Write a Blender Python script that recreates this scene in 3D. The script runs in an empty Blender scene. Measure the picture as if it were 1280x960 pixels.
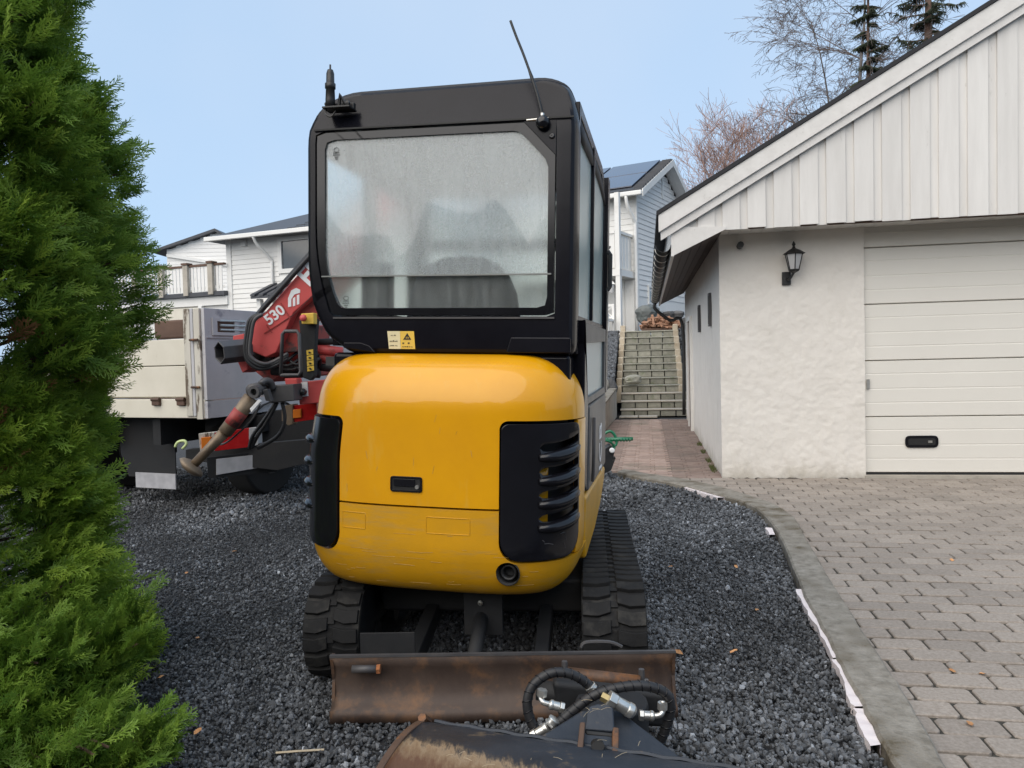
import bpy, bmesh, math, random
import numpy as np
from mathutils import noise as mnoise, Vector, Matrix, Euler
random.seed(7); rng = np.random.default_rng(7)
SC = bpy.context.scene
COL = SC.collection
R = math.radians
# ---------------------------------------------------------------- camera
FPX, CH = 961.0, 1.40
PITCH, ROLL = math.atan(34 / 961), R(-1.43)
cd = bpy.data.cameras.new('camera'); cam = bpy.data.objects.new('camera', cd); COL.objects.link(cam)
cd.sensor_width = 36; cd.lens = 36 * FPX / 1280; cd.clip_end = 2000; cd.clip_start = .05
cam.matrix_world = Matrix.Translation((0, 0, CH)) @ Matrix.Rotation(math.pi/2 - PITCH, 4, 'X') @ Matrix.Rotation(ROLL, 4, 'Z')
SC.camera = cam
SC.render.resolution_x, SC.render.resolution_y = 1024, 768
# ---------------------------------------------------------------- sky, sun, exposure
SUN_EL, SUN_AZ = R(45), R(216)       # azimuth clockwise from +Y : behind the viewer, a little to the left
w = bpy.data.worlds.new('World'); SC.world = w; w.use_nodes = True
nt = w.node_tree; bg = nt.nodes['Background']
sky = nt.nodes.new('ShaderNodeTexSky'); sky.sky_type = 'NISHITA'; sky.sun_disc = False
sky.sun_elevation = SUN_EL; sky.sun_rotation = SUN_AZ; sky.air_density = 1.0; sky.dust_density = 1.2; sky.ozone_density = 1.2
mx = nt.nodes.new('ShaderNodeMix'); mx.data_type = 'RGBA'; mx.inputs['Factor'].default_value = .72
nt.links.new(sky.outputs[0], mx.inputs['A']); mx.inputs['B'].default_value = (3.8, 5.55, 7.7, 1)
ctc = nt.nodes.new('ShaderNodeTexCoord'); cn = nt.nodes.new('ShaderNodeTexNoise'); cn.inputs['Scale'].default_value = 1.6; cn.inputs['Detail'].default_value = 4; nt.links.new(ctc.outputs['Generated'], cn.inputs['Vector'])
cm = nt.nodes.new('ShaderNodeMapRange'); cm.inputs['From Min'].default_value = .35; cm.inputs['From Max'].default_value = .7; cm.inputs['To Min'].default_value = 0; cm.inputs['To Max'].default_value = .4; nt.links.new(cn.outputs[0], cm.inputs['Value'])
mc = nt.nodes.new('ShaderNodeMix'); mc.data_type = 'RGBA'; nt.links.new(cm.outputs[0], mc.inputs['Factor']); nt.links.new(mx.outputs['Result'], mc.inputs['A']); mc.inputs['B'].default_value = (5.0, 5.6, 6.6, 1)
nt.links.new(mc.outputs['Result'], bg.inputs['Color']); bg.inputs['Strength'].default_value = .09
sd = bpy.data.lights.new('sun', 'SUN'); sd.energy = 2.3; sd.angle = R(85); sd.color = (1, .885, .74)
sun = bpy.data.objects.new('sun', sd); COL.objects.link(sun)
sdir = Vector((math.sin(SUN_AZ) * math.cos(SUN_EL), math.cos(SUN_AZ) * math.cos(SUN_EL), math.sin(SUN_EL)))
sun.rotation_euler = sdir.to_track_quat('Z', 'Y').to_euler(); sun.location = (0, 0, 30)
SC.view_settings.view_transform = 'Standard'; SC.view_settings.look = 'None'
SC.view_settings.gamma = 1; SC.view_settings.exposure = 0.66
SC.render.engine = 'CYCLES'
SC.cycles.max_bounces = 10; SC.cycles.transmission_bounces = 8; SC.cycles.transparent_max_bounces = 12
# ---------------------------------------------------------------- picture -> place
_f = Vector((0, math.cos(PITCH), -math.sin(PITCH))); _r0 = Vector((1, 0, 0)); _u0 = _r0.cross(_f)
_r = _r0 * math.cos(ROLL) + _u0 * math.sin(ROLL); _u = -_r0 * math.sin(ROLL) + _u0 * math.cos(ROLL)
CP = Vector((0, 0, CH))
def ray(px, py): return _r * ((px - 640) / FPX) - _u * ((py - 480) / FPX) + _f
def D(px, py, Y): d = ray(px, py); return CP + d * (Y / d.y)
def G(px, py, z=0.0): d = ray(px, py); return CP + d * ((z - CH) / d.z)
class Frame:
    def __init__(s, O, yaw, tilt=0):
        a, t = R(yaw), R(tilt)
        x0 = Vector((math.cos(a), -math.sin(a), 0)); z0 = Vector((0, 0, 1))
        s.O = Vector(O); s.y = Vector((math.sin(a), math.cos(a), 0))
        s.x = x0 * math.cos(t) - z0 * math.sin(t); s.z = z0 * math.cos(t) + x0 * math.sin(t)
    def __call__(s, x, y, z=0): return s.O + s.x * x + s.y * y + s.z * z
    def M(s, x=0, y=0, z=0):
        m = Matrix((s.x, s.y, s.z)).transposed().to_4x4(); m.translation = s(x, y, z); return m
    def L(s, px, py, yl):   # local (x, z) where the pixel meets the plane y = yl
        d = ray(px, py); k = (yl - (CP - s.O).dot(s.y)) / d.dot(s.y); p = CP + d * k - s.O
        return p.dot(s.x), p.dot(s.z)
    def LX(s, px, py, xl):
        d = ray(px, py); k = (xl - (CP - s.O).dot(s.x)) / d.dot(s.x); p = CP + d * k - s.O
        return p.dot(s.y), p.dot(s.z)
WF = Frame((0, 0, 0), 0)
# ---------------------------------------------------------------- materials
def mat(name, c1, c2=None, scale=4, rough=.6, rvar=.12, bump=0., bscale=None, metal=0, coat=0, rnd=0, detail=6,
        stretch=(1, 1, 1), c3=None, s3=2, t3=.62, w3=.1, inst=False, attr=None, ior=1.5, st3=(1, 1, 1), spec=.5, coat_rough=.08):
    m = bpy.data.materials.new(name); m.use_nodes = True; n = m.node_tree.nodes; l = m.node_tree.links
    b = n['Principled BSDF']
    tc = n.new('ShaderNodeTexCoord'); mp = n.new('ShaderNodeMapping'); mp.inputs['Scale'].default_value = stretch
    oi = n.new('ShaderNodeObjectInfo')
    ad = n.new('ShaderNodeVectorMath'); ad.operation = 'ADD'
    sc = n.new('ShaderNodeVectorMath'); sc.operation = 'SCALE'; sc.inputs[0].default_value = (37, 17, 51)
    l.new(oi.outputs['Random'], sc.inputs['Scale']); l.new(tc.outputs['Object'], ad.inputs[0]); l.new(sc.outputs[0], ad.inputs[1])
    l.new(ad.outputs[0], mp.inputs[0])
    nz = n.new('ShaderNodeTexNoise'); nz.inputs['Scale'].default_value = scale; nz.inputs['Detail'].default_value = detail
    nz.inputs['Roughness'].default_value = .62
    l.new(mp.outputs[0], nz.inputs['Vector'])
    cr = n.new('ShaderNodeValToRGB'); cr.color_ramp.elements[0].position = .32; cr.color_ramp.elements[1].position = .68
    cr.color_ramp.elements[0].color = (*c1, 1); cr.color_ramp.elements[1].color = (*(c2 or c1), 1)
    l.new(nz.outputs[0], cr.inputs[0]); out = cr.outputs[0]
    if c3:
        mp2 = n.new('ShaderNodeMapping'); mp2.inputs['Scale'].default_value = st3; l.new(ad.outputs[0], mp2.inputs[0])
        n3 = n.new('ShaderNodeTexNoise'); n3.inputs['Scale'].default_value = s3; n3.inputs['Detail'].default_value = 9; n3.inputs['Roughness'].default_value = .68
        l.new(mp2.outputs[0], n3.inputs['Vector'])
        mr = n.new('ShaderNodeMapRange'); mr.inputs['From Min'].default_value = t3; mr.inputs['From Max'].default_value = t3 + w3
        l.new(n3.outputs[0], mr.inputs['Value'])
        m3 = n.new('ShaderNodeMix'); m3.data_type = 'RGBA'; l.new(mr.outputs[0], m3.inputs['Factor'])
        l.new(out, m3.inputs['A']); m3.inputs['B'].default_value = (*c3, 1); out = m3.outputs['Result']
    if rnd or inst or attr:
        hs = n.new('ShaderNodeHueSaturation'); rr = n.new('ShaderNodeMapRange')
        if inst or attr:
            at = n.new('ShaderNodeAttribute'); at.attribute_type = 'INSTANCER' if inst else 'GEOMETRY'; at.attribute_name = 'tint'
            l.new(at.outputs['Fac'], hs.inputs['Value'])
        else:
            l.new(oi.outputs['Random'], rr.inputs['Value']); rr.inputs['To Min'].default_value = 1 - rnd; rr.inputs['To Max'].default_value = 1 + rnd
            l.new(rr.outputs[0], hs.inputs['Value'])
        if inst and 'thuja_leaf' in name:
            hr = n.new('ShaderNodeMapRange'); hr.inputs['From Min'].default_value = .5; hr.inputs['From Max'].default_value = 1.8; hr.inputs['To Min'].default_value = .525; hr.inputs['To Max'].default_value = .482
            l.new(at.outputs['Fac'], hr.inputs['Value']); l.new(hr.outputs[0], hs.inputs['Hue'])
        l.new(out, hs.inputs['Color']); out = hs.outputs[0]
    l.new(out, b.inputs['Base Color'])
    r = n.new('ShaderNodeMapRange'); r.inputs['To Min'].default_value = max(.02, rough - rvar); r.inputs['To Max'].default_value = min(1, rough + rvar)
    l.new(nz.outputs[0], r.inputs['Value']); l.new(r.outputs[0], b.inputs['Roughness'])
    b.inputs['Metallic'].default_value = metal; b.inputs['Coat Weight'].default_value = coat; b.inputs['Coat Roughness'].default_value = coat_rough
    b.inputs['Specular IOR Level'].default_value = spec
    if bump:
        bz = n.new('ShaderNodeTexNoise'); bz.inputs['Scale'].default_value = bscale or scale * 3; bz.inputs['Detail'].default_value = 8
        l.new(mp.outputs[0], bz.inputs['Vector'])
        bp = n.new('ShaderNodeBump'); bp.inputs['Strength'].default_value = min(1, bump * 10); bp.inputs['Distance'].default_value = .02 * min(1, bump * 2 + .2)
        l.new(bz.outputs[0], bp.inputs['Height']); l.new(bp.outputs[0], b.inputs['Normal'])
    return m
YEL = mat('yellow_paint', (.74, .35, .002), (.66, .30, .002), 3, .34, .08, coat=.55, spec=.3, c3=(.66, .38, .05), s3=9, t3=.56, w3=.25, st3=(1, 1, .25), coat_rough=.045)
YEL2 = mat('worn_yellow_paint', (.64, .31, .006), (.54, .27, .01), 5, .42, .1, coat=.15, spec=.35, c3=(.42, .26, .07), s3=7, t3=.50, w3=.25, st3=(.5, 1, 3), bump=.006, bscale=3, coat_rough=.2)
BLK = mat('black_gloss_plastic', (.006, .006, .008), (.008, .008, .011), 6, .16, .05, spec=.45, c3=(.02, .02, .02), s3=30, t3=.7)
CABK = mat('black_cab_paint', (.006, .006, .009), (.009, .009, .013), 5, .22, .05, spec=.2, c3=(.012, .012, .016), s3=60, t3=.62, w3=.2, bump=.006, bscale=150)
ROOFK = mat('dusty_black_roof_plastic', (.014, .016, .022), (.022, .026, .034), 8, .62, .1, c3=(.06, .065, .075), s3=40, t3=.58, w3=.3, bump=.01, bscale=200)
SCRM = mat('paint_scratch', (.50, .34, .12), (.30, .18, .05), 30, .7)
RUB = mat('rubber_seal', (.012, .012, .013), None, 5, .7)
DOORG = mat('dark_grey_door_paint', (.075, .077, .08), (.06, .062, .066), 5, .4, .1, c3=(.12, .12, .12), s3=12, t3=.62)
TRK = mat('track_rubber', (.010, .010, .011), (.018, .018, .018), 9, .75, .1, bump=.05, bscale=30, c3=(.085, .08, .07), s3=5, t3=.54, w3=.3, spec=.25)
STL = mat('dark_steel', (.009, .010, .012), (.018, .018, .019), 6, .7, .15, metal=.1, bump=.02, bscale=40)
BKTM = mat('worn_dark_blue_steel', (.018, .024, .034), (.035, .042, .055), 7, .5, .15, metal=.3, bump=.03, bscale=35, c3=(.13, .10, .07), s3=14, t3=.60, w3=.12)
RUST = mat('rusty_steel', (.055, .033, .024), (.12, .07, .045), 6, .62, .12, metal=.25, bump=.04, bscale=30, c3=(.28, .11, .03), s3=7, t3=.53, w3=.14)
BLADEM = mat('rusty_brown_blade_steel', (.042, .027, .022), (.085, .058, .044), 5, .62, .1, metal=.15, bump=.03, bscale=26, c3=(.20, .10, .045), s3=8, t3=.50, w3=.28, stretch=(1, 1, .6))
ORUST = mat('orange_rust', (.24, .08, .03), (.36, .14, .05), 18, .9, .05, bump=.1, bscale=40)
WORN = mat('worn_bucket_rust_band', (.20, .10, .05), (.42, .30, .19), 9, .85, .08, bump=.06, bscale=45, stretch=(1, 1, 1), c3=(.55, .45, .33), s3=16, t3=.55, w3=.12)
HOSE = mat('rubber_hydraulic_hose', (.014, .014, .016), (.022, .022, .024), 30, .5, .08)
ZINC = mat('zinc_fitting', (.55, .54, .50), (.68, .67, .64), 30, .32, .12, metal=.85, bump=.01, bscale=60)
CHROM = mat('bright_metal', (.7, .7, .72), None, 5, .2, metal=1)
WINT = mat('cab_interior_plastic', (.04, .042, .046), (.05, .052, .056), 5, .7)
SEATM = mat('seat_fabric', (.02, .022, .026), (.03, .033, .038), 8, .85)
PLAST = mat('cream_render', (.72, .68, .62), (.77, .73, .67), 3, .9, .05, bump=.12, bscale=11, c3=(.60, .56, .49), s3=1.4, t3=.56, w3=.25)
GWOOD = mat('weathered_white_board', (.62, .60, .57), (.70, .68, .65), 9, .7, .08, stretch=(1, 1, .12), bump=.03, bscale=30, c3=(.42, .40, .37), s3=14, t3=.64, w3=.16, rnd=.05, st3=(1, 1, .3))
GWOODH = mat('weathered_white_bargeboard', (.63, .61, .58), (.71, .69, .66), 9, .7, .08, bump=.03, bscale=30, c3=(.44, .42, .38), s3=20, t3=.62, w3=.16)
SOFD = mat('dark_stained_soffit', (.045, .033, .03), (.065, .048, .042), 6, .7, stretch=(1, .2, 1), rnd=.2)
GDOOR = mat('cream_door_steel', (.73, .70, .635), (.75, .72, .655), 2, .42, .05, bump=.012, bscale=160)
BLKM = mat('black_metal', (.012, .012, .013), (.02, .02, .02), 10, .45, .1, bump=.01)
ROOFF = mat('black_roof_felt', (.015, .015, .017), (.025, .025, .028), 12, .8, bump=.03)
CONC = mat('aged_concrete', (.155, .138, .11), (.31, .285, .245), 20, .85, .08, bump=.10, bscale=70, detail=10, c3=(.10, .08, .05), s3=5, t3=.50, w3=.14)
CONL = mat('light_concrete', (.36, .33, .28), (.46, .42, .36), 4, .9, .06, bump=.04, bscale=25, c3=(.28, .26, .22), s3=3, t3=.55)
PINKW = mat('pinkish_white_mortar', (.68, .60, .60), (.76, .70, .69), 20, .85, bump=.05, bscale=50)
PAV = mat('grey_brown_paver', (.225, .19, .158), (.33, .288, .25), 70, .85, .08, bump=.05, bscale=90, rnd=.13, c3=(.15, .13, .11), s3=9, t3=.66, w3=.15)
PAVS = mat('grey_brown_pavers', (.225, .19, .158), (.33, .288, .25), 60, .85, .08, bump=.05, bscale=90, attr=True, c3=(.15, .135, .115), s3=1.2, t3=.56, w3=.2)
PAVR = mat('reddish_pavers', (.235, .165, .135), (.32, .245, .21), 12, .88, .06, bump=.04, bscale=60, attr=True, c3=(.15, .13, .10), s3=1.3, t3=.52, w3=.2)
JOINT = mat('joint_sand', (.028, .026, .02), (.05, .046, .036), 30, .95, bump=.05, c3=(.05, .065, .03), s3=3, t3=.64)
GRAV = mat('dark_gravel_bed', (.018, .018, .02), (.05, .05, .053), 60, .85, bump=.15, bscale=80)
STONE = mat('crushed_stone', (.056, .060, .066), (.118, .124, .133), 8, .62, .15, inst=True, bump=.05, bscale=40)
ASPH = mat('old_asphalt', (.035, .035, .037), (.06, .06, .06), 40, .85, bump=.08, bscale=90)
SOIL = mat('hillside_soil', (.05, .055, .03), (.10, .09, .06), 6, .95, bump=.1)
STEPM = mat('mossy_step_block', (.21, .205, .17), (.31, .30, .25), 9, .9, .05, bump=.08, bscale=25, rnd=.2, c3=(.13, .16, .08), s3=5, t3=.55, w3=.2)
OCH = mat('ochre_edging_stone', (.38, .31, .22), (.48, .42, .33), 7, .9, bump=.06, rnd=.15)
DSTN = mat('dark_boulder', (.05, .05, .055), (.12, .12, .12), 5, .8, bump=.1, rnd=.25)
LEAF = mat('thuja_leaf', (.10, .19, .026), (.17, .26, .034), 3, .55, .08, inst=True, spec=.35)
def add_trans(m, k):
    n = m.node_tree.nodes; l = m.node_tree.links; b = n['Principled BSDF']; src = b.inputs['Base Color'].links[0].from_socket
    t = n.new('ShaderNodeBsdfTranslucent'); l.new(src, t.inputs[0]); x = n.new('ShaderNodeMixShader'); x.inputs[0].default_value = k; o = n['Material Output']
    l.new(b.outputs[0], x.inputs[1]); l.new(t.outputs[0], x.inputs[2]); l.new(x.outputs[0], o.inputs[0])
add_trans(LEAF, .38)
BRKB = mat('thuja_bark', (.10, .06, .04), (.16, .10, .065), 12, .95, bump=.1)
BROWNL = mat('dead_thuja_spray', (.22, .10, .04), (.30, .15, .06), 5, .85, inst=True)
BIRCH = mat('birch_bark', (.10, .09, .085), (.22, .20, .19), 8, .9)
TWIG = mat('bare_twig', (.12, .095, .085), (.16, .125, .11), 3, .95)
TWIGR = mat('reddish_bare_twig', (.30, .19, .16), (.38, .25, .20), 3, .95)
SPRU = mat('spruce_needles', (.022, .032, .018), (.045, .055, .028), 3, .9)
HSE = mat('white_house_paint', (.74, .73, .70), (.78, .77, .74), 3, .6, c3=(.66, .64, .60), s3=2, t3=.6)
HSEB = mat('pale_blue_grey_house_paint', (.78, .765, .735), (.82, .80, .77), 3, .6)
SLATE = mat('dark_roof_tile', (.035, .038, .045), (.06, .063, .072), 4, .55, rnd=.1)
SOLAR = mat('solar_panel_glass', (.012, .02, .05), (.015, .028, .065), 2, .12, .03, coat=.5)
WGL = mat('house_window_glass', (.05, .055, .06), (.08, .085, .09), 1, .08, .03, coat=.4)
CREAM = mat('cream_truck_paint', (.62, .58, .48), (.68, .64, .54), 3, .5, .1, c3=(.36, .31, .23), s3=5, t3=.60, w3=.22, st3=(1, 1, .3))
PEEL = mat('peeling_white_post_paint', (.50, .47, .40), (.60, .57, .50), 6, .7, bump=.04, c3=(.13, .10, .07), s3=9, t3=.54, w3=.05, stretch=(1, 1, .3), st3=(1, 1, .25))
GREYP = mat('lilac_grey_panel_paint', (.42, .42, .435), (.51, .50, .51), 3, .5, c3=(.26, .26, .29), s3=5, t3=.6)
RED = mat('crane_red_paint', (.60, .085, .08), (.52, .07, .065), 4, .5, .1, coat=.1, c3=(.30, .05, .04), s3=8, t3=.6, w3=.1)
REDD = mat('dirty_red_paint', (.28, .03, .028), (.36, .05, .04), 8, .5, c3=(.05, .03, .03), s3=5, t3=.52)
OUTR = mat('brown_grey_outrigger_metal', (.16, .12, .085), (.24, .18, .12), 9, .5, metal=.4, bump=.02)
GRM = mat('dark_grey_crane_metal', (.06, .06, .065), (.09, .085, .085), 9, .5, metal=.2, bump=.02)
RLAMP = mat('red_lamp_lens', (.42, .01, .012), (.5, .02, .02), 10, .18, coat=.5)
OLAMP = mat('orange_lamp_lens', (.8, .22, .03), None, 10, .2, coat=.5)
WLAMP = mat('clear_lamp_lens', (.5, .5, .5), None, 10, .2)
TYRE = mat('tyre_rubber', (.012, .012, .013), (.02, .02, .02), 10, .85, bump=.03)
WHT = mat('white_print', (.8, .8, .8), None, 3, .5)
YST = mat('yellow_sticker', (.75, .50, .06), (.7, .46, .08), 20, .5)
CST = mat('cream_sticker', (.70, .62, .38), None, 20, .5)
BPR = mat('black_print', (.01, .01, .01), None, 3, .6)
PLATE = mat('pale_plate', (.45, .45, .47), (.36, .36, .38), 12, .5, detail=1)
WOODB = mat('dark_old_timber', (.09, .05, .035), (.14, .085, .06), 6, .8, stretch=(.2, 1, 1), bump=.05)
GREEN = mat('green_garden_hose', (.01, .15, .07), (.015, .19, .09), 5, .35, coat=.3)
TARP = mat('grey_green_tarp', (.10, .115, .11), (.15, .16, .155), 4, .6, bump=.1, bscale=8)
FIRE = mat('orange_split_firewood', (.28, .13, .075), (.42, .25, .16), 20, .85, rnd=.2)
LEAFD = mat('fallen_orange_leaf', (.48, .20, .07), (.58, .33, .15), 30, .8, rnd=.3)
MOSS = mat('moss_tuft', (.07, .09, .025), (.11, .13, .04), 12, .95, bump=.1)
STRAW = mat('dry_straw', (.42, .34, .22), (.5, .42, .3), 8, .9)

def wear_mat():
    m = BKTM.copy(); m.name = 'worn_bucket_hull'; n = m.node_tree.nodes; l = m.node_tree.links; b = n['Principled BSDF']; src = b.inputs['Base Color'].links[0].from_socket
    at = n.new('ShaderNodeAttribute'); at.attribute_name = 'wear'; tc = n.new('ShaderNodeTexCoord'); mp = n.new('ShaderNodeMapping'); mp.inputs['Scale'].default_value = (4, 1.2, 1.2); mp.inputs['Rotation'].default_value = (0, 0, .2)
    l.new(tc.outputs['Object'], mp.inputs[0]); nz = n.new('ShaderNodeTexNoise'); nz.inputs['Scale'].default_value = 16; nz.inputs['Detail'].default_value = 8; nz.inputs['Roughness'].default_value = .7; l.new(mp.outputs[0], nz.inputs['Vector'])
    ma = n.new('ShaderNodeMath'); ma.operation = 'MULTIPLY_ADD'; l.new(nz.outputs[0], ma.inputs[0]); ma.inputs[1].default_value = .16; l.new(at.outputs['Fac'], ma.inputs[2])
    mr = n.new('ShaderNodeMapRange'); mr.inputs['From Min'].default_value = .05; mr.inputs['From Max'].default_value = .20; l.new(ma.outputs[0], mr.inputs['Value'])
    cr = n.new('ShaderNodeValToRGB'); e = cr.color_ramp.elements; e[0].position = .0; e[0].color = (.09, .07, .05, 1); e[1].position = 1; e[1].color = (.10, .05, .03, 1)
    for p_, c_ in ((.22, (.30, .22, .14, 1)), (.42, (.22, .145, .085, 1)), (.65, (.13, .065, .035, 1))): q = e.new(p_); q.color = c_
    l.new(mr.outputs[0], cr.inputs[0]); ms = n.new('ShaderNodeMapRange'); ms.inputs['From Min'].default_value = .045; ms.inputs['From Max'].default_value = .085; l.new(ma.outputs[0], ms.inputs['Value'])
    mx_ = n.new('ShaderNodeMix'); mx_.data_type = 'RGBA'; l.new(ms.outputs[0], mx_.inputs['Factor']); l.new(src, mx_.inputs['A']); l.new(cr.outputs[0], mx_.inputs['B']); l.new(mx_.outputs['Result'], b.inputs['Base Color'])
    return m
WEARM = wear_mat()
def fres(n, l):                     # same reflectance from both sides of a thin pane
    lw = n.new('ShaderNodeLayerWeight'); lw.inputs['Blend'].default_value = .5; p = n.new('ShaderNodeMath'); p.operation = 'POWER'; p.inputs[1].default_value = 4.0
    l.new(lw.outputs['Facing'], p.inputs[0]); m = n.new('ShaderNodeMath'); m.operation = 'MULTIPLY_ADD'; m.inputs[1].default_value = .9; m.inputs[2].default_value = .035; l.new(p.outputs[0], m.inputs[0]); return m.outputs[0]
def glass_mat(name, tint, fog, rough, ior=1.12, gloss=.03):
    m = bpy.data.materials.new(name); m.use_nodes = True; n = m.node_tree.nodes; l = m.node_tree.links; n.clear()
    o = n.new('ShaderNodeOutputMaterial')
    g = n.new('ShaderNodeBsdfPrincipled'); g.inputs['Base Color'].default_value = (*tint, 1); g.inputs['Transmission Weight'].default_value = 1
    g.inputs['Roughness'].default_value = rough; g.inputs['IOR'].default_value = ior
    gl = n.new('ShaderNodeBsdfGlossy'); gl.inputs['Roughness'].default_value = gloss
    tr = n.new('ShaderNodeBsdfTranslucent'); tr.inputs['Color'].default_value = (*tint, 1)
    df = n.new('ShaderNodeBsdfDiffuse'); df.inputs['Color'].default_value = (*[c * .88 for c in tint], 1)
    a1 = n.new('ShaderNodeMixShader'); a1.inputs[0].default_value = .75; l.new(tr.outputs[0], a1.inputs[1]); l.new(df.outputs[0], a1.inputs[2])
    tc = n.new('ShaderNodeTexCoord'); mp = n.new('ShaderNodeMapping'); mp.inputs['Scale'].default_value = (1, 1, .16)
    l.new(tc.outputs['Object'], mp.inputs[0])
    nz = n.new('ShaderNodeTexNoise'); nz.inputs['Scale'].default_value = 26; nz.inputs['Detail'].default_value = 8; l.new(mp.outputs[0], nz.inputs['Vector'])
    n2 = n.new('ShaderNodeTexNoise'); n2.inputs['Scale'].default_value = 170; n2.inputs['Detail'].default_value = 4; l.new(tc.outputs['Object'], n2.inputs['Vector'])
    ml = n.new('ShaderNodeMath'); ml.operation = 'MULTIPLY'; l.new(nz.outputs[0], ml.inputs[0]); l.new(n2.outputs[0], ml.inputs[1])
    mr = n.new('ShaderNodeMapRange'); mr.inputs['From Min'].default_value = .12; mr.inputs['From Max'].default_value = .42
    mr.inputs['To Min'].default_value = max(0, fog - .05); mr.inputs['To Max'].default_value = fog + .06
    l.new(ml.outputs[0], mr.inputs['Value'])
    a2 = n.new('ShaderNodeMixShader'); l.new(mr.outputs[0], a2.inputs[0]); l.new(g.outputs[0], a2.inputs[1]); l.new(a1.outputs[0], a2.inputs[2])
    a3 = n.new('ShaderNodeMixShader'); l.new(fres(n, l), a3.inputs[0]); l.new(a2.outputs[0], a3.inputs[1]); l.new(gl.outputs[0], a3.inputs[2])
    l.new(a3.outputs[0], o.inputs[0])
    return m
FROST = glass_mat('fogged_glass', (.93, .985, .99), .28, .22, ior=1.3)
TINTG = glass_mat('pale_green_fogged_glass', (.72, .90, .88), .95, .4, gloss=.22)

def clear_mat(name, k=.08):
    m = bpy.data.materials.new(name); m.use_nodes = True; n = m.node_tree.nodes; l = m.node_tree.links; n.clear()
    o = n.new('ShaderNodeOutputMaterial'); t = n.new('ShaderNodeBsdfTransparent'); t.inputs[0].default_value = (.92, .97, .96, 1); g = n.new('ShaderNodeBsdfGlossy'); g.inputs['Roughness'].default_value = .03
    x = n.new('ShaderNodeMixShader'); l.new(fres(n, l), x.inputs[0]); l.new(t.outputs[0], x.inputs[1]); l.new(g.outputs[0], x.inputs[2]); l.new(x.outputs[0], o.inputs[0]); return m
CLEARG = clear_mat('clear_window_glass')

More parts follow.
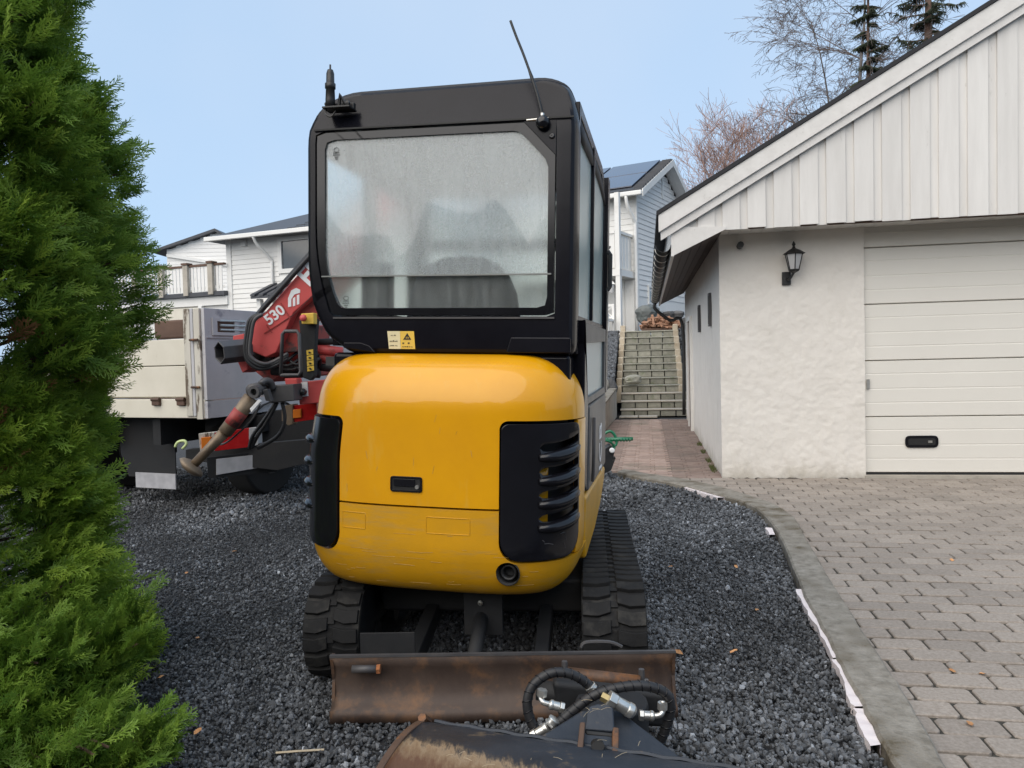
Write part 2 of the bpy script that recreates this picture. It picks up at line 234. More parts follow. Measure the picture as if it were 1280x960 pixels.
# ---------------------------------------------------------------- mesh building
WL = {}
def tag(o, label=None, cat=None, group=None, kind=None):
    if label: o['label'] = label
    if cat: o['category'] = cat
    if group: o['group'] = group
    if kind: o['kind'] = kind
    return o
def thing(name, loc, label, cat, group=None):
    o = bpy.data.objects.new(name, None); COL.objects.link(o); o.location = loc; o.empty_display_size = .2
    WL[o.name] = Vector(loc); return tag(o, label, cat, group)
class MB:
    def __init__(s): s.v = []; s.f = []; s.c = []
    def add(s, vs, fs):
        b = len(s.v); s.v += [Vector(p) for p in vs]; s.f += [tuple(i + b for i in f) for f in fs]; return s
    def box(s, c, d, fr=None, rot=None):
        c = Vector(c); hx, hy, hz = d[0] / 2, d[1] / 2, d[2] / 2; vs = []
        for x in (-hx, hx):
            for y in (-hy, hy):
                for z in (-hz, hz):
                    p = Vector((x, y, z))
                    if rot is not None: p = rot @ p
                    p = p + c; vs.append(fr(*p) if fr else p)
        return s.add(vs, [(0, 1, 3, 2), (4, 6, 7, 5), (0, 4, 5, 1), (2, 3, 7, 6), (0, 2, 6, 4), (1, 5, 7, 3)])
    def b2(s, a, b, fr=None):
        return s.box([(a[i] + b[i]) / 2 for i in range(3)], [abs(b[i] - a[i]) for i in range(3)], fr)
    def prism(s, poly, e):          # poly: 3-D points of one face; e: extrusion vector
        n = len(poly); e = Vector(e); vs = [Vector(p) for p in poly] + [Vector(p) + e for p in poly]
        return s.add(vs, [tuple(range(n))[::-1], tuple(range(n, 2 * n))] + [(i, (i + 1) % n, (i + 1) % n + n, i + n) for i in range(n)])
    def tube(s, pts, r, n=8, cap=True):
        pts = [Vector(p) for p in pts]; m = len(pts); rs = r if isinstance(r, (list, tuple)) else [r] * m
        t0 = (pts[1] - pts[0]).normalized(); a = t0.orthogonal().normalized(); vs = []
        for i, p in enumerate(pts):
            t = (pts[min(i + 1, m - 1)] - pts[max(i - 1, 0)]).normalized(); a = (a - t * a.dot(t)); a = a.normalized() if a.length > 1e-6 else t.orthogonal().normalized()
            b = t.cross(a)
            vs += [p + (a * math.cos(2 * math.pi * k / n) + b * math.sin(2 * math.pi * k / n)) * rs[i] for k in range(n)]
        fs = [(i * n + k, i * n + (k + 1) % n, (i + 1) * n + (k + 1) % n, (i + 1) * n + k) for i in range(m - 1) for k in range(n)]
        if cap: fs += [tuple(range(n))[::-1], tuple(range((m - 1) * n, m * n))]
        return s.add(vs, fs)
    def grid(s, fn, us, vs_, flip=False):
        P = [fn(u, v) for v in vs_ for u in us]; nu = len(us)
        fs = [(j * nu + i, j * nu + i + 1, (j + 1) * nu + i + 1, (j + 1) * nu + i) for j in range(len(vs_) - 1) for i in range(nu - 1)]
        if flip: fs = [f[::-1] for f in fs]
        return s.add(P, fs)
    def build(s, name, m, parent=None, smooth=False, bevel=0, seg=2, recalc=True, kind=None, solid=None):
        V = np.array([tuple(p) for p in s.v]); lo, hi = V.min(0), V.max(0); c = (lo + hi) / 2
        if parent is None: c[2] = lo[2]
        c = Vector(c)
        me = bpy.data.meshes.new(name); me.from_pydata([tuple(p - c) for p in s.v], [], s.f)
        if recalc:
            b = bmesh.new(); b.from_mesh(me); bmesh.ops.recalc_face_normals(b, faces=b.faces); b.to_mesh(me); b.free()
        if m: me.materials.append(m)
        o = bpy.data.objects.new(name, me); COL.objects.link(o); WL[o.name] = c
        if parent is not None: o.parent = parent; o.location = c - WL[parent.name]
        else: o.location = c
        if smooth: me.polygons.foreach_set('use_smooth', [True] * len(me.polygons))
        if solid:
            q = o.modifiers.new('thickness', 'SOLIDIFY'); q.thickness = solid; q.offset = -1
        if bevel:
            q = o.modifiers.new('edges', 'BEVEL'); q.width = bevel; q.segments = seg; q.limit_method = 'ANGLE'; q.angle_limit = R(32)
            q.use_clamp_overlap = True
            me.polygons.foreach_set('use_smooth', [True] * len(me.polygons)); q.harden_normals = True
        if kind: o['kind'] = kind
        return o
def copy_obj(src, world, parent=None, rot=None):
    o = src.copy(); COL.objects.link(o); WL[o.name] = Vector(world)
    for k in ('label', 'category', 'group', 'kind'):
        if k in o.keys(): del o[k]
    o.parent = parent; o.location = Vector(world) - (WL[parent.name] if parent else Vector())
    if rot is not None: o.rotation_euler = rot
    return o
def smoothpath(pts, k=6):
    pts = [Vector(p) for p in pts]; out = []
    for i in range(len(pts) - 1):
        p0 = pts[max(i - 1, 0)]; p1 = pts[i]; p2 = pts[i + 1]; p3 = pts[min(i + 2, len(pts) - 1)]
        for j in range(k):
            t = j / k
            out.append(.5 * ((2 * p1) + (p2 - p0) * t + (2 * p0 - 5 * p1 + 4 * p2 - p3) * t * t + (3 * p1 - p0 - 3 * p2 + p3) * t ** 3))
    return out + [pts[-1]]
def text(txt, name, m, parent, mw, size, depth=.002, squeeze=1, bold=0):
    cu = bpy.data.curves.new('t', 'FONT'); cu.body = txt; cu.size = size; cu.extrude = depth; cu.align_x = 'CENTER'; cu.align_y = 'CENTER'; cu.offset = bold
    to = bpy.data.objects.new('t', cu); COL.objects.link(to); bpy.context.view_layer.update()
    me = bpy.data.meshes.new_from_object(to.evaluated_get(bpy.context.evaluated_depsgraph_get())); bpy.data.objects.remove(to)
    mb = MB(); vs = [mw @ Vector((v.co.x * squeeze, v.co.y, v.co.z)) for v in me.vertices]; mb.add(vs, [tuple(p.vertices) for p in me.polygons])
    return mb.build(name, m, parent, recalc=False)
def rim(poly2, w):                 # inset of a convex-ish polygon by w
    n = len(poly2); c = Vector((sum(p[0] for p in poly2) / n, sum(p[1] for p in poly2) / n)); out = []
    for i in range(n):
        a, b, d = Vector(poly2[i - 1]), Vector(poly2[i]), Vector(poly2[(i + 1) % n])
        n1 = Vector((-(b - a).y, (b - a).x)).normalized(); n2 = Vector((-(d - b).y, (d - b).x)).normalized()
        if n1.dot(c - b) < 0: n1 = -n1
        if n2.dot(c - b) < 0: n2 = -n2
        k = (n1 + n2); k = k / max(.3, (1 + n1.dot(n2)))
        out.append(tuple(b + k * w))
    return out
def roundpoly(poly, r, k=4):
    out = []; n = len(poly)
    rs = r if isinstance(r, (list, tuple)) else [r] * n
    for i in range(n):
        a, b, d = Vector(poly[i - 1]), Vector(poly[i]), Vector(poly[(i + 1) % n]); q = rs[i]
        if q <= 0: out.append(tuple(b)); continue
        p0 = b + (a - b).normalized() * q; p2 = b + (d - b).normalized() * q
        for j in range(k + 1):
            t = j / k; out.append(tuple(p0 * (1 - t) ** 2 + b * 2 * t * (1 - t) + p2 * t * t))
    return out
def frame_mb(outer, inner, f, depth):    # ring between two outlines with the same count; f maps 2-D -> 3-D; depth vector
    n = len(outer); mb = MB(); dv = Vector(depth)
    vs = [f(*p) for p in outer] + [f(*p) for p in inner]; vs += [v + dv for v in vs]
    fs = []
    for i in range(n):
        j = (i + 1) % n
        fs += [(i, j, n + j, n + i), (2 * n + i, 3 * n + i, 3 * n + j, 2 * n + j), (i, 2 * n + i, 2 * n + j, j), (n + i, n + j, 3 * n + j, 3 * n + i)]
    return mb.add(vs, fs)
def scatter(name, variants, mats, pts, rot, scl, pick, tint, parent=None, kind=None, origin=(0, 0, 0)):
    # variants: list of (verts, faces, material index); the object carries them and the points; nodes instance them
    V = []; F = []; MI = []; vid = []
    for k, (v, f, mi) in enumerate(variants):
        b = len(V); V += [tuple(p) for p in v]; F += [tuple(i + b for i in q) for q in f]; MI += [mi] * len(f); vid += [k] * len(v)
    nb = len(V); O = np.array(origin, float); P = np.asarray(pts) - O; n = len(P)
    me = bpy.data.meshes.new(name); me.from_pydata(V + [tuple(p) for p in P], [], F)
    for m in mats: me.materials.append(m)
    me.polygons.foreach_set('material_index', MI)
    def at(nm, ty, arr, key):
        a = me.attributes.new(nm, ty, 'POINT'); a.data.foreach_set(key, np.ascontiguousarray(arr).ravel())
    at('vid', 'INT', np.r_[np.array(vid, np.int32), -np.ones(n, np.int32)], 'value')
    at('pick', 'INT', np.r_[np.zeros(nb, np.int32), np.asarray(pick, np.int32)], 'value')
    at('rot', 'FLOAT_VECTOR', np.vstack([np.zeros((nb, 3)), rot]).astype(np.float32), 'vector')
    at('scl', 'FLOAT_VECTOR', np.vstack([np.ones((nb, 3)), scl]).astype(np.float32), 'vector')
    at('tint', 'FLOAT', np.r_[np.ones(nb), tint].astype(np.float32), 'value')
    o = bpy.data.objects.new(name, me); COL.objects.link(o); WL[o.name] = Vector(origin)
    if parent is not None: o.parent = parent; o.location = Vector(origin) - WL[parent.name]
    else: o.location = origin
    ng = bpy.data.node_groups.new(name + '_nodes', 'GeometryNodeTree')
    ng.interface.new_socket('Geometry', in_out='INPUT', socket_type='NodeSocketGeometry')
    ng.interface.new_socket('Geometry', in_out='OUTPUT', socket_type='NodeSocketGeometry')
    N, Lk = ng.nodes, ng.links; gi = N.new('NodeGroupInput'); go = N.new('NodeGroupOutput')
    def named(nm, ty):
        q = N.new('GeometryNodeInputNamedAttribute'); q.data_type = ty; q.inputs['Name'].default_value = nm; return q.outputs['Attribute']
    def sel(k):
        c = N.new('FunctionNodeCompare'); c.data_type = 'INT'; c.operation = 'EQUAL'
        Lk.new(named('vid', 'INT'), c.inputs[2]); c.inputs[3].default_value = k
        q = N.new('GeometryNodeSeparateGeometry'); q.domain = 'POINT'; Lk.new(gi.outputs[0], q.inputs[0]); Lk.new(c.outputs[0], q.inputs[1]); return q.outputs[0]
    jn = N.new('GeometryNodeJoinGeometry')
    for k in range(len(variants))[::-1]:
        g = N.new('GeometryNodeGeometryToInstance'); Lk.new(sel(k), g.inputs[0]); Lk.new(g.outputs[0], jn.inputs[0])
    ip = N.new('GeometryNodeInstanceOnPoints'); Lk.new(sel(-1), ip.inputs['Points']); Lk.new(jn.outputs[0], ip.inputs['Instance'])
    ip.inputs['Pick Instance'].default_value = True; Lk.new(named('pick', 'INT'), ip.inputs['Instance Index'])
    Lk.new(named('rot', 'FLOAT_VECTOR'), ip.inputs['Rotation']); Lk.new(named('scl', 'FLOAT_VECTOR'), ip.inputs['Scale'])
    Lk.new(ip.outputs[0], go.inputs[0])
    md = o.modifiers.new('scatter', 'NODES'); md.node_group = ng
    if kind: o['kind'] = kind
    return o
def ico(sub, jit, flat=1.0, seed=0):
    b = bmesh.new(); bmesh.ops.create_icosphere(b, subdivisions=sub, radius=1); rr = random.Random(seed)
    v = [Vector(x.co) * (1 + rr.uniform(-jit, jit)) for x in b.verts]; v = [(p.x, p.y, p.z * flat) for p in v]
    f = [tuple(q.index for q in fc.verts) for fc in b.faces]; b.free(); return v, f

# ================================================================ GROUND
HZ = 2.0
def terr(x, y):
    t = min(1, max(0, (y - 18.3) / 3.2)); t = t * t * (3 - 2 * t); t2 = min(1, max(0, (x + 6) / 5)); return (HZ - .06) * t * (.45 + .55 * t2) - .03
mb = MB(); xs = [-600, -200, -80] + [i * 2 for i in range(-20, 21)] + [80, 200, 600]; ys = [-200, -40, -10, 0, 6, 12, 15, 16, 17, 17.6, 18.2, 18.8, 19.4, 20, 20.6, 22, 26, 40, 80, 200, 1500]
mb.grid(lambda x, y: Vector((x, y, terr(x, y))), xs, ys); mb.build('ground', GRAV, kind='structure', recalc=False)
tag(bpy.data.objects['ground'])
# kerb -------------------------------------------------------------
KZ = .045
kl = [(772, 590), (804, 597), (854, 606), (929, 627), (958, 645), (979, 677), (1000, 731), (1033, 793), (1050, 827), (1083, 889), (1121, 960), (1160, 1030)]
kr = [(780, 586), (808, 591), (870, 601), (942, 620), (987, 641), (1008, 672), (1050, 743), (1085, 795), (1117, 843), (1146, 889), (1187, 960), (1228, 1030)]
KL = smoothpath([G(*p, KZ) for p in kl], 5); KR = smoothpath([G(*p, KZ) for p in kr], 5)
mb = MB(); n = len(KL)
def kj(p, s, i):
    q = random.Random(i * 31 + s); return p + Vector((q.uniform(-.006, .006), q.uniform(-.006, .006), q.uniform(-.003, .003)))
ring = []
for i in range(n):
    a, b = kj(KL[i], 1, i), kj(KR[i], 2, i); e = (b - a).normalized() * .012
    ring.append([a + Vector((0, 0, -.16)), a + Vector((0, 0, -.012)), a + e, b - e, b + Vector((0, 0, -.012)), b + Vector((0, 0, -.16))])
vs = [p for r_ in ring for p in r_]
mb.add(vs, [(i * 6 + k, i * 6 + k + 1, (i + 1) * 6 + k + 1, (i + 1) * 6 + k) for i in range(n - 1) for k in range(5)] + [(0, 1, 2, 3, 4, 5)])
kerb = mb.build('kerb', CONC, kind='structure')
def kx(y):        # gravel limit: kerb's gravel-side x at a given y
    best = 9
    for i in range(n - 1):
        y0, y1 = KL[i].y, KL[i + 1].y
        if min(y0, y1) <= y <= max(y0, y1): best = min(best, KL[i].x + (KL[i + 1].x - KL[i].x) * (y - y0) / (y1 - y0 + 1e-9))
    if best == 9: best = KL[0].x if y > KL[0].y else KL[-1].x
    return best
# mortar spill along the kerb
def ribbon(px, wpx, z, name, m, **k):
    mb = MB(); P = smoothpath([G(*p, z) for p in px], 4); Q = smoothpath([G(p[0] + wpx, p[1], z) for p in px], 4); vs = []
    for i, (a, b) in enumerate(zip(P, Q)):
        j = Vector((random.uniform(-.008, .008), random.uniform(-.008, .008), 0)); vs += [a + j - Vector((0, 0, .04)), a + j, b + Vector((0, 0, random.uniform(-.006, .002))), b - Vector((0, 0, .04))]
    mb.add(vs, [(i * 4 + q, i * 4 + q + 1, i * 4 + 5 + q, i * 4 + 4 + q) for i in range(len(P) - 1) for q in range(3)] + [(0, 1, 2, 3)])
    return mb.build(name, m, **k)
sp = thing('mortar_strip', G(1040, 820, 0), 'pinkish white strip of spilled mortar along the gravel side of the kerb', 'mortar strip')
ribbon([(995, 736), (1003, 752), (1016, 775), (1030, 800), (1040, 822)], 11, .03, 'mortar_piece', PINKW, parent=sp)
ribbon([(1041, 824), (1050, 842), (1058, 862), (1066, 882)], 13, .03, 'mortar_piece', PINKW, parent=sp)
ribbon([(1067, 886), (1076, 908), (1086, 931)], 15, .03, 'mortar_piece', PINKW, parent=sp)
ribbon([(855, 609), (875, 615), (898, 622)], 8, .03, 'mortar_piece', PINKW, parent=sp)
ribbon([(957, 659), (961, 668)], 8, .03, 'mortar_piece', PINKW, parent=sp)
def soil_line(m, z0, z1, col):        # splash dirt along the foot of a wall
    n = m.node_tree.nodes; l = m.node_tree.links; b = n['Principled BSDF']; src = b.inputs['Base Color'].links[0].from_socket
    tc = n.new('ShaderNodeTexCoord'); sp_ = n.new('ShaderNodeSeparateXYZ'); l.new(tc.outputs['Object'], sp_.inputs[0])
    nz = n.new('ShaderNodeTexNoise'); nz.inputs['Scale'].default_value = 5; nz.inputs['Detail'].default_value = 9; nz.inputs['Roughness'].default_value = .7; l.new(tc.outputs['Object'], nz.inputs['Vector'])
    ma = n.new('ShaderNodeMath'); ma.operation = 'MULTIPLY_ADD'; l.new(nz.outputs[0], ma.inputs[0]); ma.inputs[1].default_value = -.55; l.new(sp_.outputs['Z'], ma.inputs[2])
    mr = n.new('ShaderNodeMapRange'); mr.inputs['From Min'].default_value = z1; mr.inputs['From Max'].default_value = z0; mr.inputs['To Max'].default_value = .75; l.new(ma.outputs[0], mr.inputs['Value'])
    mx_ = n.new('ShaderNodeMix'); mx_.data_type = 'RGBA'; l.new(mr.outputs[0], mx_.inputs['Factor']); l.new(src, mx_.inputs['A']); mx_.inputs['B'].default_value = (*col, 1); l.new(mx_.outputs['Result'], b.inputs['Base Color'])
soil_line(PLAST, -1.72, -1.48, (.38, .34, .27))
# gravel stones ------------------------------------------------------
var = [(*ico(1, .28, .62, s), 0) for s in range(7)]
P = []; S = []
def in_gravel(x, y):
    return x < kx(y) - .02 and (y < 8.75 or x < 1.15)
def addst(n_, x0, x1, y0, y1, s0, s1, z0=-.02, z1=.008):
    for _ in range(n_):
        x, y = random.uniform(x0, x1), random.uniform(y0, y1)
        if x < -.66 * y - .5 or x > .70 * y + .2: continue
        if in_gravel(x, y): P.append((x, y, random.uniform(z0, z1) + .006 * math.sin(x * 3 + y * 2))); S.append(random.uniform(s0, s1) * (.78 if x < -1.0 - .1 * math.sin(y * 3) else 1) * (1 if random.random() > .06 else 1.4))
addst(86000, -3.4, 2.0, 2.15, 4.4, .004, .0118)
addst(80000, -5.6, 2.4, 4.4, 7.0, .005, .013)
addst(42000, -7.4, 2.0, 7.0, 10.5, .010, .02)
n_ = len(P); pn_ = np.array([mnoise.noise(Vector((p[0] * 1.3, p[1] * .9, 0))) + .6 * mnoise.noise(Vector((p[0] * 4, p[1] * 3, 5))) for p in P])
S = np.array(S)[:, None] * np.clip(1 + .25 * pn_[:, None], .7, 1.3) * rng.uniform(.7, 1.35, (n_, 3))
tint = np.clip(rng.lognormal(0.05, .45, n_), .35, 3.2); tint *= np.clip(1 + .55 * pn_, .6, 1.6); tint[rng.random(n_) < .03] *= 2.0
scatter('gravel', var, [STONE], np.array(P), rng.uniform(0, 6.28, (n_, 3)), S, rng.integers(0, 7, n_), tint, kind='stuff', origin=(0, 5, -.02))

# ================================================================ GARAGE (frame first, pavers need it)
GA = Frame((2.31, 8.5, 0), 10.0)
# ---- paving in front
PS = [GA(-3.6, 0.02), ]
bed = MB(); bedp = [Vector((p.x, p.y, -.012)) for p in KR]          # kerb side
bed.add(bedp + [Vector((16, -1, -.012)), Vector((16, 6.2, -.012)), GA(10, .0, -.012), GA(0, 0, -.012)], [tuple(range(len(bedp) + 4))])
paving = bed.build('paving', JOINT, kind='structure', recalc=False)
for p in paving.data.polygons: pass
def paver_shape(L_, W_, ch=.018, h=.06, e=.007):
    o8 = [(-L_/2+ch, -W_/2), (L_/2-ch, -W_/2), (L_/2, -W_/2+ch), (L_/2, W_/2-ch), (L_/2-ch, W_/2), (-L_/2+ch, W_/2), (-L_/2, W_/2-ch), (-L_/2, -W_/2+ch)]
    vs = [(x, y, -h) for x, y in o8] + [(x, y, -e) for x, y in o8] + [(x * (1 - 2 * e / L_), y * (1 - 2 * e / W_), 0) for x, y in o8]
    fs = [tuple(range(16, 24))] + [(k, (k + 1) % 8, (k + 1) % 8 + 8, k + 8) for k in range(8)] + [(k + 8, (k + 1) % 8 + 8, (k + 1) % 8 + 16, k + 16) for k in range(8)]
    return vs, fs
LB, WB = .236, .138
pv, pf = paver_shape(LB - .010, WB - .013, ch=.015, e=.005)
pme = bpy.data.meshes.new('paver'); pme.from_pydata(pv, [], pf); pme.materials.append(PAV)
yawm = Matrix.Rotation(-R(10.0), 4, 'Z')
spots = []
def krx(y):
    best = None
    for i in range(n - 1):
        y0, y1 = KR[i].y, KR[i + 1].y
        if min(y0, y1) <= y <= max(y0, y1):
            x = KR[i].x + (KR[i + 1].x - KR[i].x) * (y - y0) / (y1 - y0 + 1e-9); best = x if best is None else max(best, x)
    return best
for j in range(0, 56):
    for i in range(-14, 60):
        x = i * LB + (LB / 2 if j % 2 else 0); y = -.085 - j * WB; c = GA(x, y, 0)
        if c.y < 1.9: continue
        k = krx(c.y)
        if k is None: k = KR[-1].x if c.y < KR[-1].y else 99
        if c.x < k - .10: continue
        if c.x > .66 * c.y + .5 + .25: continue
        spots.append(c)
spots.sort(key=lambda c: c.length)
stuff = MB(); tints = []
def clip_line(poly, a, d):          # keep the side to the right of the line a + t d (seen from above, d pointing away)
    o = []; nx, ny = d.y, -d.x
    f = lambda p: (p[0] - a.x) * nx + (p[1] - a.y) * ny
    for i in range(len(poly)):
        p, q = poly[i], poly[(i + 1) % len(poly)]; fp, fq = f(p), f(q)
        if fp >= 0: o.append(p)
        if (fp >= 0) != (fq >= 0): t = fp / (fp - fq); o.append((p[0] + (q[0] - p[0]) * t, p[1] + (q[1] - p[1]) * t))
    return o
def cut_paver(c, rz, dz):
    m_ = Matrix.Translation(c) @ Matrix.Rotation(rz, 4, 'Z'); near = min(range(len(KR)), key=lambda i: (KR[i].xy - c.xy).length)
    if (KR[near].xy - c.xy).length > .30: return None
    i0, i1 = max(0, near - 1), min(len(KR) - 1, near + 1); d = (KR[i0] - KR[i1]); d.z = 0; d.normalize()
    poly = [tuple((m_ @ Vector(v)).xy) for v in pv[8:16]]; cp_ = clip_line(poly, KR[near] + Vector((d.y, -d.x, 0)) * .008, d)
    if cp_ == poly: return None
    if len(cp_) < 3: return 'gone'
    ar = abs(sum(cp_[i][0] * cp_[(i + 1) % len(cp_)][1] - cp_[(i + 1) % len(cp_)][0] * cp_[i][1] for i in range(len(cp_)))) / 2
    if ar < .002: return 'gone'
    return cp_
sample = [c for c in spots]
for q, c in enumerate(sample):
    rz = -R(10.0) + random.uniform(-.012, .012); dz = random.uniform(-.004, .003)
    cpv = cut_paver(c, rz, dz)
    if cpv == 'gone': continue
    if cpv:
        o = MB().prism([Vector((x, y, -.06)) for x, y in cpv], (0, 0, .06 + dz)).build('paver', PAV, paving, bevel=.006, seg=1); continue
    if q < 298:
        o = bpy.data.objects.new('paver', pme); COL.objects.link(o); o.parent = paving
        o.location = c + Vector((0, 0, dz)) - WL[paving.name]; o.rotation_euler = (random.uniform(-.008, .008), random.uniform(-.008, .008), rz)
    else:
        m_ = Matrix.Translation(c + Vector((0, 0, dz))) @ Matrix.Rotation(rz, 4, 'Z')
        stuff.add([m_ @ Vector(v) for v in pv], pf); tints += [random.uniform(.86, 1.13)] * len(pv)
# path pavers beside the garage (smaller, reddish)
st2 = MB(); t2 = []
qv, qf = paver_shape(.196, .10, .01)
def path_left(v): return -1.55 - (.12 if v > 3 else 0)
j = 0; v = .05
while v < 7.75:
    i = 0; x = .02
    while x > path_left(v):
        c = GA(x - .1 + (.05 if j % 2 else 0), v, 0)
        if not in_gravel(c.x + .05, c.y) and (c.y > 9.2 or c.x > kx(c.y) + .2):
            m_ = Matrix.Translation(c + Vector((0, 0, random.uniform(-.004, .003)))) @ Matrix.Rotation(-R(10), 4, 'Z')
            st2.add([m_ @ Vector(p) for p in qv], qf); red = 1.25 if -1.0 < x < -.55 else (.95 if x < -1 else .82); t2 += [red * random.uniform(.85, 1.15)] * len(qv)
        x -= .2
    j += 1; v += .104
def finish_attr(mb, tl, name, m, parent=None):
    o = mb.build(name, m, parent, recalc=False, kind='stuff'); a = o.data.attributes.new('tint', 'FLOAT', 'POINT'); a.data.foreach_set('value', tl); return o
finish_attr(stuff, tints, 'distant_pavers', PAVS, paving)
pb = MB(); pb.add([GA(.0, -.1, -.014), GA(-.62, -.1, -.014), GA(-1.3, .9, -.014), GA(-1.75, 1.4, -.014), GA(-1.75, 8, -.014), GA(.0, 8, -.014)], [(0, 1, 2, 3, 4, 5)])
path = pb.build('path', JOINT, kind='structure', recalc=False)
finish_attr(st2, t2, 'path_pavers', PAVR, path)
# concrete strip at the wall foot, by the door
# ---- garage building
g = thing('garage', GA(0, 0, 0), 'white rendered garage with weathered board gable and cream sectional door', 'garage')
HW = 2.78; DS = 1.50       # wall top, door edge
def wallfn(s0, s1, z0, z1, v): 
    def f(u, z):
        e = .008 * mnoise.noise(Vector((u * 2.2, z * 2.2, 0))) + .0045 * mnoise.noise(Vector((u * 9, z * 9, 3))) + .004 * mnoise.noise(Vector((u * 24, z * 24, 7)))
        zz = z if z > .05 else z + .03 * mnoise.noise(Vector((u * 5, 2, 1))) + .015 * mnoise.noise(Vector((u * 17, 5, 1))) - .005
        return GA(u, v - e, zz)
    return f
us = np.linspace(0, DS, 90); zs = np.linspace(0, HW, 150)
mb = MB(); F1 = wallfn(0, DS, 0, HW, 0)
mb.grid(F1, us, zs)
mb.grid(lambda v, z: GA(DS, v, z) if v > 0 else F1(DS, z), [0, .12], zs)
S1 = lambda v, z: (GA(-.012 * mnoise.noise(Vector((v * 2, z * 2, 9))) * min(1, v * 4), v, z)) if v > 0 else F1(0, z)
mb.grid(S1, np.linspace(0, 7.55, 90), zs, flip=True)
mb.b2((.03, .13, 0), (7.6, .25, HW - .02), GA) if False else None
gw = mb.build('wall', PLAST, g, smooth=True, recalc=False)
mb = MB(); mb.b2((-.0, 7.55, 0), (8.0, 7.75, 2.6), GA); mb.b2((7.8, .0, 0), (8.0, 7.55, 2.6), GA); mb.b2((5.3, .0, 0), (7.8, .15, 2.6), GA); mb.build('wall', PLAST, g)
# slots (narrow windows) in the side wall
for v0, v1, z0, z1 in [(1.05, 1.22, 1.72, 2.13), (3.0, 3.2, 1.70, 2.10)]:
    f = MB(); f.b2((-.035, v0, z0), (.01, v0 + .03, z1), GA).b2((-.035, v1 - .03, z0), (.01, v1, z1), GA).b2((-.035, v0 + .03, z1 - .03), (.01, v1 - .03, z1), GA).b2((-.035, v0 + .03, z0), (.01, v1 - .03, z0 + .03), GA)
    f = f.build('window_frame', GRM, g); MB().b2((-.02, v0 + .03, z0 + .03), (-.012, v1 - .03, z1 - .03), GA).build('pane', WGL, f)
f = MB().b2((-.05, 5.2, 0), (.01, 5.28, 2.05), GA).b2((-.05, 6.1, 0), (.01, 6.18, 2.05), GA).b2((-.05, 5.28, 1.97), (.01, 6.1, 2.05), GA).build('door_frame', HSE, g)
MB().b2((-.02, 5.28, 0), (.01, 6.1, 1.97), GA).build('side_door', WOODB, g)
# sectional door: panels with ribs
DE = 4.45; DZ0 = .055; PH = .605
gd = MB().b2((DS + .01, .10, DZ0), (DE, .14, 2.7), GA).build('garage_door', GDOOR, g)
for k in range(5):
    z0 = DZ0 + k * PH; z1 = min(z0 + PH - .008, 2.72); mb = MB(); zz = z0; ribs = [0, .11, .125, .25, .265, .39, .405, .52, 1]
    prof = [(0, .012), (.006, 0)]
    for r_ in (.14, .29, .45): prof += [(r_, 0), (r_ + .004, .0022), (r_ + .012, .0022), (r_ + .016, 0)]
    prof += [(PH - .014, 0), (PH - .008, .012)]
    prof = [(a, d) for a, d in prof if z0 + a <= z1 + .001]
    mb.grid(lambda s, q: GA(s, .045 + prof[q][1], z0 + prof[q][0]), [DS + .012, DE], list(range(len(prof))))
    mb.b2((DS + .012, .058, z0), (DE, .098, z1), GA); mb.build('door_panel', GDOOR, gd)
MB().b2((DS + .01, .05, .028), (DE, .10, DZ0 - .004), GA).build('door_seal', RUB, gd)
MB().b2((DS - .01, -.02, -.02), (DE + .1, .14, .03), GA).build('threshold', CONL, g)
# handle
hx, hz = GA.L(1152, 552, .04)
hp = roundpoly([(hx - .165, hz - .065), (hx + .165, hz - .065), (hx + .165, hz + .065), (hx - .165, hz + .065)], .05)
h = MB().prism([GA(x, .042, z) for x, z in hp], GA.y * -.012).build('door_handle', BLK, gd, bevel=.003)
MB().prism([GA(x, .030, z) for x, z in rim(hp, .03)], GA.y * -.002).build('handle_recess', BPR, h)
MB().b2((hx + .06, .020, hz - .012), (hx + .10, .028, hz + .012), GA).build('grip', ZINC, h)
lx, lz = GA.L(1083, 480, .04)
MB().b2((lx + .0, .02, lz - .05), (lx + .03, .04, lz + .05), GA).build('door_latch', ZINC, gd)
# gable ------------------------------------------------------
GO = -.55                            # gable plane in front of the wall
x0, z0 = GA.L(840, 256, GO - .06); x1, z1 = GA.L(1245, 0, GO - .06); sl = (z1 - z0) / (x1 - x0)
xb, zb = GA.L(840, 292, GO - .06); x2, z2 = GA.L(1280, 25.8, GO - .06); print('gable slope', sl, x0, z0, 'lower', xb, zb, x2, z2)
RT = lambda x: z0 + sl * (x - x0)                      # roof top line
dd = ((z0 + sl * (xb - x0)) - zb)                          # vertical depth of the barge boards
xe = GA.L(823, 270, GO - .06)[0]                       # eave end
XR = 3.95                                              # ridge
def barge(za, zb_, ya, yb, name, m, xs_=xe, par=g):
    mb = MB(); mb.prism([GA(xs_, ya, RT(xs_) - zb_), GA(XR, ya, RT(XR) - zb_), GA(XR, ya, RT(XR) - za), GA(xs_, ya, RT(xs_) - za)], GA.y * (yb - ya)); mb.build(name, m, par, bevel=.004)
    mb = MB(); Rm = lambda x: RT(2 * XR - x); xe2 = 2 * XR - xs_
    mb.prism([GA(XR, ya, Rm(XR) - zb_), GA(xe2, ya, Rm(xe2) - zb_), GA(xe2, ya, Rm(xe2) - za), GA(XR, ya, Rm(XR) - za)], GA.y * (yb - ya)); mb.build(name, m, par, bevel=.004)
barge(.02, dd * .68, GO - .085, GO - .055, 'barge_board', GWOODH)
barge(dd * .60, dd, GO - .052, GO - .022, 'barge_board', GWOODH, xe + .02)
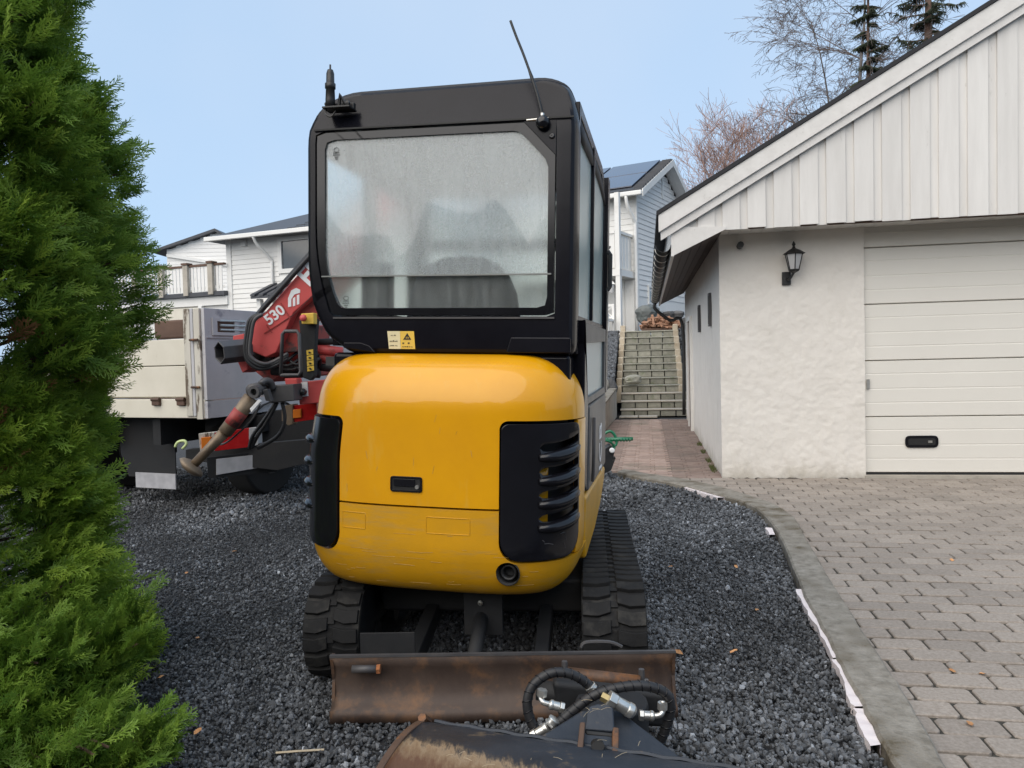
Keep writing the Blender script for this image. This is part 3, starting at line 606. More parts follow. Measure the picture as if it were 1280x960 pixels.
# gable boards
zbot = GA.L(1077, 277, GO)[1]; print('gable bottom z', zbot, GA.L(902, 287, GO), GA.L(1280, 265, GO))
zb0 = GA.L(902, 287, GO)[1]; zb1 = GA.L(1280, 265, GO)[1]; xa0 = GA.L(902, 287, GO)[0]; xa1 = GA.L(1280, 265, GO)[0]
zbf = lambda x: zb0 + (zb1 - zb0) * (x - xa0) / (xa1 - xa0)
def gx(cx): return GA.L(840 + cx / 2.909, 230, GO)[0]
edges = [gx(c) for c in (-10, 90, 180, 272, 368, 463, 560, 662, 763, 866, 970, 1075, 1183, 1290)]
per = .275
while edges[-1] < 2 * XR + .3: edges.append(edges[-1] + per)
for i in range(len(edges) - 1):
    a, b = edges[i], edges[i + 1]; w_ = (b - a); mid = a + w_ * .71
    for (p, q, ya) in ((a + .003, mid, GO), (mid - .012, b + .012, GO + .02)):
        tp = lambda x: (RT(x) if x < XR else RT(2 * XR - x)) - dd * .75
        jb = random.uniform(-.012, .006)
        if tp(min(p, q)) < zbf(p) + .02 and tp(max(p, q)) < zbf(q) + .02: continue
        xs0, xs1 = p, q
        pol = [(xs0, zbf(xs0) + jb), (xs1, zbf(xs1) + jb), (xs1, max(zbf(xs1) + jb + .01, tp(xs1))), (xs0, max(zbf(xs0) + jb + .01, tp(xs0)))]
        MB().prism([GA(x, ya, z) for x, z in pol], GA.y * .019).build('board', GWOOD, g, bevel=.002, seg=1)
MB().prism([GA(x, GO + .045, z) for x, z in [(xe + .6, zb0), (2 * XR - xe - .6, zb0), (XR, RT(XR) - .1)]], GA.y * .02).build('gable_backing', WOODB, g)
# soffit between gable and wall, boards across
k = 0; x = -.02
while x < 4.7:
    zf = zbf(x) + .02
    MB().prism([GA(x, GO + .04, zf), GA(x + .108, GO + .04, zf), GA(x + .108, .06, zf + .005), GA(x, .06, zf + .005)], (0, 0, .018)).build('soffit_board', GWOOD, g)
    x += .114
# eave side: dark sloping soffit boards, white fascia, gutter
ex, ez = GA.L(845, 318, GO); print('eave in', ex, ez, 'end', xe, RT(xe))
ze = ez; fx = ex - .02
for k in range(5):
    a = k / 5; b = (k + .94) / 5; zi = zb0 + .0
    xa, xb_ = fx + (0.0 - fx) * a, fx + (0.0 - fx) * b; za, zb_ = ze + (zi - ze) * a, ze + (zi - ze) * b
    MB().prism([GA(xa, GO, za), GA(xb_, GO, zb_), GA(xb_, 7.9, zb_), GA(xa, 7.9, za)], (0, 0, .02)).build('eave_board', SOFD, g)
MB().b2((fx - .03, GO - .02, ze - .02), (fx, 7.95, RT(fx) - .06), GA).build('fascia', GWOODH, g)
MB().prism([GA(fx + .0, GO - .02, ze - .01), GA(0.02, GO - .02, zb0 + .0), GA(0.02, GO - .02, zb0 + .03), GA(fx, GO - .02, RT(fx) - dd * .8)], GA.y * .02).build('eave_end_board', GWOODH, g)
# roof
mb = MB(); xr0 = xe - .02; ov = .03
for (a, b) in ((xr0, XR), (2 * XR - xr0, XR)):
    f = (lambda x: RT(x) if x <= XR else RT(2 * XR - x))
    mb.prism([GA(a, GO - .10, f(a) - .015), GA(b, GO - .10, f(b) - .015), GA(b, GO - .10, f(b) + ov), GA(a, GO - .10, f(a) + ov)], GA.y * 8.6)
mb.build('roof', ROOFF, g)
# gutter
gt = MB(); gr, gx_, gz_ = .075, fx - .03 - .078, RT(xe) - .03
gz_ = ez + .10
prof = [(math.cos(t), math.sin(t)) for t in np.linspace(-math.pi, 0, 11)]
gt.grid(lambda k_, v_: GA(gx_ + prof[k_][0] * gr, v_, gz_ + prof[k_][1] * gr), list(range(11)), [GO - .03, 2, 5, 7.95])
gt = gt.build('gutter', BLKM, g, smooth=True, solid=.004, recalc=False)
for k in range(14):
    v_ = GO + .25 + k * .58; mb = MB(); pts = [GA(gx_ + math.cos(t) * (gr + .008), v_, gz_ + math.sin(t) * (gr + .008)) for t in np.linspace(-math.pi, 0, 11)]
    mb.tube(pts, .006, 5); mb.build('gutter_bracket', ZINC, gt)
MB().tube(smoothpath([GA(gx_, 7.6, gz_ - .07), GA(gx_, 7.6, gz_ - .2), GA(gx_ + .3, 7.6, gz_ - .45), GA(-.06, 7.6, gz_ - .55), GA(-.06, 7.6, .1)], 4), .035, 8).build('downpipe', BLKM, g, smooth=True)
# vent hole and stub under soffit
MB().tube([GA(.22, -.01, 2.545), GA(.22, -.12, 2.55)], .035, 8).build('spotlight_stub', BLKM, g)
# wall lantern -------------------------------------------------
lx, lz = GA.L(990, 327, -.1); lt = thing('wall_lantern', GA(lx, 0, lz - .13), 'black wall lantern with pointed cap beside the garage door', 'lantern')
def lathe(mb, prof, n_, cx_, cy_, fr):
    vs = []
    for r_, z_ in prof:
        for k_ in range(n_): t = 2 * math.pi * (k_ + .5) / n_; vs.append(fr(cx_ + r_ * math.cos(t), cy_ + r_ * math.sin(t), z_))
    fs = [(i * n_ + k_, i * n_ + (k_ + 1) % n_, (i + 1) * n_ + (k_ + 1) % n_, (i + 1) * n_ + k_) for i in range(len(prof) - 1) for k_ in range(n_)]
    mb.add(vs, fs + [tuple(range(n_)), tuple(range((len(prof) - 1) * n_, len(prof) * n_))]); return mb
lathe(MB(), [(.125, lz + .075), (.07, lz + .11), (.02, lz + .135), (.012, lz + .16), (.022, lz + .175), (.004, lz + .21)], 6, lx + .01, -.15, GA).build('cap', BLKM, lt)
lathe(MB(), [(.09, lz + .07), (.05, lz - .09)], 6, lx + .01, -.15, GA).build('glass', WLAMP, lt)
mb = MB()
for k in range(6):
    t = 2 * math.pi * (k + .5) / 6; c_, s_ = math.cos(t), math.sin(t)
    mb.tube([GA(lx + .01 + .093 * c_, -.15 + .093 * s_, lz + .075), GA(lx + .01 + .053 * c_, -.15 + .053 * s_, lz - .095)], .006, 4)
mb.build('cage', BLKM, lt); lathe(MB(), [(.065, lz - .088), (.05, lz - .11), (.02, lz - .125), (.004, lz - .13)], 6, lx + .01, -.15, GA).build('base', BLKM, lt)
MB().b2((lx - .09, -.03, lz - .24), (lx + .0, .006, lz - .10), GA).build('wall_plate', BLKM, lt, bevel=.004)
MB().tube(smoothpath([GA(lx - .04, -.02, lz - .17), GA(lx - .03, -.10, lz - .19), GA(lx + .01, -.15, lz - .12)], 4), .013, 6).build('arm', BLKM, lt)

# ================================================================ STAIRS AND BANK
SF = Frame(G(776, 521, 0), 10.2)
wS = (G(861, 521) - G(776, 521)).length; st = thing('garden_stairs', SF(wS / 2, 0, 0), 'mossy grey concrete block stairs climbing beside the garage', 'stairs')
NS = 12; RH, TD = HZ / NS, .30
for j in range(NS):
    w0 = 0.008 * j if j > 2 else 0; x0_, x1_ = w0 * .5, wS - (0 if j < 3 else .13) - w0 * .55; nb = 5 if j < 3 else 4; cuts = [x0_ + (x1_ - x0_) * (k + (random.uniform(-.08, .08) if 0 < k < nb else 0)) / nb for k in range(nb + 1)]
    for k in range(nb):
        MB().b2((cuts[k] + .008, j * TD + random.uniform(0, .012), j * RH), (cuts[k + 1] - .008, j * TD + .24, (j + 1) * RH - .035), SF).build('block', STEPM, st, bevel=.012, seg=1)
    MB().b2((x0_ - .01, j * TD - .02, (j + 1) * RH - .033), (x1_ + .01, j * TD + .34, (j + 1) * RH), SF).build('tread', STEPM if j > 2 else CONL, st, bevel=.008, seg=1)
# edging stones each side
eg = thing('stair_edging', SF(0, 1, 0), 'ochre edging stones stepping up both sides of the stairs', 'edging')
for j in range(3, 13):
    for xx in (-.13, wS - .27 + .03 * 0):
        if xx < 0 or j > 2:
            a = xx + (.004 * j if xx < 0 else -.004 * j + .12); MB().b2((a - .02, j * TD - .1, j * RH - .25), (a + .12, j * TD + .19, j * RH + .16), SF).build('edging_stone', OCH, eg, bevel=.02, seg=1)
# low retaining wall on the left of the path, going away
rw = MB(); wa = G(766, 548, 0); pw = [D(766, 505, wa.y)]
RW = thing('retaining_wall', SF(-.3, -2, 0), 'low cream concrete retaining wall along the left of the path', 'wall')
A = SF(-.08, -.1, 0); B = GA(-1.68, 1.6, 0)
for (a, b) in ((A, B),):
    d_ = (b - a).normalized(); nrm = Vector((-1, 0, 0)) * .16
    mb = MB(); mb.prism([a, b, b + Vector((0, 0, .34)), a + Vector((0, 0, .62))], nrm); mb.build('wall_body', CONL, RW, bevel=.01)
    mb = MB(); mb.prism([a + Vector((.01, 0, .622)), b + Vector((.01, 0, .342)), b + Vector((.01, 0, .37)), a + Vector((.01, 0, .65))], nrm * 1.12); mb.build('coping', CONC, RW, bevel=.006)
# stones at the wall head and gravel bank left of the stairs
bank = MB()
bank.grid(lambda x, y: SF(x, y, max(0, .55 + min(1, max(0, (y + .2) / 3.8)) * (HZ - .55) + .03 * math.sin(x * 9 + y * 7))), np.linspace(-5, -.14, 16), np.linspace(-1.2, 4.2, 24))
bank.build('bank', GRAV, kind='structure', recalc=False)
P = []; 
for _ in range(9000):
    x, y = random.uniform(-2.4, -.16), random.uniform(-1.1, 3.9); P.append(tuple(SF(x, y, max(0, .55 + min(1, max(0, (y + .2) / 3.8)) * (HZ - .55)))))
for _ in range(2500):
    x, y = random.uniform(wS - .05, wS + 1.5), random.uniform(.2, 4.0); P.append(tuple(SF(x, y, min(1, max(0, y / 3.8)) * HZ + .02)))
m_ = len(P); scatter('bank_gravel', [(*ico(1, .25, .7, 40 + s), 0) for s in range(4)], [STONE], np.array(P), rng.uniform(0, 6.28, (m_, 3)), rng.uniform(.02, .05, (m_, 3)), rng.integers(0, 4, m_), rng.uniform(.5, 1.6, m_), kind='stuff', origin=tuple(SF(-1, 1, .5)))
rb = MB(); rb.grid(lambda x, y: SF(x, y, min(1, max(0, y / 3.8)) * HZ), [wS - .08, wS + .6, wS + 2], np.linspace(0, 4, 9)); rb.build('bank', GRAV, kind='structure', recalc=False)
def rock(name, c, s, m, lab=None, cat=None, seed=0, parent=None, grp=None):
    v, f = ico(3, .05, 1, seed); q = random.Random(seed); ph = [q.uniform(0, 6) for _ in range(3)]
    vs = [Vector(c) + Vector((p[0] * s[0], p[1] * s[1], p[2] * s[2])) * (1 + .13 * math.sin(p[0] * 3 + ph[0]) * math.sin(p[1] * 3 + ph[1]) + .1 * math.sin(p[2] * 4 + ph[2])) for p in v]
    o = MB().add(vs, f).build(name, m, parent)
    if lab: tag(o, lab, cat, grp)
    return o
rock('boulder', SF(-.42, .0, .72), (.17, .16, .24), CONL, 'pale upright boulder at the head of the retaining wall', 'boulder', 3)
rock('boulder', SF(-.2, .15, .66), (.13, .2, .2), DSTN, 'dark grey boulder between the pale boulder and the stairs', 'boulder', 4)
rock('boulder', SF(.26, .85, .80), (.22, .16, .10), STEPM, 'rough pale stone lying on the left of the stairs', 'boulder', 5)
# rubble wall at top right with boulders
sw = thing('rubble_wall', SF(wS + .5, 4.4, HZ - .3), 'dark rubble stone wall at the top right of the stairs', 'wall')
q = random.Random(5)
for j in range(3):
    for i in range(8):
        rock('stone', SF(wS - .55 + i * .30 + q.uniform(-.05, .05) + (.18 if j % 2 else 0), 5.4 + q.uniform(-.05, .08) + j * .05, HZ + .1 + j * .2), (.17, .15, .12), DSTN, seed=100 + i * 9 + j, parent=sw)
# firewood heap under tarp
fw = thing('firewood_pallet', SF(.98, 4.35, HZ), 'heap of orange split firewood on a pallet with grey tarp behind', 'firewood heap')
MB().b2((.45, 4.0, HZ - .02), (1.5, 4.8, HZ + .08), SF).build('pallet', WOODB, fw)
fl, ff = MB(), []
for i in range(150):
    a = random.uniform(-1, 1); b = random.uniform(0, 1); z = HZ + .1 + .30 * b * (1 - a * a * .7); x = .97 + a * .47; y = 4.35 + random.uniform(-.3, .3) - .1 * (1 - b)
    e = Euler((random.uniform(0, 3), random.uniform(0, 3), random.uniform(0, 3))).to_matrix(); fl.box((x, y, z), (.05, .06, .22), SF, e)
o = fl.build('firewood', FIRE, fw); o['kind'] = 'stuff'
rock('tarp', SF(.62, 5.0, HZ + .5), (.35, .25, .28), TARP, seed=11, parent=fw)
# plank slabs at stair foot
MB().b2((-.02, -.42, 0.0), (.38, -.06, .035), SF).build('paving_slab', CONL, path, bevel=.005); MB().b2((.40, -.40, 0.0), (.80, -.06, .035), SF).build('paving_slab', CONL, path, bevel=.005)
# moss tufts along garage foot
for i, v_ in enumerate((.5, .75, 1.3, 2.2, 3.1)):
    P = []; 
    mo = MB(); q = random.Random(i)
    for _ in range(60):
        b = GA(-.02 - q.uniform(0, .06), v_ + q.uniform(-.15, .15), 0); mo.add([b, b + Vector((.006, 0, 0)), b + Vector((q.uniform(-.03, .03), q.uniform(-.03, .03), q.uniform(.02, .06)))], [(0, 1, 2)])
    o = mo.build('grass_tuft', MOSS, recalc=False); tag(o, ('nearest small weed tuft at the foot of the garage side wall', 'second weed tuft along the foot of the garage side wall', 'third weed tuft along the foot of the garage side wall', 'weed tuft below the first slot window of the garage side wall', 'farthest weed tuft at the foot of the garage side wall')[i], 'weed', 'weeds along the garage side wall')

# ================================================================ EXCAVATOR
o_ = D(548, 640, 3.05); XF = Frame((o_.x, o_.y, 0), 12, 2)
ex = thing('mini_excavator', (o_.x + .2, o_.y + 1.0, 0), 'yellow and black mini excavator seen from behind, its cab windows fogged', 'excavator')
# tail shell: s runs round the plan, z up
ta, tb, tn, tcx = .625, .45, 3.2, -.08
tp_ = [(-ta, 1.5), (-ta, .8), (-ta, tb)] + [(ta * math.copysign(abs(math.sin(t)) ** (2 / tn), math.sin(t)), tb * (1 - abs(math.cos(t)) ** (2 / tn))) for t in np.linspace(-math.pi / 2, math.pi / 2, 241)[1:-1]] + [(ta, tb), (ta, .8), (ta, 1.5)]
tp_ = np.array(tp_); tsl = np.r_[0, np.cumsum(np.linalg.norm(np.diff(tp_, axis=0), axis=1))]; tsl -= tsl[-1] / 2
SM = tsl[-1]
def inset(z):
    if z > 1.19: return .21 * (1 - math.sqrt(max(0, 1 - min(1, (z - 1.19) / .228) ** 2)))
    if z < .66: return .15 * (1 - math.sqrt(max(0, 1 - min(1, (.66 - z) / .235) ** 2)))
    return 0
def sstep(a, b, x): t = min(1, max(0, (x - a) / (b - a))); return t * t * (3 - 2 * t)
def TS(s, z, off=0.0):
    x = np.interp(s, tsl, tp_[:, 0]); y = np.interp(s, tsl, tp_[:, 1]); h = .012
    tx = np.interp(s + h, tsl, tp_[:, 0]) - np.interp(s - h, tsl, tp_[:, 0]); ty = np.interp(s + h, tsl, tp_[:, 1]) - np.interp(s - h, tsl, tp_[:, 1])
    q = math.hypot(tx, ty) + 1e-9; nx, ny = ty / q, -tx / q
    i = inset(z) - off; x -= nx * i; y -= ny * i
    if x < 0: x *= 1 - .06 * sstep(.95, 1.25, z)
    else: x *= .955
    return XF(x + tcx, y, z)
def patch(rows, off, th, name, m, nu=48, bevel=.006, extra=None, parent=ex, lattice=None):
    """rows: list of (z, s0, s1); closed slab following the tail surface"""
    outer, inner = [], []
    for (z, a, b) in rows:
        for k in range(nu + 1):
            t = k / nu; s = a + (b - a) * t; d = off(s, z) if callable(off) else off
            outer.append(TS(s, z, d)); inner.append(TS(s, z, d - th))
    W = nu + 1; H = len(rows); N0 = len(outer); vs = outer + inner; fs = []
    for j in range(H - 1):
        for k in range(nu):
            a = j * W + k; fs += [(a, a + 1, a + W + 1, a + W), (N0 + a, N0 + a + W, N0 + a + W + 1, N0 + a + 1)]
    for k in range(nu): fs += [(k, N0 + k, N0 + k + 1, k + 1), ((H-1)*W + k, (H-1)*W + k + 1, N0 + (H-1)*W + k + 1, N0 + (H-1)*W + k)]
    for j in range(H - 1): fs += [(j*W, (j+1)*W, N0 + (j+1)*W, N0 + j*W), (j*W+nu, N0+j*W+nu, N0+(j+1)*W+nu, (j+1)*W+nu)]
    return MB().add(vs, fs).build(name, m, parent, smooth=True, bevel=bevel)
def arcs(z0, z1, r0, r1, n=8):   # z samples dense near both ends
    zs = [z0 + r0 * (1 - math.cos(t)) for t in np.linspace(0, math.pi / 2, n)] + list(np.linspace(z0 + r0, z1 - r1, 14))[1:-1] + [z1 - r1 * (1 - math.cos(t)) for t in np.linspace(math.pi / 2, 0, n)]
    return zs
def rr(z, z0, z1, r0, r1):       # how far a rounded corner pulls the edge in at height z
    if z < z0 + r0: q = 1 - (z - z0) / r0; return r0 * (1 - math.sqrt(max(0, 1 - q * q)))
    if z > z1 - r1: q = 1 - (z1 - z) / r1; return r1 * (1 - math.sqrt(max(0, 1 - q * q)))
    return 0
SR0, SR1, SL1, SL0 = .318, .70, -.395, -.86     # vent limits (right vent s0,s1; left vent right edge, left end)
VZ0, VZ1 = .60, 1.145
GAP = .007
VB = VZ1 + .012
SEAM = .803
# hood: fixed columns, the outer ones only above the vents
def gpatch(colL, colC, colR, rows, th, name, m, bevel, eL, eR, parent=ex):
    """rows: (z, wide, dL, dR); central columns near the edge follow the rounded corner"""
    cols = colL + colC + colR; nL, nC = len(colL), len(colC); V = {}; vs = []; fs = []; NC = len(cols)
    def sv(j, i):
        z, wide, dL, dR = rows[j]; s = cols[i]
        if nL <= i < nL + nC:
            if s - eL < .08: s = eL - dL + (s - eL) * (.08 + dL) / .08
            if eR - s < .08: s = eR + dR - (eR - s) * (.08 + dR) / .08
        elif i < nL: s = colL[0] + (s - colL[0]) * ((eL - dL) - colL[0]) / (eL - colL[0])
        else: s = colR[-1] - (colR[-1] - s) * (colR[-1] - (eR + dR)) / (colR[-1] - eR)
        return s, z
    def vid(j, i, o):
        if (j, i, o) not in V: s, z = sv(j, i); V[(j, i, o)] = len(vs); vs.append(TS(s, z, 0 if o == 0 else -th))
        return V[(j, i, o)]
    present = set()
    for j in range(len(rows) - 1):
        for i in range(NC - 1):
            central = nL <= i < nL + nC - 1
            if central or (rows[j][1] and rows[j + 1][1]): present.add((j, i))
    for (j, i) in present:
        fs += [(vid(j, i, 0), vid(j, i + 1, 0), vid(j + 1, i + 1, 0), vid(j + 1, i, 0)), (vid(j, i, 1), vid(j + 1, i, 1), vid(j + 1, i + 1, 1), vid(j, i + 1, 1))]
        for (dj, di, a, b) in ((-1, 0, (j, i), (j, i + 1)), (1, 0, (j + 1, i + 1), (j + 1, i)), (0, -1, (j + 1, i), (j, i)), (0, 1, (j, i + 1), (j + 1, i + 1))):
            if (j + dj, i + di) not in present: fs.append((vid(*b, 0), vid(*a, 0), vid(*a, 1), vid(*b, 1)))
    return MB().add(vs, fs).build(name, m, parent, smooth=True, bevel=bevel)
eL, eR = SL1 + GAP, SR0 - GAP; HR = .80
cC = list(np.linspace(eL, eL + .08, 9)) + list(np.linspace(eL + .08, eR - .08, 36))[1:-1] + list(np.linspace(eR - .08, eR, 9))
cLl = list(np.linspace(-1.2, -.95, 4)) + list(np.linspace(-.95, eL, 34))[1:-1]; cRr = list(np.linspace(eR, HR, 34))[1:]
RC = .035
rows = [(z, False, 0, 0) for z in [SEAM + .004, SEAM + .012] + list(np.linspace(SEAM + .05, VB - RC, 10))]
for t in np.linspace(.2, math.pi / 2 - .12, 6): rows.append((VB - RC + RC * math.sin(t), False, RC * (1 - math.cos(t)), RC * (1 - math.cos(t))))
rows.append((VB, True, RC, RC)); rows.append((VB + .012, True, RC * .8, RC * .8))
rows += [(z, True, 0, 0) for z in [1.19] + [1.19 + .228 * math.sin(t) for t in np.linspace(.12, math.pi / 2 - .02, 14)]]
hood = gpatch(cLl, cC, cRr, rows, .018, 'engine_hood', YEL, .003, eL, eR)
# counterweight
cz = [z for z in [.66 - .235 * math.sin(t) for t in np.linspace(math.pi / 2 - .01, 0, 15)] if z < VZ0 - .03]
RB = .085; ZB = VZ0 - .010
rows = [(z, True, 0, 0) for z in cz] + [(ZB, True, RB, RB)]
for t in np.linspace(.2, math.pi / 2, 8): rows.append((ZB + RB * (1 - math.cos(t)), False, RB * (1 - math.sin(t)), RB * (1 - math.sin(t))))
rows += [(z, False, 0, 0) for z in list(np.linspace(ZB + RB + .02, SEAM - .012, 6)) + [SEAM - .004]]
cRw = list(np.linspace(eR, .95, 38))[1:]
cw = gpatch(cLl, cC, cRw, rows, .03, 'counterweight', YEL2, .005, eL, eR)
def carve(o, cutter):
    mods = [(q.type, q.width if q.type == 'BEVEL' else 0) for q in o.modifiers]; o.modifiers.clear()
    q = o.modifiers.new('cut', 'BOOLEAN'); q.operation = 'DIFFERENCE'; q.solver = 'EXACT'; q.object = cutter
    bpy.context.view_layer.update(); me = bpy.data.meshes.new_from_object(o.evaluated_get(bpy.context.evaluated_depsgraph_get()))
    o.modifiers.clear(); o.data = me; me.polygons.foreach_set('use_smooth', [True] * len(me.polygons)); me.set_sharp_from_angle(angle=R(40)); bpy.data.objects.remove(cutter)
# yellow strip ahead of the right vent and body sides
patch([(z, SR1 + GAP, .84) for z in np.linspace(VZ0 - .005, VB - .004, 14)], -.002, .02, 'side_panel', YEL, 24, bevel=.003)
# vents
def vent(a, b, name, bulge, flip):
    rws = []
    for z in arcs(VZ0, VZ1, .085, .03):
        d0 = rr(z, VZ0, VZ1, .085, .03); d1 = rr(z, VZ0, VZ1, .10, .04)
        rws.append((z, a + (d0 if not flip else d1), b - (d1 if not flip else d0)))
    return patch(rws, lambda s, z: .010, .02, name, BLK, 44, bevel=.006)
rv = vent(SR0, SR1, 'engine_vent', 0, False); lv = vent(SL0, SL1, 'engine_vent', 0, True)
def TN(s, z): a = TS(s, z, 0); b = TS(s, z, .1); return (b - a).normalized()
def slot(vent_, s0, s1, z, hgt, sgn):
    # boolean cutter, capsule with its far end open; then a curved louvre lip under it
    n_ = 14; up = []; lo = []
    for k in range(n_ + 1):
        t = k / n_; s = s0 + (s1 - s0) * t; hh = hgt * min(1, math.sqrt(max(.0, 1 - (1 - min(1, t * 5)) ** 2)) + .03)
        zc = z + .034 * t * t; up.append((s, zc + hh * .5)); lo.append((s, zc - hh * .5))
    ring = up + lo[::-1]; N_ = len(ring)
    vs = [TS(s, q, .06) for s, q in ring] + [TS(s, q, -.05) for s, q in ring]
    fs = [tuple(range(N_)), tuple(range(N_, 2 * N_))[::-1]] + [(i, (i + 1) % N_, (i + 1) % N_ + N_, i + N_) for i in range(N_)]
    return vs, fs
def louvres(vent_, s0, s1, zl, hgt, sgn, yel):
    cut = MB()
    for z in zl: cut.add(*slot(vent_, s0, s1, z, hgt, sgn))
    co = cut.build('cutter', None, ex); bm_ = vent_.modifiers.new('slots', 'BOOLEAN'); bm_.operation = 'DIFFERENCE'; bm_.solver = 'EXACT'; bm_.object = co
    # apply: bake to mesh, so no helper stays in the scene
    vent_.modifiers.move(len(vent_.modifiers) - 1, 0)
    bv = vent_.modifiers['edges']; vent_.modifiers.remove(bv)
    bpy.context.view_layer.update(); me = bpy.data.meshes.new_from_object(vent_.evaluated_get(bpy.context.evaluated_depsgraph_get()))
    vent_.modifiers.clear(); vent_.data = me; bpy.data.objects.remove(co)
    q = vent_.modifiers.new('edges', 'BEVEL'); q.width = .002; q.segments = 1; q.limit_method = 'ANGLE'; q.angle_limit = R(40)
    for z in zl:      # protruding lip below each slot
        pts = []; rs = []
        for k in range(15):
            t = k / 14; s = s0 + (s1 - s0) * t; env = math.sin(math.pi * min(1, t * .93 + .05)) ** .6
            pts.append(TS(s, z - hgt * .5 - .016 + .034 * t * t - .006, .008 + .010 * env)); rs.append(.008 + .016 * env)
        MB().tube(pts, rs, 10).build('louvre', BLK, vent_, smooth=True)
louvres(rv, .475, .688, [1.05, .955, .862, .768], .032, 1, True)
louvres(lv, -.80, -.50, [1.05, .955, .862, .768], .032, -1, False) if False else None
for z in (1.04, .945, .85, .755):
    pts = [TS(-.80 + .24 * k / 12, z, .004 + .010 * math.sin(math.pi * k / 12)) for k in range(13)]; rs = [.005 + .017 * math.sin(math.pi * k / 12) for k in range(13)]
    MB().tube(pts, rs, 10).build('louvre', BLK, lv, smooth=True)
for (sa, za, sb, zb9) in ((.50, .668, .54, .662), (.60, .700, .605, .672), (.572, .70, .60, .703), (.595, .66, .60, .64), (.49, .682, .50, .675)):
    MB().tube([TS(sa, za, .011), TS((sa + sb) / 2, (za + zb9) / 2 + .003, .011), TS(sb, zb9, .011)], .0016, 4).build('scuff', GRM, rv)
q = random.Random(44)
for k in range(26):
    s_ = q.uniform(-.5, .45); z_ = q.uniform(.47, .70); L_ = q.uniform(.02, .12)
    if -.40 < s_ < .29 or z_ < .57: MB().tube([TS(s_, z_, .0003), TS(s_ + L_ / 2, z_ + q.uniform(-.002, .002), .0004), TS(s_ + L_, z_ + q.uniform(-.003, .003), .0003)], q.uniform(.0005, .0011), 4).build('scratch', SCRM, cw)
for k in range(9):
    s_ = q.uniform(-.36, .26); z_ = q.uniform(.85, 1.25); MB().tube([TS(s_, z_, .0003), TS(s_ + q.uniform(-.01, .01), z_ - q.uniform(.01, .035), .0003)], q.uniform(.0005, .001), 4).build('scratch', SCRM, hood)
# inner walls seen through the slots: dark with a yellow frame piece
patch([(z, -SM + .05, SM - .05) for z in (.5, .7, .9, 1.1, 1.3)], -.075, .01, 'inner_wall', STL, 60, bevel=0)
patch([(z, .45, .545) for z in (.62, .7, .8, .9, 1.0)], -.045, .02, 'frame_bracket', YEL, 8, bevel=0)
# embossed rectangles
for (a, b) in ((-.372, -.262), (.002, .19)):
    z0_, z1_ = .70, .765; pts = [(a, z0_), (b, z0_), (b, z1_), (a, z1_), (a, z0_)]; pp = []
    for i in range(4):
        for k in range(8): t = k / 8; pp.append(TS(pts[i][0] + (pts[i + 1][0] - pts[i][0]) * t, pts[i][1] + (pts[i + 1][1] - pts[i][1]) * t, .0))
    MB().tube(pp + [pp[0]], .0020, 6, cap=False).build('embossed_outline', YEL2, cw, smooth=True)
# hood latch
lp = roundpoly([(-.15, .862), (-.015, .862), (-.015, .925), (-.15, .925)], .012)
la = MB().prism([TS(s, z, .003) for s, z in lp], XF.y * .01).build('latch', BLKM, hood)
fo = lp; fi = rim(lp, .008); mb = frame_mb(fo, fi, lambda s, z: TS(s, z, .006), XF.y * .008); mb.build('latch_frame', BLK, la, bevel=.001, seg=1)
MB().prism([TS(s, z, .008) for s, z in roundpoly([(-.135, .885), (-.045, .885), (-.045, .915), (-.135, .915)], .006)], XF.y * .008).build('pull', BLK, la, bevel=.001)
mb = MB(); c0 = TS(-.035, .885, .0); mb.tube([c0, c0 - XF.y * .012], .008, 12); mb.build('lock', ZINC, la)
# exhaust hole
xs_, zs_ = XF.L(634, 718, .03)
c0 = XF(xs_, 0.03, zs_)
mb = MB(); k_ = 28
def circ(c, r_, dy, n_=28): return [c + XF.x * (r_ * math.cos(2 * math.pi * k / n_)) + XF.z * (r_ * math.sin(2 * math.pi * k / n_)) + XF.y * dy for k in range(n_)]
def lath_y(mb, c, prof, n_=28):
    vs = []; 
    for r_, dy in prof: vs += circ(c, r_, dy, n_)
    mb.add(vs, [(i * n_ + k, i * n_ + (k + 1) % n_, (i + 1) * n_ + (k + 1) % n_, (i + 1) * n_ + k) for i in range(len(prof) - 1) for k in range(n_)]); return mb
ppc = XF(xs_, 0.0, zs_)
yS = .045
ct = MB(); ct.add(circ(ppc, .047, -.05) + circ(ppc, .047, .2), [tuple(range(28)), tuple(range(28, 56))[::-1]] + [(i, (i + 1) % 28, (i + 1) % 28 + 28, i + 28) for i in range(28)])
carve(cw, ct.build('cutter', None, ex))
lath_y(MB(), ppc, [(.050, yS - .004), (.046, yS - .010), (.0465, yS + .05), (.0005, yS + .055)]).build('tow_hole', STL, cw, smooth=True)
lath_y(MB(), ppc, [(.032, yS + .05), (.032, yS + .008), (.024, yS + .008), (.022, yS + .05)]).build('exhaust_pipe', BLKM, cw, smooth=True)

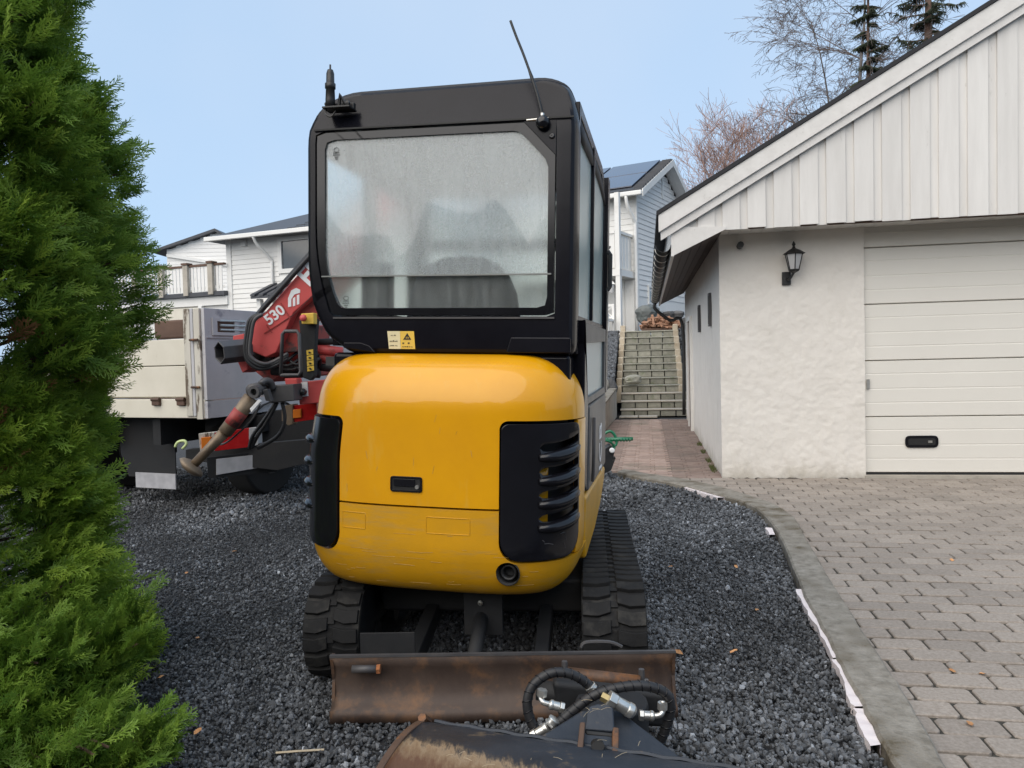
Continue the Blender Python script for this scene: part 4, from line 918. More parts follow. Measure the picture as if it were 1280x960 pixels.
# ---- cab -------------------------------------------------
CY = .20; XL, XR_, ZT = -.705, .485, 2.575
def LZ(px, py, y=CY): return XF.L(px, py, y)
out = [XF.L(*p, CY) for p in [(430, 441), (704, 441), (727, 425), (727, 180)]]
sec = [(-.50, 1.415), (.47, 1.415), (XR_, 1.45), (XR_, 2.42), (XR_ - .045, 2.53), (XR_ - .12, ZT), (XL + .14, ZT - .012), (XL + .04, 2.505), (XL, 2.39), (XL - .0, 1.74), (XL + .03, 1.60), (XL + .09, 1.49)]
sec = roundpoly(sec, [.03, .02, .02, .09, .03, .06, .08, .05, .08, .12, .06, .04], 4)
def cabring(y, grow=0, top=0):
    cx_, cz_ = (XL + XR_) / 2, 2.0; return [XF(cx_ + (x - cx_) * (1 - grow), y + max(0, z - 2.385) * .42, cz_ + (z - cz_) * (1 - grow) - top * max(0, (z - 2.2) / .33)) for x, z in sec]
# rear ring: rounded edge then opening cut for the window frame
wo = [XF.L(*p, CY) for p in [(409, 397), (697, 400), (695, 168), (415, 168), ]]
WO = roundpoly([(-.585, 1.575), (.402, 1.575), (.402, 2.372), (-.655, 2.372), (-.655, 1.80)], [.03, .02, .02, .03, .15], 4)   # outer line of the rear window frame
N_ = len(sec)
def resample(poly, N, ang=True):
    c = Vector(((XL + XR_) / 2, 2.0)); P_ = [Vector(p) for p in poly]; outp = []
    for k in range(N):
        t = math.atan2(sec[k][1] - c.y, sec[k][0] - c.x); d = Vector((math.cos(t), math.sin(t))); best = None
        for i in range(len(P_)):
            a, b = P_[i] - c, P_[(i + 1) % len(P_)] - c; e = b - a; den = d.x * e.y - d.y * e.x
            if abs(den) < 1e-9: continue
            u_ = (a.x * e.y - a.y * e.x) / den; v_ = (a.x * d.y - a.y * d.x) / den
            if u_ > 0 and -1e-6 <= v_ <= 1 + 1e-6: best = u_ if best is None else max(best, u_)
        outp.append(tuple(c + d * best))
    return outp
def densify(poly, st=.05):
    o = []; 
    for i in range(len(poly)):
        a, b = Vector(poly[i]), Vector(poly[(i + 1) % len(poly)]); m = max(1, int((b - a).length / st))
        for k in range(m): o.append(tuple(a + (b - a) * k / m))
    return o
sec = densify(sec); N_ = len(sec)
win = resample(WO, N_)
rings = []
for (y, g_) in ((CY + .11, -.0), (CY + .06, .0), (CY + .03, .006), (CY + .010, .020), (CY + .001, .040), (CY, .048)): rings.append(cabring(y, g_))
rings.append([XF(x, CY, z) for x, z in win]); rings.append([XF(x, CY + .035, z) for x, z in win]); rings.append([XF(x, CY + .10, z) for x, z in resample(rim(WO, .0), N_)])
mb = MB(); vs = [p for r_ in rings for p in r_]
mb.add(vs, [(i * N_ + k, i * N_ + (k + 1) % N_, (i + 1) * N_ + (k + 1) % N_, (i + 1) * N_ + k) for i in range(len(rings) - 1) for k in range(N_)])
shell = mb.build('cab_rear_frame', CABK, ex, smooth=True)
shell.data.set_sharp_from_angle(angle=R(24))
# side walls/roof: strips behind the rear frame
YF = 1.50
def strip(z_lo, z_hi, xs_side, y0, y1, name, m, th=.03):
    x = xs_side; mb = MB(); mb.b2((x - (th if x > 0 else 0), y0, z_lo), (x + (0 if x > 0 else th), y1, z_hi), XF); return mb.build(name, m, ex, bevel=.006)
# roof
rz = [(x, z) for x, z in sec if z > 2.30]; rz = sorted(rz, key=lambda p: math.atan2(p[1] - 2.0, p[0] + .1))
def drop(y): t = max(0, (y - .9) / .65); return .075 * t * t
mb = MB(); mb.grid(lambda k, y: XF(rz[k][0], y, rz[k][1] - drop(y) + .002), list(range(len(rz))), [CY + .10, .5, .8, 1.0, 1.2, 1.4, 1.52, 1.60])
mb.build('roof', ROOFK, ex, smooth=True, solid=.03)
# rear top cap (dusty plastic band above window)
# right side: window surround with outline from the photo, in the plane x = XR_
def SP(y, z, x=XR_): return XF(x, y, z)
so = [(CY + .10, 1.42), (1.60, 1.42), (1.60, 2.30), (1.52, 2.42), (1.30, 2.455), (CY + .10, 2.50)]
sw1 = [(.335, 1.585), (.835, 1.585), (.835, 2.42), (.335, 2.44)]
sw2 = [(.875, 1.585), (1.44, 1.585), (1.47, 2.25), (1.30, 2.385), (.875, 2.42)]
sp_ = MB()
sp_.b2((XR_ - .03, CY + .10, 1.42), (XR_ - .002, .335, 2.47), XF)
sp_.b2((XR_ - .03, .335, 1.42), (XR_ - .002, 1.60, 1.585), XF)
sp_.prism([SP(.335, 2.42, XR_ - .03), SP(1.30, 2.39, XR_ - .03), SP(1.5, 2.23, XR_ - .03), SP(1.57, 2.23, XR_ - .03), SP(1.57, 2.36, XR_ - .03), SP(1.3, 2.44, XR_ - .03), SP(.335, 2.47, XR_ - .03)], XF.x * .028)
sp_.b2((XR_ - .03, 1.47, 1.585), (XR_ - .002, 1.58, 2.30), XF)
sp_.b2((XR_ - .026, .838, 1.585), (XR_ + .004, .872, 2.42), XF)
sp_.build('side_window_frame', CABK, ex, bevel=.004)
MB().b2((XR_ - .02, .335, 1.585), (XR_ - .012, .84, 2.44), XF).build('side_window', TINTG, ex)
MB().b2((XR_ - .018, .87, 1.585), (XR_ - .010, 1.50, 2.41), XF).build('side_window', TINTG, ex)
hd = MB().tube([XF(XR_ + .02, 1.46, 1.78), XF(XR_ + .035, 1.46, 1.80), XF(XR_ + .035, 1.46, 1.98), XF(XR_ + .02, 1.46, 2.0)], .012, 6).build('door_handle', BLKM, ex)
# front pillars, front frame, left side frame (seen blurred through the rear window)
mb = MB()
for x in (XL + .06, XR_ - .04):
    mb.b2((x - .055, 1.50, 1.2), (x + .055, 1.60, 2.42), XF)
mb.b2((XL + .03, 1.50, 2.36), (XR_ - .03, 1.60, 2.46), XF); mb.b2((XL + .03, 1.53, 1.2), (XR_ - .03, 1.60, 1.30), XF); mb.b2((XL + .05, 1.54, 2.02), (XR_ - .05, 1.58, 2.09), XF)
mb.b2((XL + .075, CY + .12, 1.45), (XL + .10, 1.6, 1.62), XF); mb.b2((XL + .002, .82, 1.5), (XL + .035, .95, 2.4), XF); mb.b2((XL + .002, CY + .10, 2.32), (XL + .03, 1.55, 2.44), XF)
mb.build('cab_frame', CABK, ex)
MB().b2((XL + .012, CY + .1, 1.58), (XL + .018, 1.55, 2.34), XF).build('left_window', CLEARG, ex)
MB().b2((XL + .05, 1.565, 1.3), (XR_ - .05, 1.57, 2.40), XF).build('windscreen', CLEARG, ex)
MB().prism([XF(XL + .06, CY + .12, 2.44), XF(XR_ - .06, CY + .12, 2.44), XF(XR_ - .06, 1.50, 2.37), XF(XL + .06, 1.50, 2.37)], (0, 0, .02)).build('headliner', mat('pale_grey_headliner', (.55, .56, .56), None, 5, .9), ex)
MB().b2((XL + .05, .3, 1.36), (XR_ - .05, 1.6, 1.40), XF).build('cab_floor', WINT, ex)
# seat
def superq(c, d, p=4, n1=18, n2=12):
    mb = MB(); sg = lambda v, e: math.copysign(abs(v) ** e, v)
    mb.grid(lambda u, v: XF(c[0] + d[0] * sg(math.cos(v), 2 / p) * sg(math.cos(u), 2 / p), c[1] + d[1] * sg(math.cos(v), 2 / p) * sg(math.sin(u), 2 / p), c[2] + d[2] * sg(math.sin(v), 2 / p)), np.linspace(0, 2 * math.pi, n1 * 2 + 1), np.linspace(-math.pi / 2, math.pi / 2, n2)); return mb
sxc, szt = XF.L(583, 330, .55)
seat = superq((sxc, .50, szt - .33), (.27, .075, .36), 2.7).build('seat', SEATM, ex, smooth=True)
superq((sxc, .78, szt - .62), (.26, .27, .09), 3.5).build('seat_cushion', SEATM, seat, smooth=True)
for x in (sxc - .33, sxc + .33): superq((x, .85, szt - .42), (.07, .25, .10), 4).build('armrest_console', WINT, ex, smooth=True)
MB().tube([XF(sxc - .33, .95, szt - .33), XF(sxc - .34, .98, szt - .05)], [.02, .03], 8).build('joystick', BLKM, ex)
MB().b2((sxc - .47, .62, 1.45), (sxc - .41, .70, szt + .02), XF).build('belt_post', WINT, ex)
# window frame + panes
WG = roundpoly([(-.545, 1.612), (.368, 1.612), (.368, 2.205), (.245, 2.335), (-.612, 2.335), (-.612, 1.76)], [.025, .035, .03, .03, .04, .12], 4)
fr_i = resample(WG, N_); fr_o = resample(rim(WO, .006), N_)
mb = frame_mb(fr_o, fr_i, lambda x, z: XF(x, CY + .004, z), XF.y * .03); wf = mb.build('rear_window_frame', BLK, ex, bevel=.003, seg=1)
gi_ = [(x, z) for x, z in fr_i]
ZS = XF.L(548, 344, CY)[1]
def clip(poly, zc, above):
    o = []
    for i in range(len(poly)):
        a, b = poly[i], poly[(i + 1) % len(poly)]; ia = (a[1] >= zc) == above; ib = (b[1] >= zc) == above
        if ia: o.append(a)
        if ia != ib: t = (zc - a[1]) / (b[1] - a[1]); o.append((a[0] + (b[0] - a[0]) * t, zc))
    return o
up_ = clip([tuple(Vector(p) + (Vector(p) - Vector((-.1, 2.0))).normalized() * .008) for p in gi_], ZS, True); lo_ = clip([tuple(Vector(p) + (Vector(p) - Vector((-.1, 2.0))).normalized() * .008) for p in gi_], ZS - .004, False)
MB().prism([XF(x, CY + .014, z) for x, z in up_], XF.y * .005).build('rear_pane', FROST, wf)
MB().prism([XF(x, CY + .020, z) for x, z in lo_], XF.y * .005).build('rear_pane', glass_mat('clear_lower_glass', (.93, .97, .96), .10, .16, ior=1.2), wf)
MB().b2((-.625, CY - .004, ZS - .003), (.385, CY + .012, ZS + .003), XF).build('pane_seal_strip', mat('grey_seal', (.20, .21, .20), None, 5, .5), wf)
MB().b2((-.57, CY - .006, 1.566), (.40, CY + .0, 1.573), XF).build('lower_bead', GRM, wf)
MB().b2((-.66, CY - .004, 2.375), (.47, CY + .002, 2.382), XF).build('roof_seam', BPR, ex)
# pane marks
for (px, py) in ((419, 190), (431, 376)):
    x, z = XF.L(px, py, CY); k = MB(); fr2 = lambda a, b, c: XF(x + a, CY + .010, z + c)
    pts = [XF(x + .012 * math.cos(t), CY + .0125, z + .012 + .009 * math.sin(t)) for t in np.linspace(0, 2 * math.pi, 13)]; k.tube(pts, .0012, 4)
    for j, (a, b) in enumerate(((.014, .0), (.016, -.009), (.008, -.018), (.006, -.026))):
        for i in range(4): k.b2((x - a + i * a * .52, CY + .0115, z + b - .0025), (x - a + i * a * .52 + a * .36, CY + .0135, z + b + .001), XF)
    k.build('glass_marking', BPR, wf)
# corner plate by the antenna
cp = [(.262, 2.37), (.40, 2.37), (.40, 2.225)]
MB().prism([XF(x, CY - .0005, z) for x, z in cp], XF.y * .01).build('corner_plate', CABK, ex, bevel=.002)
bx, bz = XF.L(679, 154, CY - .01); bt = MB(); lath_y(bt, XF(bx, CY, bz), [(.0005, -.045), (.018, -.042), (.027, -.03), (.029, -.015), (.027, 0)]); bt.build('antenna_base', BLK, ex, smooth=True)
bx2, bz2 = XF.L(690, 170, CY); lath_y(MB(), XF(bx2, CY, bz2), [(.0005, -.004), (.009, -.006), (.012, -.004), (.013, 0)]).build('bolt_cap', BLK, ex, smooth=True)
ap = [XF(*[(c := XF.L(px, py, CY - .02))[0], CY - .02, c[1]]) for px, py in ((678, 146), (674, 128), (667, 104), (655, 70), (645, 45), (638, 26))]
MB().tube(smoothpath(ap, 4), [.0075] * 10 + [.0055] * 11, 7).build('whip_antenna', BLKM, ex, smooth=True)
MB().tube([ap[0] - XF.z * .008, ap[0] + XF.z * .014], .009, 8).build('antenna_collar', ZINC, ex)
MB().tube([XF(bx - .07, CY - .003, 2.372), XF(bx + .02, CY - .003, 2.376)], .004, 5).build('seam_wire', ZINC, ex)
# beacon bracket top left
c0 = XF.L(426, 137, CY + .02); bb = MB(); bb.b2((c0[0] - .055, CY - .05, c0[1] - .012), (c0[0] + .07, CY + .03, c0[1] - .004), XF); bb.b2((c0[0] - .055, CY - .004, c0[1] - .012), (c0[0] + .07, CY + .02, c0[1] + .02), XF)
bc = bb.build('beacon_bracket', BLKM, ex, bevel=.002)
mb = MB(); sx = c0[0] - .03
lathe(mb, [(.020, c0[1] - .01), (.021, c0[1] + .03), (.019, c0[1] + .075), (.023, c0[1] + .078), (.023, c0[1] + .098), (.018, c0[1] + .10), (.017, c0[1] + .14), (.012, c0[1] + .156), (.004, c0[1] + .16), (.004, c0[1] + .178), (.001, c0[1] + .18)], 14, sx, CY - .02, XF); mb.build('beacon_socket', BLKM, bc, smooth=True)
for dx in (-.045, .05): lath_y(MB(), XF(c0[0] + dx, CY, c0[1] + .012), [(.0005, -.03), (.009, -.028), (.011, -.02), (.004, -.018), (.004, 0)], 10).build('wing_nut', ZINC if False else BLKM, bc)
MB().tube([XF(c0[0] + .01, CY - .02, c0[1]), XF(c0[0] + .02, CY - .03, c0[1] + .045), XF(c0[0] + .04, CY - .02, c0[1] + .01)], .01, 6).build('clamp', BLKM, bc)
MB().tube(smoothpath([XF(sx - .01, CY - .03, c0[1]), XF(sx - .015, CY - .035, c0[1] - .03), XF(sx + .01, CY - .035, c0[1] - .045), XF(sx + .03, CY - .03, c0[1] - .02)], 4), .004, 5).build('cable_loop', BLKM, bc)
# roof band above the rear window in dusty plastic: thin skin over the frame
# stickers
sx0, sz0 = XF.L(484, 436, CY - .004); sx1, sz1 = XF.L(519, 414, CY - .004); mid = (sx0 + sx1) / 2 - .002
wz = .012
s_ = MB().prism([XF(sx0 + .008, CY - .004, sz0), XF(mid, CY - .004, sz0), XF(mid - .004, CY - .004, sz1), XF(sx0, CY - .004, sz1)], XF.y * .003).build('warning_sticker', CST, ex)
s2_ = MB().prism([XF(mid + .001, CY - .004, sz0), XF(sx1, CY - .004, sz0), XF(sx1 - .006, CY - .004, sz1), XF(mid - .003, CY - .004, sz1)], XF.y * .003).build('warning_sticker', YST, ex)
tx, tz = (mid + sx1) / 2 - .003, sz1 - .024; tri = [(tx - .018, tz - .012), (tx + .018, tz - .012), (tx, tz + .016)]
frame_mb(tri, rim(tri, .005), lambda x, z: XF(x, CY - .0055, z), XF.y * .001).build('triangle', BPR, s2_)
MB().b2((tx - .0015, CY - .006, tz - .006), (tx + .0015, CY - .0045, tz + .006), XF).build('exclamation_mark', BPR, s2_)
def glyphs(parent, x0_, x1_, z, h, nn, seed):
    q = random.Random(seed); mb = MB(); x = x0_
    for k in range(nn):
        w_ = (x1_ - x0_) / nn; 
        if q.random() < .8: mb.b2((x, CY - .0058, z), (x + w_ * .6, CY - .0045, z + h * q.uniform(.4, 1)), XF)
        x += w_
    mb.build('print', BPR, parent)
for z_, h_, nn in ((sz1 - .02, .005, 8), (sz1 - .045, .007, 5), (sz0 + .012, .004, 7)): glyphs(s_, sx0 + .012, mid - .012, z_, h_, nn, int(z_ * 1e4))
for z_, h_, nn in ((sz0 + .022, .009, 4), (sz0 + .008, .005, 5)): glyphs(s2_, mid + .008, sx1 - .008, z_, h_, nn, int(z_ * 1e4))
# black deck between hood and cab, bracket lines on the rear skirt
MB().b2((XL + .12, CY + .02, 1.28), (XR_ - .02, 1.5, 1.42), XF).build('cab_plinth', CABK, ex, bevel=.02)
MB().prism([XF(x, CY - .012, z) for x, z in [(.20, 1.425), (.47, 1.425), (.47, 1.49), (.22, 1.49)]], XF.y * .012).build('hinge_cover', CABK, ex, bevel=.006)
MB().prism([XF(x, CY - .012, z) for x, z in [(-.52, 1.44), (-.37, 1.42), (-.40, 1.45), (-.44, 1.463), (-.52, 1.463)]], XF.y * .012).build('hinge_cover', CABK, ex, bevel=.004)
# rear right pillar sweeping down beside the hood, lower door
pl = [(.38, 1.60), (.335, 1.42), (.40, 1.30), (.50, 1.15), (.56, .79), (.66, .785), (.66, 1.60)]
pl = [(lambda t: (max(.36, t[0]), t[1]))(XF.LX(*p, XR_ + .03)) for p in [(725, 400), (712, 445), (722, 470), (731, 520), (727, 612), (735, 614), (737, 505), (732, 430), (729, 395)]]
MB().prism([XF(XR_ - .06, y, z) for y, z in pl], XF.x * .085).build('rear_pillar', CABK, ex, bevel=.012, seg=3)
MB().prism([XF(.02 + tcx, .26, z) for z in (0.0,)] * 1 + [], (0, 0, .1)) if False else None
dl = [(.64, .785), (1.50, .79), (1.50, 1.52), (.50, 1.52), (.60, 1.20)]
MB().prism([XF(XR_ - .03, y, z) for y, z in [(.62, .785), (1.50, .79), (1.46, 1.20), (.62, 1.185)]], XF.x * .05).build('lower_door_panel', DOORG, ex, bevel=.012)
gl_o = [(.42, 1.19), (1.46, 1.20), (1.46, 1.56), (.42, 1.56)]; gl_i = [(.52, 1.22), (1.41, 1.235), (1.41, 1.49), (.47, 1.47)]
frame_mb(gl_o, gl_i, lambda y, z: XF(XR_ - .02, y, z), XF.x * .035).build('lower_window_frame', DOORG, ex, bevel=.004)
MB().prism([XF(XR_ - .005, y, z) for y, z in [(.44, 1.20), (1.43, 1.21), (1.43, 1.51), (.44, 1.50)]], XF.x * .006).build('lower_side_window', TINTG, ex)
# white lettering down the door panel
mw = Matrix((XF.y, XF.z, XF.x)).transposed().to_4x4(); mw = Matrix((tuple(XF.y) , tuple(XF.z), tuple(XF.x))).transposed().to_4x4()
c0 = XF(XR_ + .023, 1.15, .93); mwt = Matrix.Translation(c0) @ mw @ Matrix.Rotation(math.pi / 2, 4, 'Z')
text('JCB', 'door_lettering', WHT, ex, mwt, .17, .001)
MB().tube(smoothpath([XF(XR_ + .03, .70, .82), XF(XR_ + .035, .68, .95), XF(XR_ + .03, .72, 1.12)], 4), .008, 6).build('door_bump_strip', GRM, ex)
# yellow sill under the door
mb = MB(); sil = [(.55, .58), (.55, .775), (1.55, .775), (1.50, .70), (1.30, .60), (1.0, .52), (.6, .47)]
mb.prism([XF(XR_ - .10, y, z) for y, z in sil], XF.x * .115); mb.build('side_sill', YEL2, ex, bevel=.02, seg=3)
MB().b2((XL + .12, .30, .60), (XR_ - .12, 1.45, 1.30), XF).build('engine_bay', STL, ex)
# boom foot ahead of the cab on the left, folded down out of sight: arm seen nowhere else
bm_pts = [XF(-.35, 1.55, .75), XF(-.35, 1.95, 1.25), XF(-.35, 2.5, 1.35), XF(-.35, 3.0, .95)]
MB().tube(smoothpath(bm_pts, 4), .11, 8).build('boom', YEL2, ex, smooth=True)
MB().tube([XF(-.35, 3.0, .98), XF(-.35, 2.75, .25)], .08, 8).build('dipper_arm', YEL2, ex, smooth=True)

# ---- undercarriage ----------------------------------------
UF = Frame((0, 0, 0), 5.6)
pr = G(727, 826, .03); 
lx_o = UF.L(378, 780, 3.2)[0] + .03; rx_o = UF.L(808, 790, 3.2)[0]; rx_i = UF.L(728, 800, 3.2)[0]; lx_i = UF.L(455, 800, 3.2)[0]
print('tracks', lx_o, lx_i, rx_i, rx_o)
def track(xa, xb, name_):
    y0, y1, zt, zb_ = 3.10, 4.95, .435, .0; r_ = (zt - zb_) / 2; path = []
    yc0, yc1 = y0 + r_, y1 - r_ * .8
    L_top = 0
    pts = []
    for t in np.linspace(-math.pi / 2, -3 * math.pi / 2, 15): pts.append((yc0 + r_ * math.cos(t), zb_ + r_ + r_ * math.sin(t)))
    m_ = 22
    for k in range(1, m_): u_ = k / m_; pts.append((yc0 + (yc1 - yc0) * u_, zt - .012 * math.sin(math.pi * u_)))
    for t in np.linspace(math.pi / 2, -math.pi / 2, 15): pts.append((yc1 + r_ * math.cos(t), zb_ + r_ + r_ * math.sin(t)))
    for k in range(1, m_): u_ = k / m_; pts.append((yc1 + (yc0 - yc1) * u_, zb_))
    P_ = [Vector(p) for p in pts]; P_.append(P_[0]); cum = [0]
    for i in range(1, len(P_)): cum.append(cum[-1] + (P_[i] - P_[i - 1]).length)
    T = cum[-1]
    def at(s):
        s %= T; i = max(1, min(len(P_) - 1, int(np.searchsorted(cum, s)))); a, b = P_[i - 1], P_[i]; t = (s - cum[i - 1]) / max(1e-6, cum[i] - cum[i - 1]); d = (b - a).normalized()
        return a + (b - a) * t, Vector((d.y, -d.x)) * -1, d
    tr = MB(); nn = 96; vs = []
    for k in range(nn):
        p, nr, d = at(T * k / nn)
        c_ = Vector((yc0 if p.x < (yc0 + yc1) / 2 else yc1, zb_ + r_)); 
        if (p - Vector((min(max(p.x, yc0), yc1), zb_ + r_))).dot(nr) < 0: nr = -nr
        vs += [UF(xa, p.x - nr.x * .018, p.y - nr.y * .018), UF(xb, p.x - nr.x * .018, p.y - nr.y * .018), UF(xb, p.x - nr.x * .045, p.y - nr.y * .045), UF(xa, p.x - nr.x * .045, p.y - nr.y * .045)]
    tr.add(vs, [(k * 4 + i, k * 4 + (i + 1) % 4, ((k + 1) % nn) * 4 + (i + 1) % 4, ((k + 1) % nn) * 4 + i) for k in range(nn) for i in range(4)])
    tb_ = tr.build('track_belt', TRK, ex, smooth=False)
    # tread lugs: two staggered rows, stepped, with a guide groove and small blocks between
    npit = int(T / .082); W_ = xb - xa
    for k in range(npit):
        for side in (0, 1):
            s = (k + .5 * side) * T / npit; mb = MB(); xs_ = (xa + .004, xa + W_ * .45) if side == 0 else (xa + W_ * .55, xb - .004)
            inn = xs_[1] if side == 0 else xs_[0]; otr = xs_[0] if side == 0 else xs_[1]
            shape = [(otr, -.030), (otr * .45 + inn * .55, -.034), (inn, -.018), (inn, .034), (otr * .5 + inn * .5, .022), (otr, .026)]
            vs = []
            for lift, sh in ((-.02, 1.12), (.0, 1.0)):
                for x, ds in shape:
                    p, nr, d = at(s + ds * sh)
                    if (p - Vector((min(max(p.x, yc0), yc1), zb_ + r_))).dot(nr) < 0: nr = -nr
                    vs.append(UF(x, p.x + nr.x * lift, p.y + nr.y * lift))
            mb.add(vs, [(0, 1, 2, 3, 4, 5)[::-1], (6, 7, 8, 9, 10, 11)] + [(i, (i + 1) % 6, (i + 1) % 6 + 6, i + 6) for i in range(6)])
            mb.build('track_lug', TRK, tb_, bevel=.003, seg=1)
        s = (k + .25) * T / npit; p, nr, d = at(s)
        if (p - Vector((min(max(p.x, yc0), yc1), zb_ + r_))).dot(nr) < 0: nr = -nr
        mb = MB(); xc = (xa + xb) / 2; vs = []
        for lift in (-.02, -.008):
            for x, ds in ((xc - .016, -.014), (xc + .016, -.014), (xc + .016, .014), (xc - .016, .014)):
                p, nr2, d = at(s + ds)
                if (p - Vector((min(max(p.x, yc0), yc1), zb_ + r_))).dot(nr2) < 0: nr2 = -nr2
                vs.append(UF(x, p.x + nr2.x * lift, p.y + nr2.y * lift))
        mb.add(vs, [(3, 2, 1, 0), (4, 5, 6, 7)] + [(i, (i + 1) % 4, (i + 1) % 4 + 4, i + 4) for i in range(4)]); mb.build('guide_block', TRK, tb_)
    # frame, rollers, sprocket
    MB().b2((xa + .05, yc0, .12), (xb - .05, yc1, .32), UF).build('track_frame', STL, ex, bevel=.02)
    for yc in (yc0, yc1): MB().tube([UF(xa + .03, yc, zb_ + r_), UF(xb - .03, yc, zb_ + r_)], r_ - .05, 20).build('track_wheel', STL, ex)
    for k in range(4):
        yy = yc0 + .22 + k * (yc1 - yc0 - .44) / 3; MB().tube([UF(xa + .03, yy, .10), UF(xb - .03, yy, .10)], .055, 14).build('track_roller', STL, ex)
track(lx_o, lx_i, 'l'); track(rx_i, rx_o, 'r')
cxm = (lx_o + rx_o) / 2
MB().b2((lx_i - .02, 3.55, .20), (rx_i + .02, 4.5, .36), UF).build('chassis_frame', STL, ex, bevel=.02)
MB().tube([UF(cxm, 4.05, .34), UF(cxm, 4.05, .50)], .27, 28).build('slew_ring', STL, ex)
MB().b2((XL + .2, .35, .46), (XR_ - .12, 1.5, .56), XF).build('slew_platform', STL, ex, bevel=.02)
# blade cylinder guard and arms
a0 = UF.L(602, 770, 3.3)
MB().b2((a0[0] - .075, 3.28, .19), (a0[0] + .095, 3.31, .45), UF).build('cylinder_guard', STL, ex, bevel=.004)
lath_y(MB(), UF(a0[0] + .0, 3.275, .335), [(.0005, -.008), (.011, -.006), (.012, 0)], 10).build('bolt', ZINC, ex)
MB().tube([UF(a0[0], 3.45, .32), UF(a0[0], 2.98, .16)], .03, 10).build('blade_cylinder', STL, ex, smooth=True)
for dx in (-.035, .035): MB().prism([UF(a0[0] + dx - .008, 2.9 + a, b) for a, b in ((.02, .02), (.22, .05), (.20, .16), (.10, .20), (.04, .16))], UF.x * .016).build('cylinder_lug', STL, ex)
MB().tube([UF(a0[0] - .06, 3.02, .175), UF(a0[0] + .06, 3.02, .175)], .016, 10).build('pivot_pin', STL, ex)
for sx_ in (-1, 1): MB().prism([UF(a0[0] + sx_ * .27 - .03, y, z) for y, z in ((2.95, .05), (3.7, .18), (3.7, .26), (2.95, .16))], UF.x * .06).build('blade_arm', STL, ex, bevel=.006)
# blade
A, B = G(412, 905, 0), G(848, 900, 0); bd = (B - A).normalized(); bl_ = (B - A).length; bn = Vector((-bd.y, bd.x, 0))     # bn points away from the viewer
bprof = [(0.0, .0), (.004, .045), (.030, .052), (.052, .10), (.058, .15), (.05, .20), (.030, .245)]
BLZ = 0
mb = MB(); us_ = np.linspace(0, bl_, 40)
mb.grid(lambda u, k: A + bd * u + bn * bprof[k][0] + Vector((0, 0, bprof[k][1] + .002 * math.sin(u * 11))), us_, list(range(len(bprof))))
blade = mb.build('dozer_blade', BLADEM, ex, smooth=True, solid=.014, recalc=False)
MB().prism([A + bn * .028 + Vector((0, 0, .247)), B + bn * .028 + Vector((0, 0, .247)), B + bn * .028 + Vector((0, 0, .256)), A + bn * .028 + Vector((0, 0, .256))], bn * .016).build('top_edge', GRM, blade)
MB().b2((0, 0, 0), (1, 1, 1)) if False else None
for e_ in (A, B - bd * .012):
    MB().prism([e_ + bn * y + Vector((0, 0, z)) for y, z in ((.004, .0), (.12, .0), (.12, .12), (.07, .25), (.03, .25), (.058, .15), (.035, .055))], bd * .012).build('end_plate', BLADEM, blade)
lp_ = A + bd * .14 + bn * .02 + Vector((0, 0, .205)); mb = MB(); mb.tube([lp_ - bd * .05, lp_ + bd * .045], .016, 8); mb.build('shackle_pin', GRM, blade, smooth=True); MB().tube([lp_ + bd * .046, lp_ + bd * .06], .019, 6).build('pin_head', ORUST, blade)
MB().prism([A + bd * .10 + bn * .12 + Vector((0, 0, .20)), A + bd * .32 + bn * .12 + Vector((0, 0, .20)), A + bd * .32 + bn * .12 + Vector((0, 0, .31)), A + bd * .10 + bn * .12 + Vector((0, 0, .31))], bn * .008).build('rear_plate', STL, blade, bevel=.002)
MB().tube(smoothpath([B - bd * .36 + bn * .08 + Vector((0, 0, .255)), B - bd * .34 + bn * .08 + Vector((0, 0, .275)), B - bd * .25 + bn * .08 + Vector((0, 0, .275)), B - bd * .20 + bn * .08 + Vector((0, 0, .255))], 4), .007, 6).build('grab_rail', GRM, blade)

# ================================================================ BUCKET IN FRONT
bkO = G(537, 901, .30); bkE = G(872, 953, .30); kd = (bkE - bkO); kd.z = 0; kd.normalize(); kn = Vector((kd.y, -kd.x, 0))   # kn points towards the viewer
bk = thing('tilt_bucket', bkO + kd * .5 - Vector((0, 0, .3)), 'dark grading bucket with rust worn hull and hoses, lying before the blade', 'bucket')
kp = [(-.02, .02), (-.05, .10), (-.045, .20), (-.02, .275), (.01, .302), (.07, .318), (.16, .322), (.27, .30), (.38, .25), (.47, .16), (.52, .05)]
kpv = smoothpath([(0, a, b) for a, b in kp], 3); KW = 1.45
mb = MB(); mb.grid(lambda u, k: bkO + kd * u + kn * kpv[k].y + Vector((0, 0, kpv[k].z - .30 + .0015 * math.sin(u * 17 + k))), np.linspace(0, KW, 50), list(range(len(kpv))))
hull = mb.build('hull', WEARM, bk, smooth=True, solid=.012)
wa_ = hull.data.attributes.new('wear', 'FLOAT', 'POINT'); ww = []
for v in hull.data.vertices:
    p = v.co + WL['hull'] - bkO; ww.append(p.dot(kn) - .165 - .10 * max(0, p.dot(kd)) - (9 if p.dot(kd) > .75 else 0))
wa_.data.foreach_set('value', ww)
MB().prism([bkO + kn * p.y + Vector((0, 0, p.z - .30 + .004)) for p in kpv], kd * -.022).build('side_plate', RUST, bk, bevel=.003)
MB().tube([bkO - kd * .01 + kn * (-.01) + Vector((0, 0, -.01)), bkO - kd * .01 + kn * .03 + Vector((0, 0, .022))], .014, 6).build('corner_lug', RUST, bk)
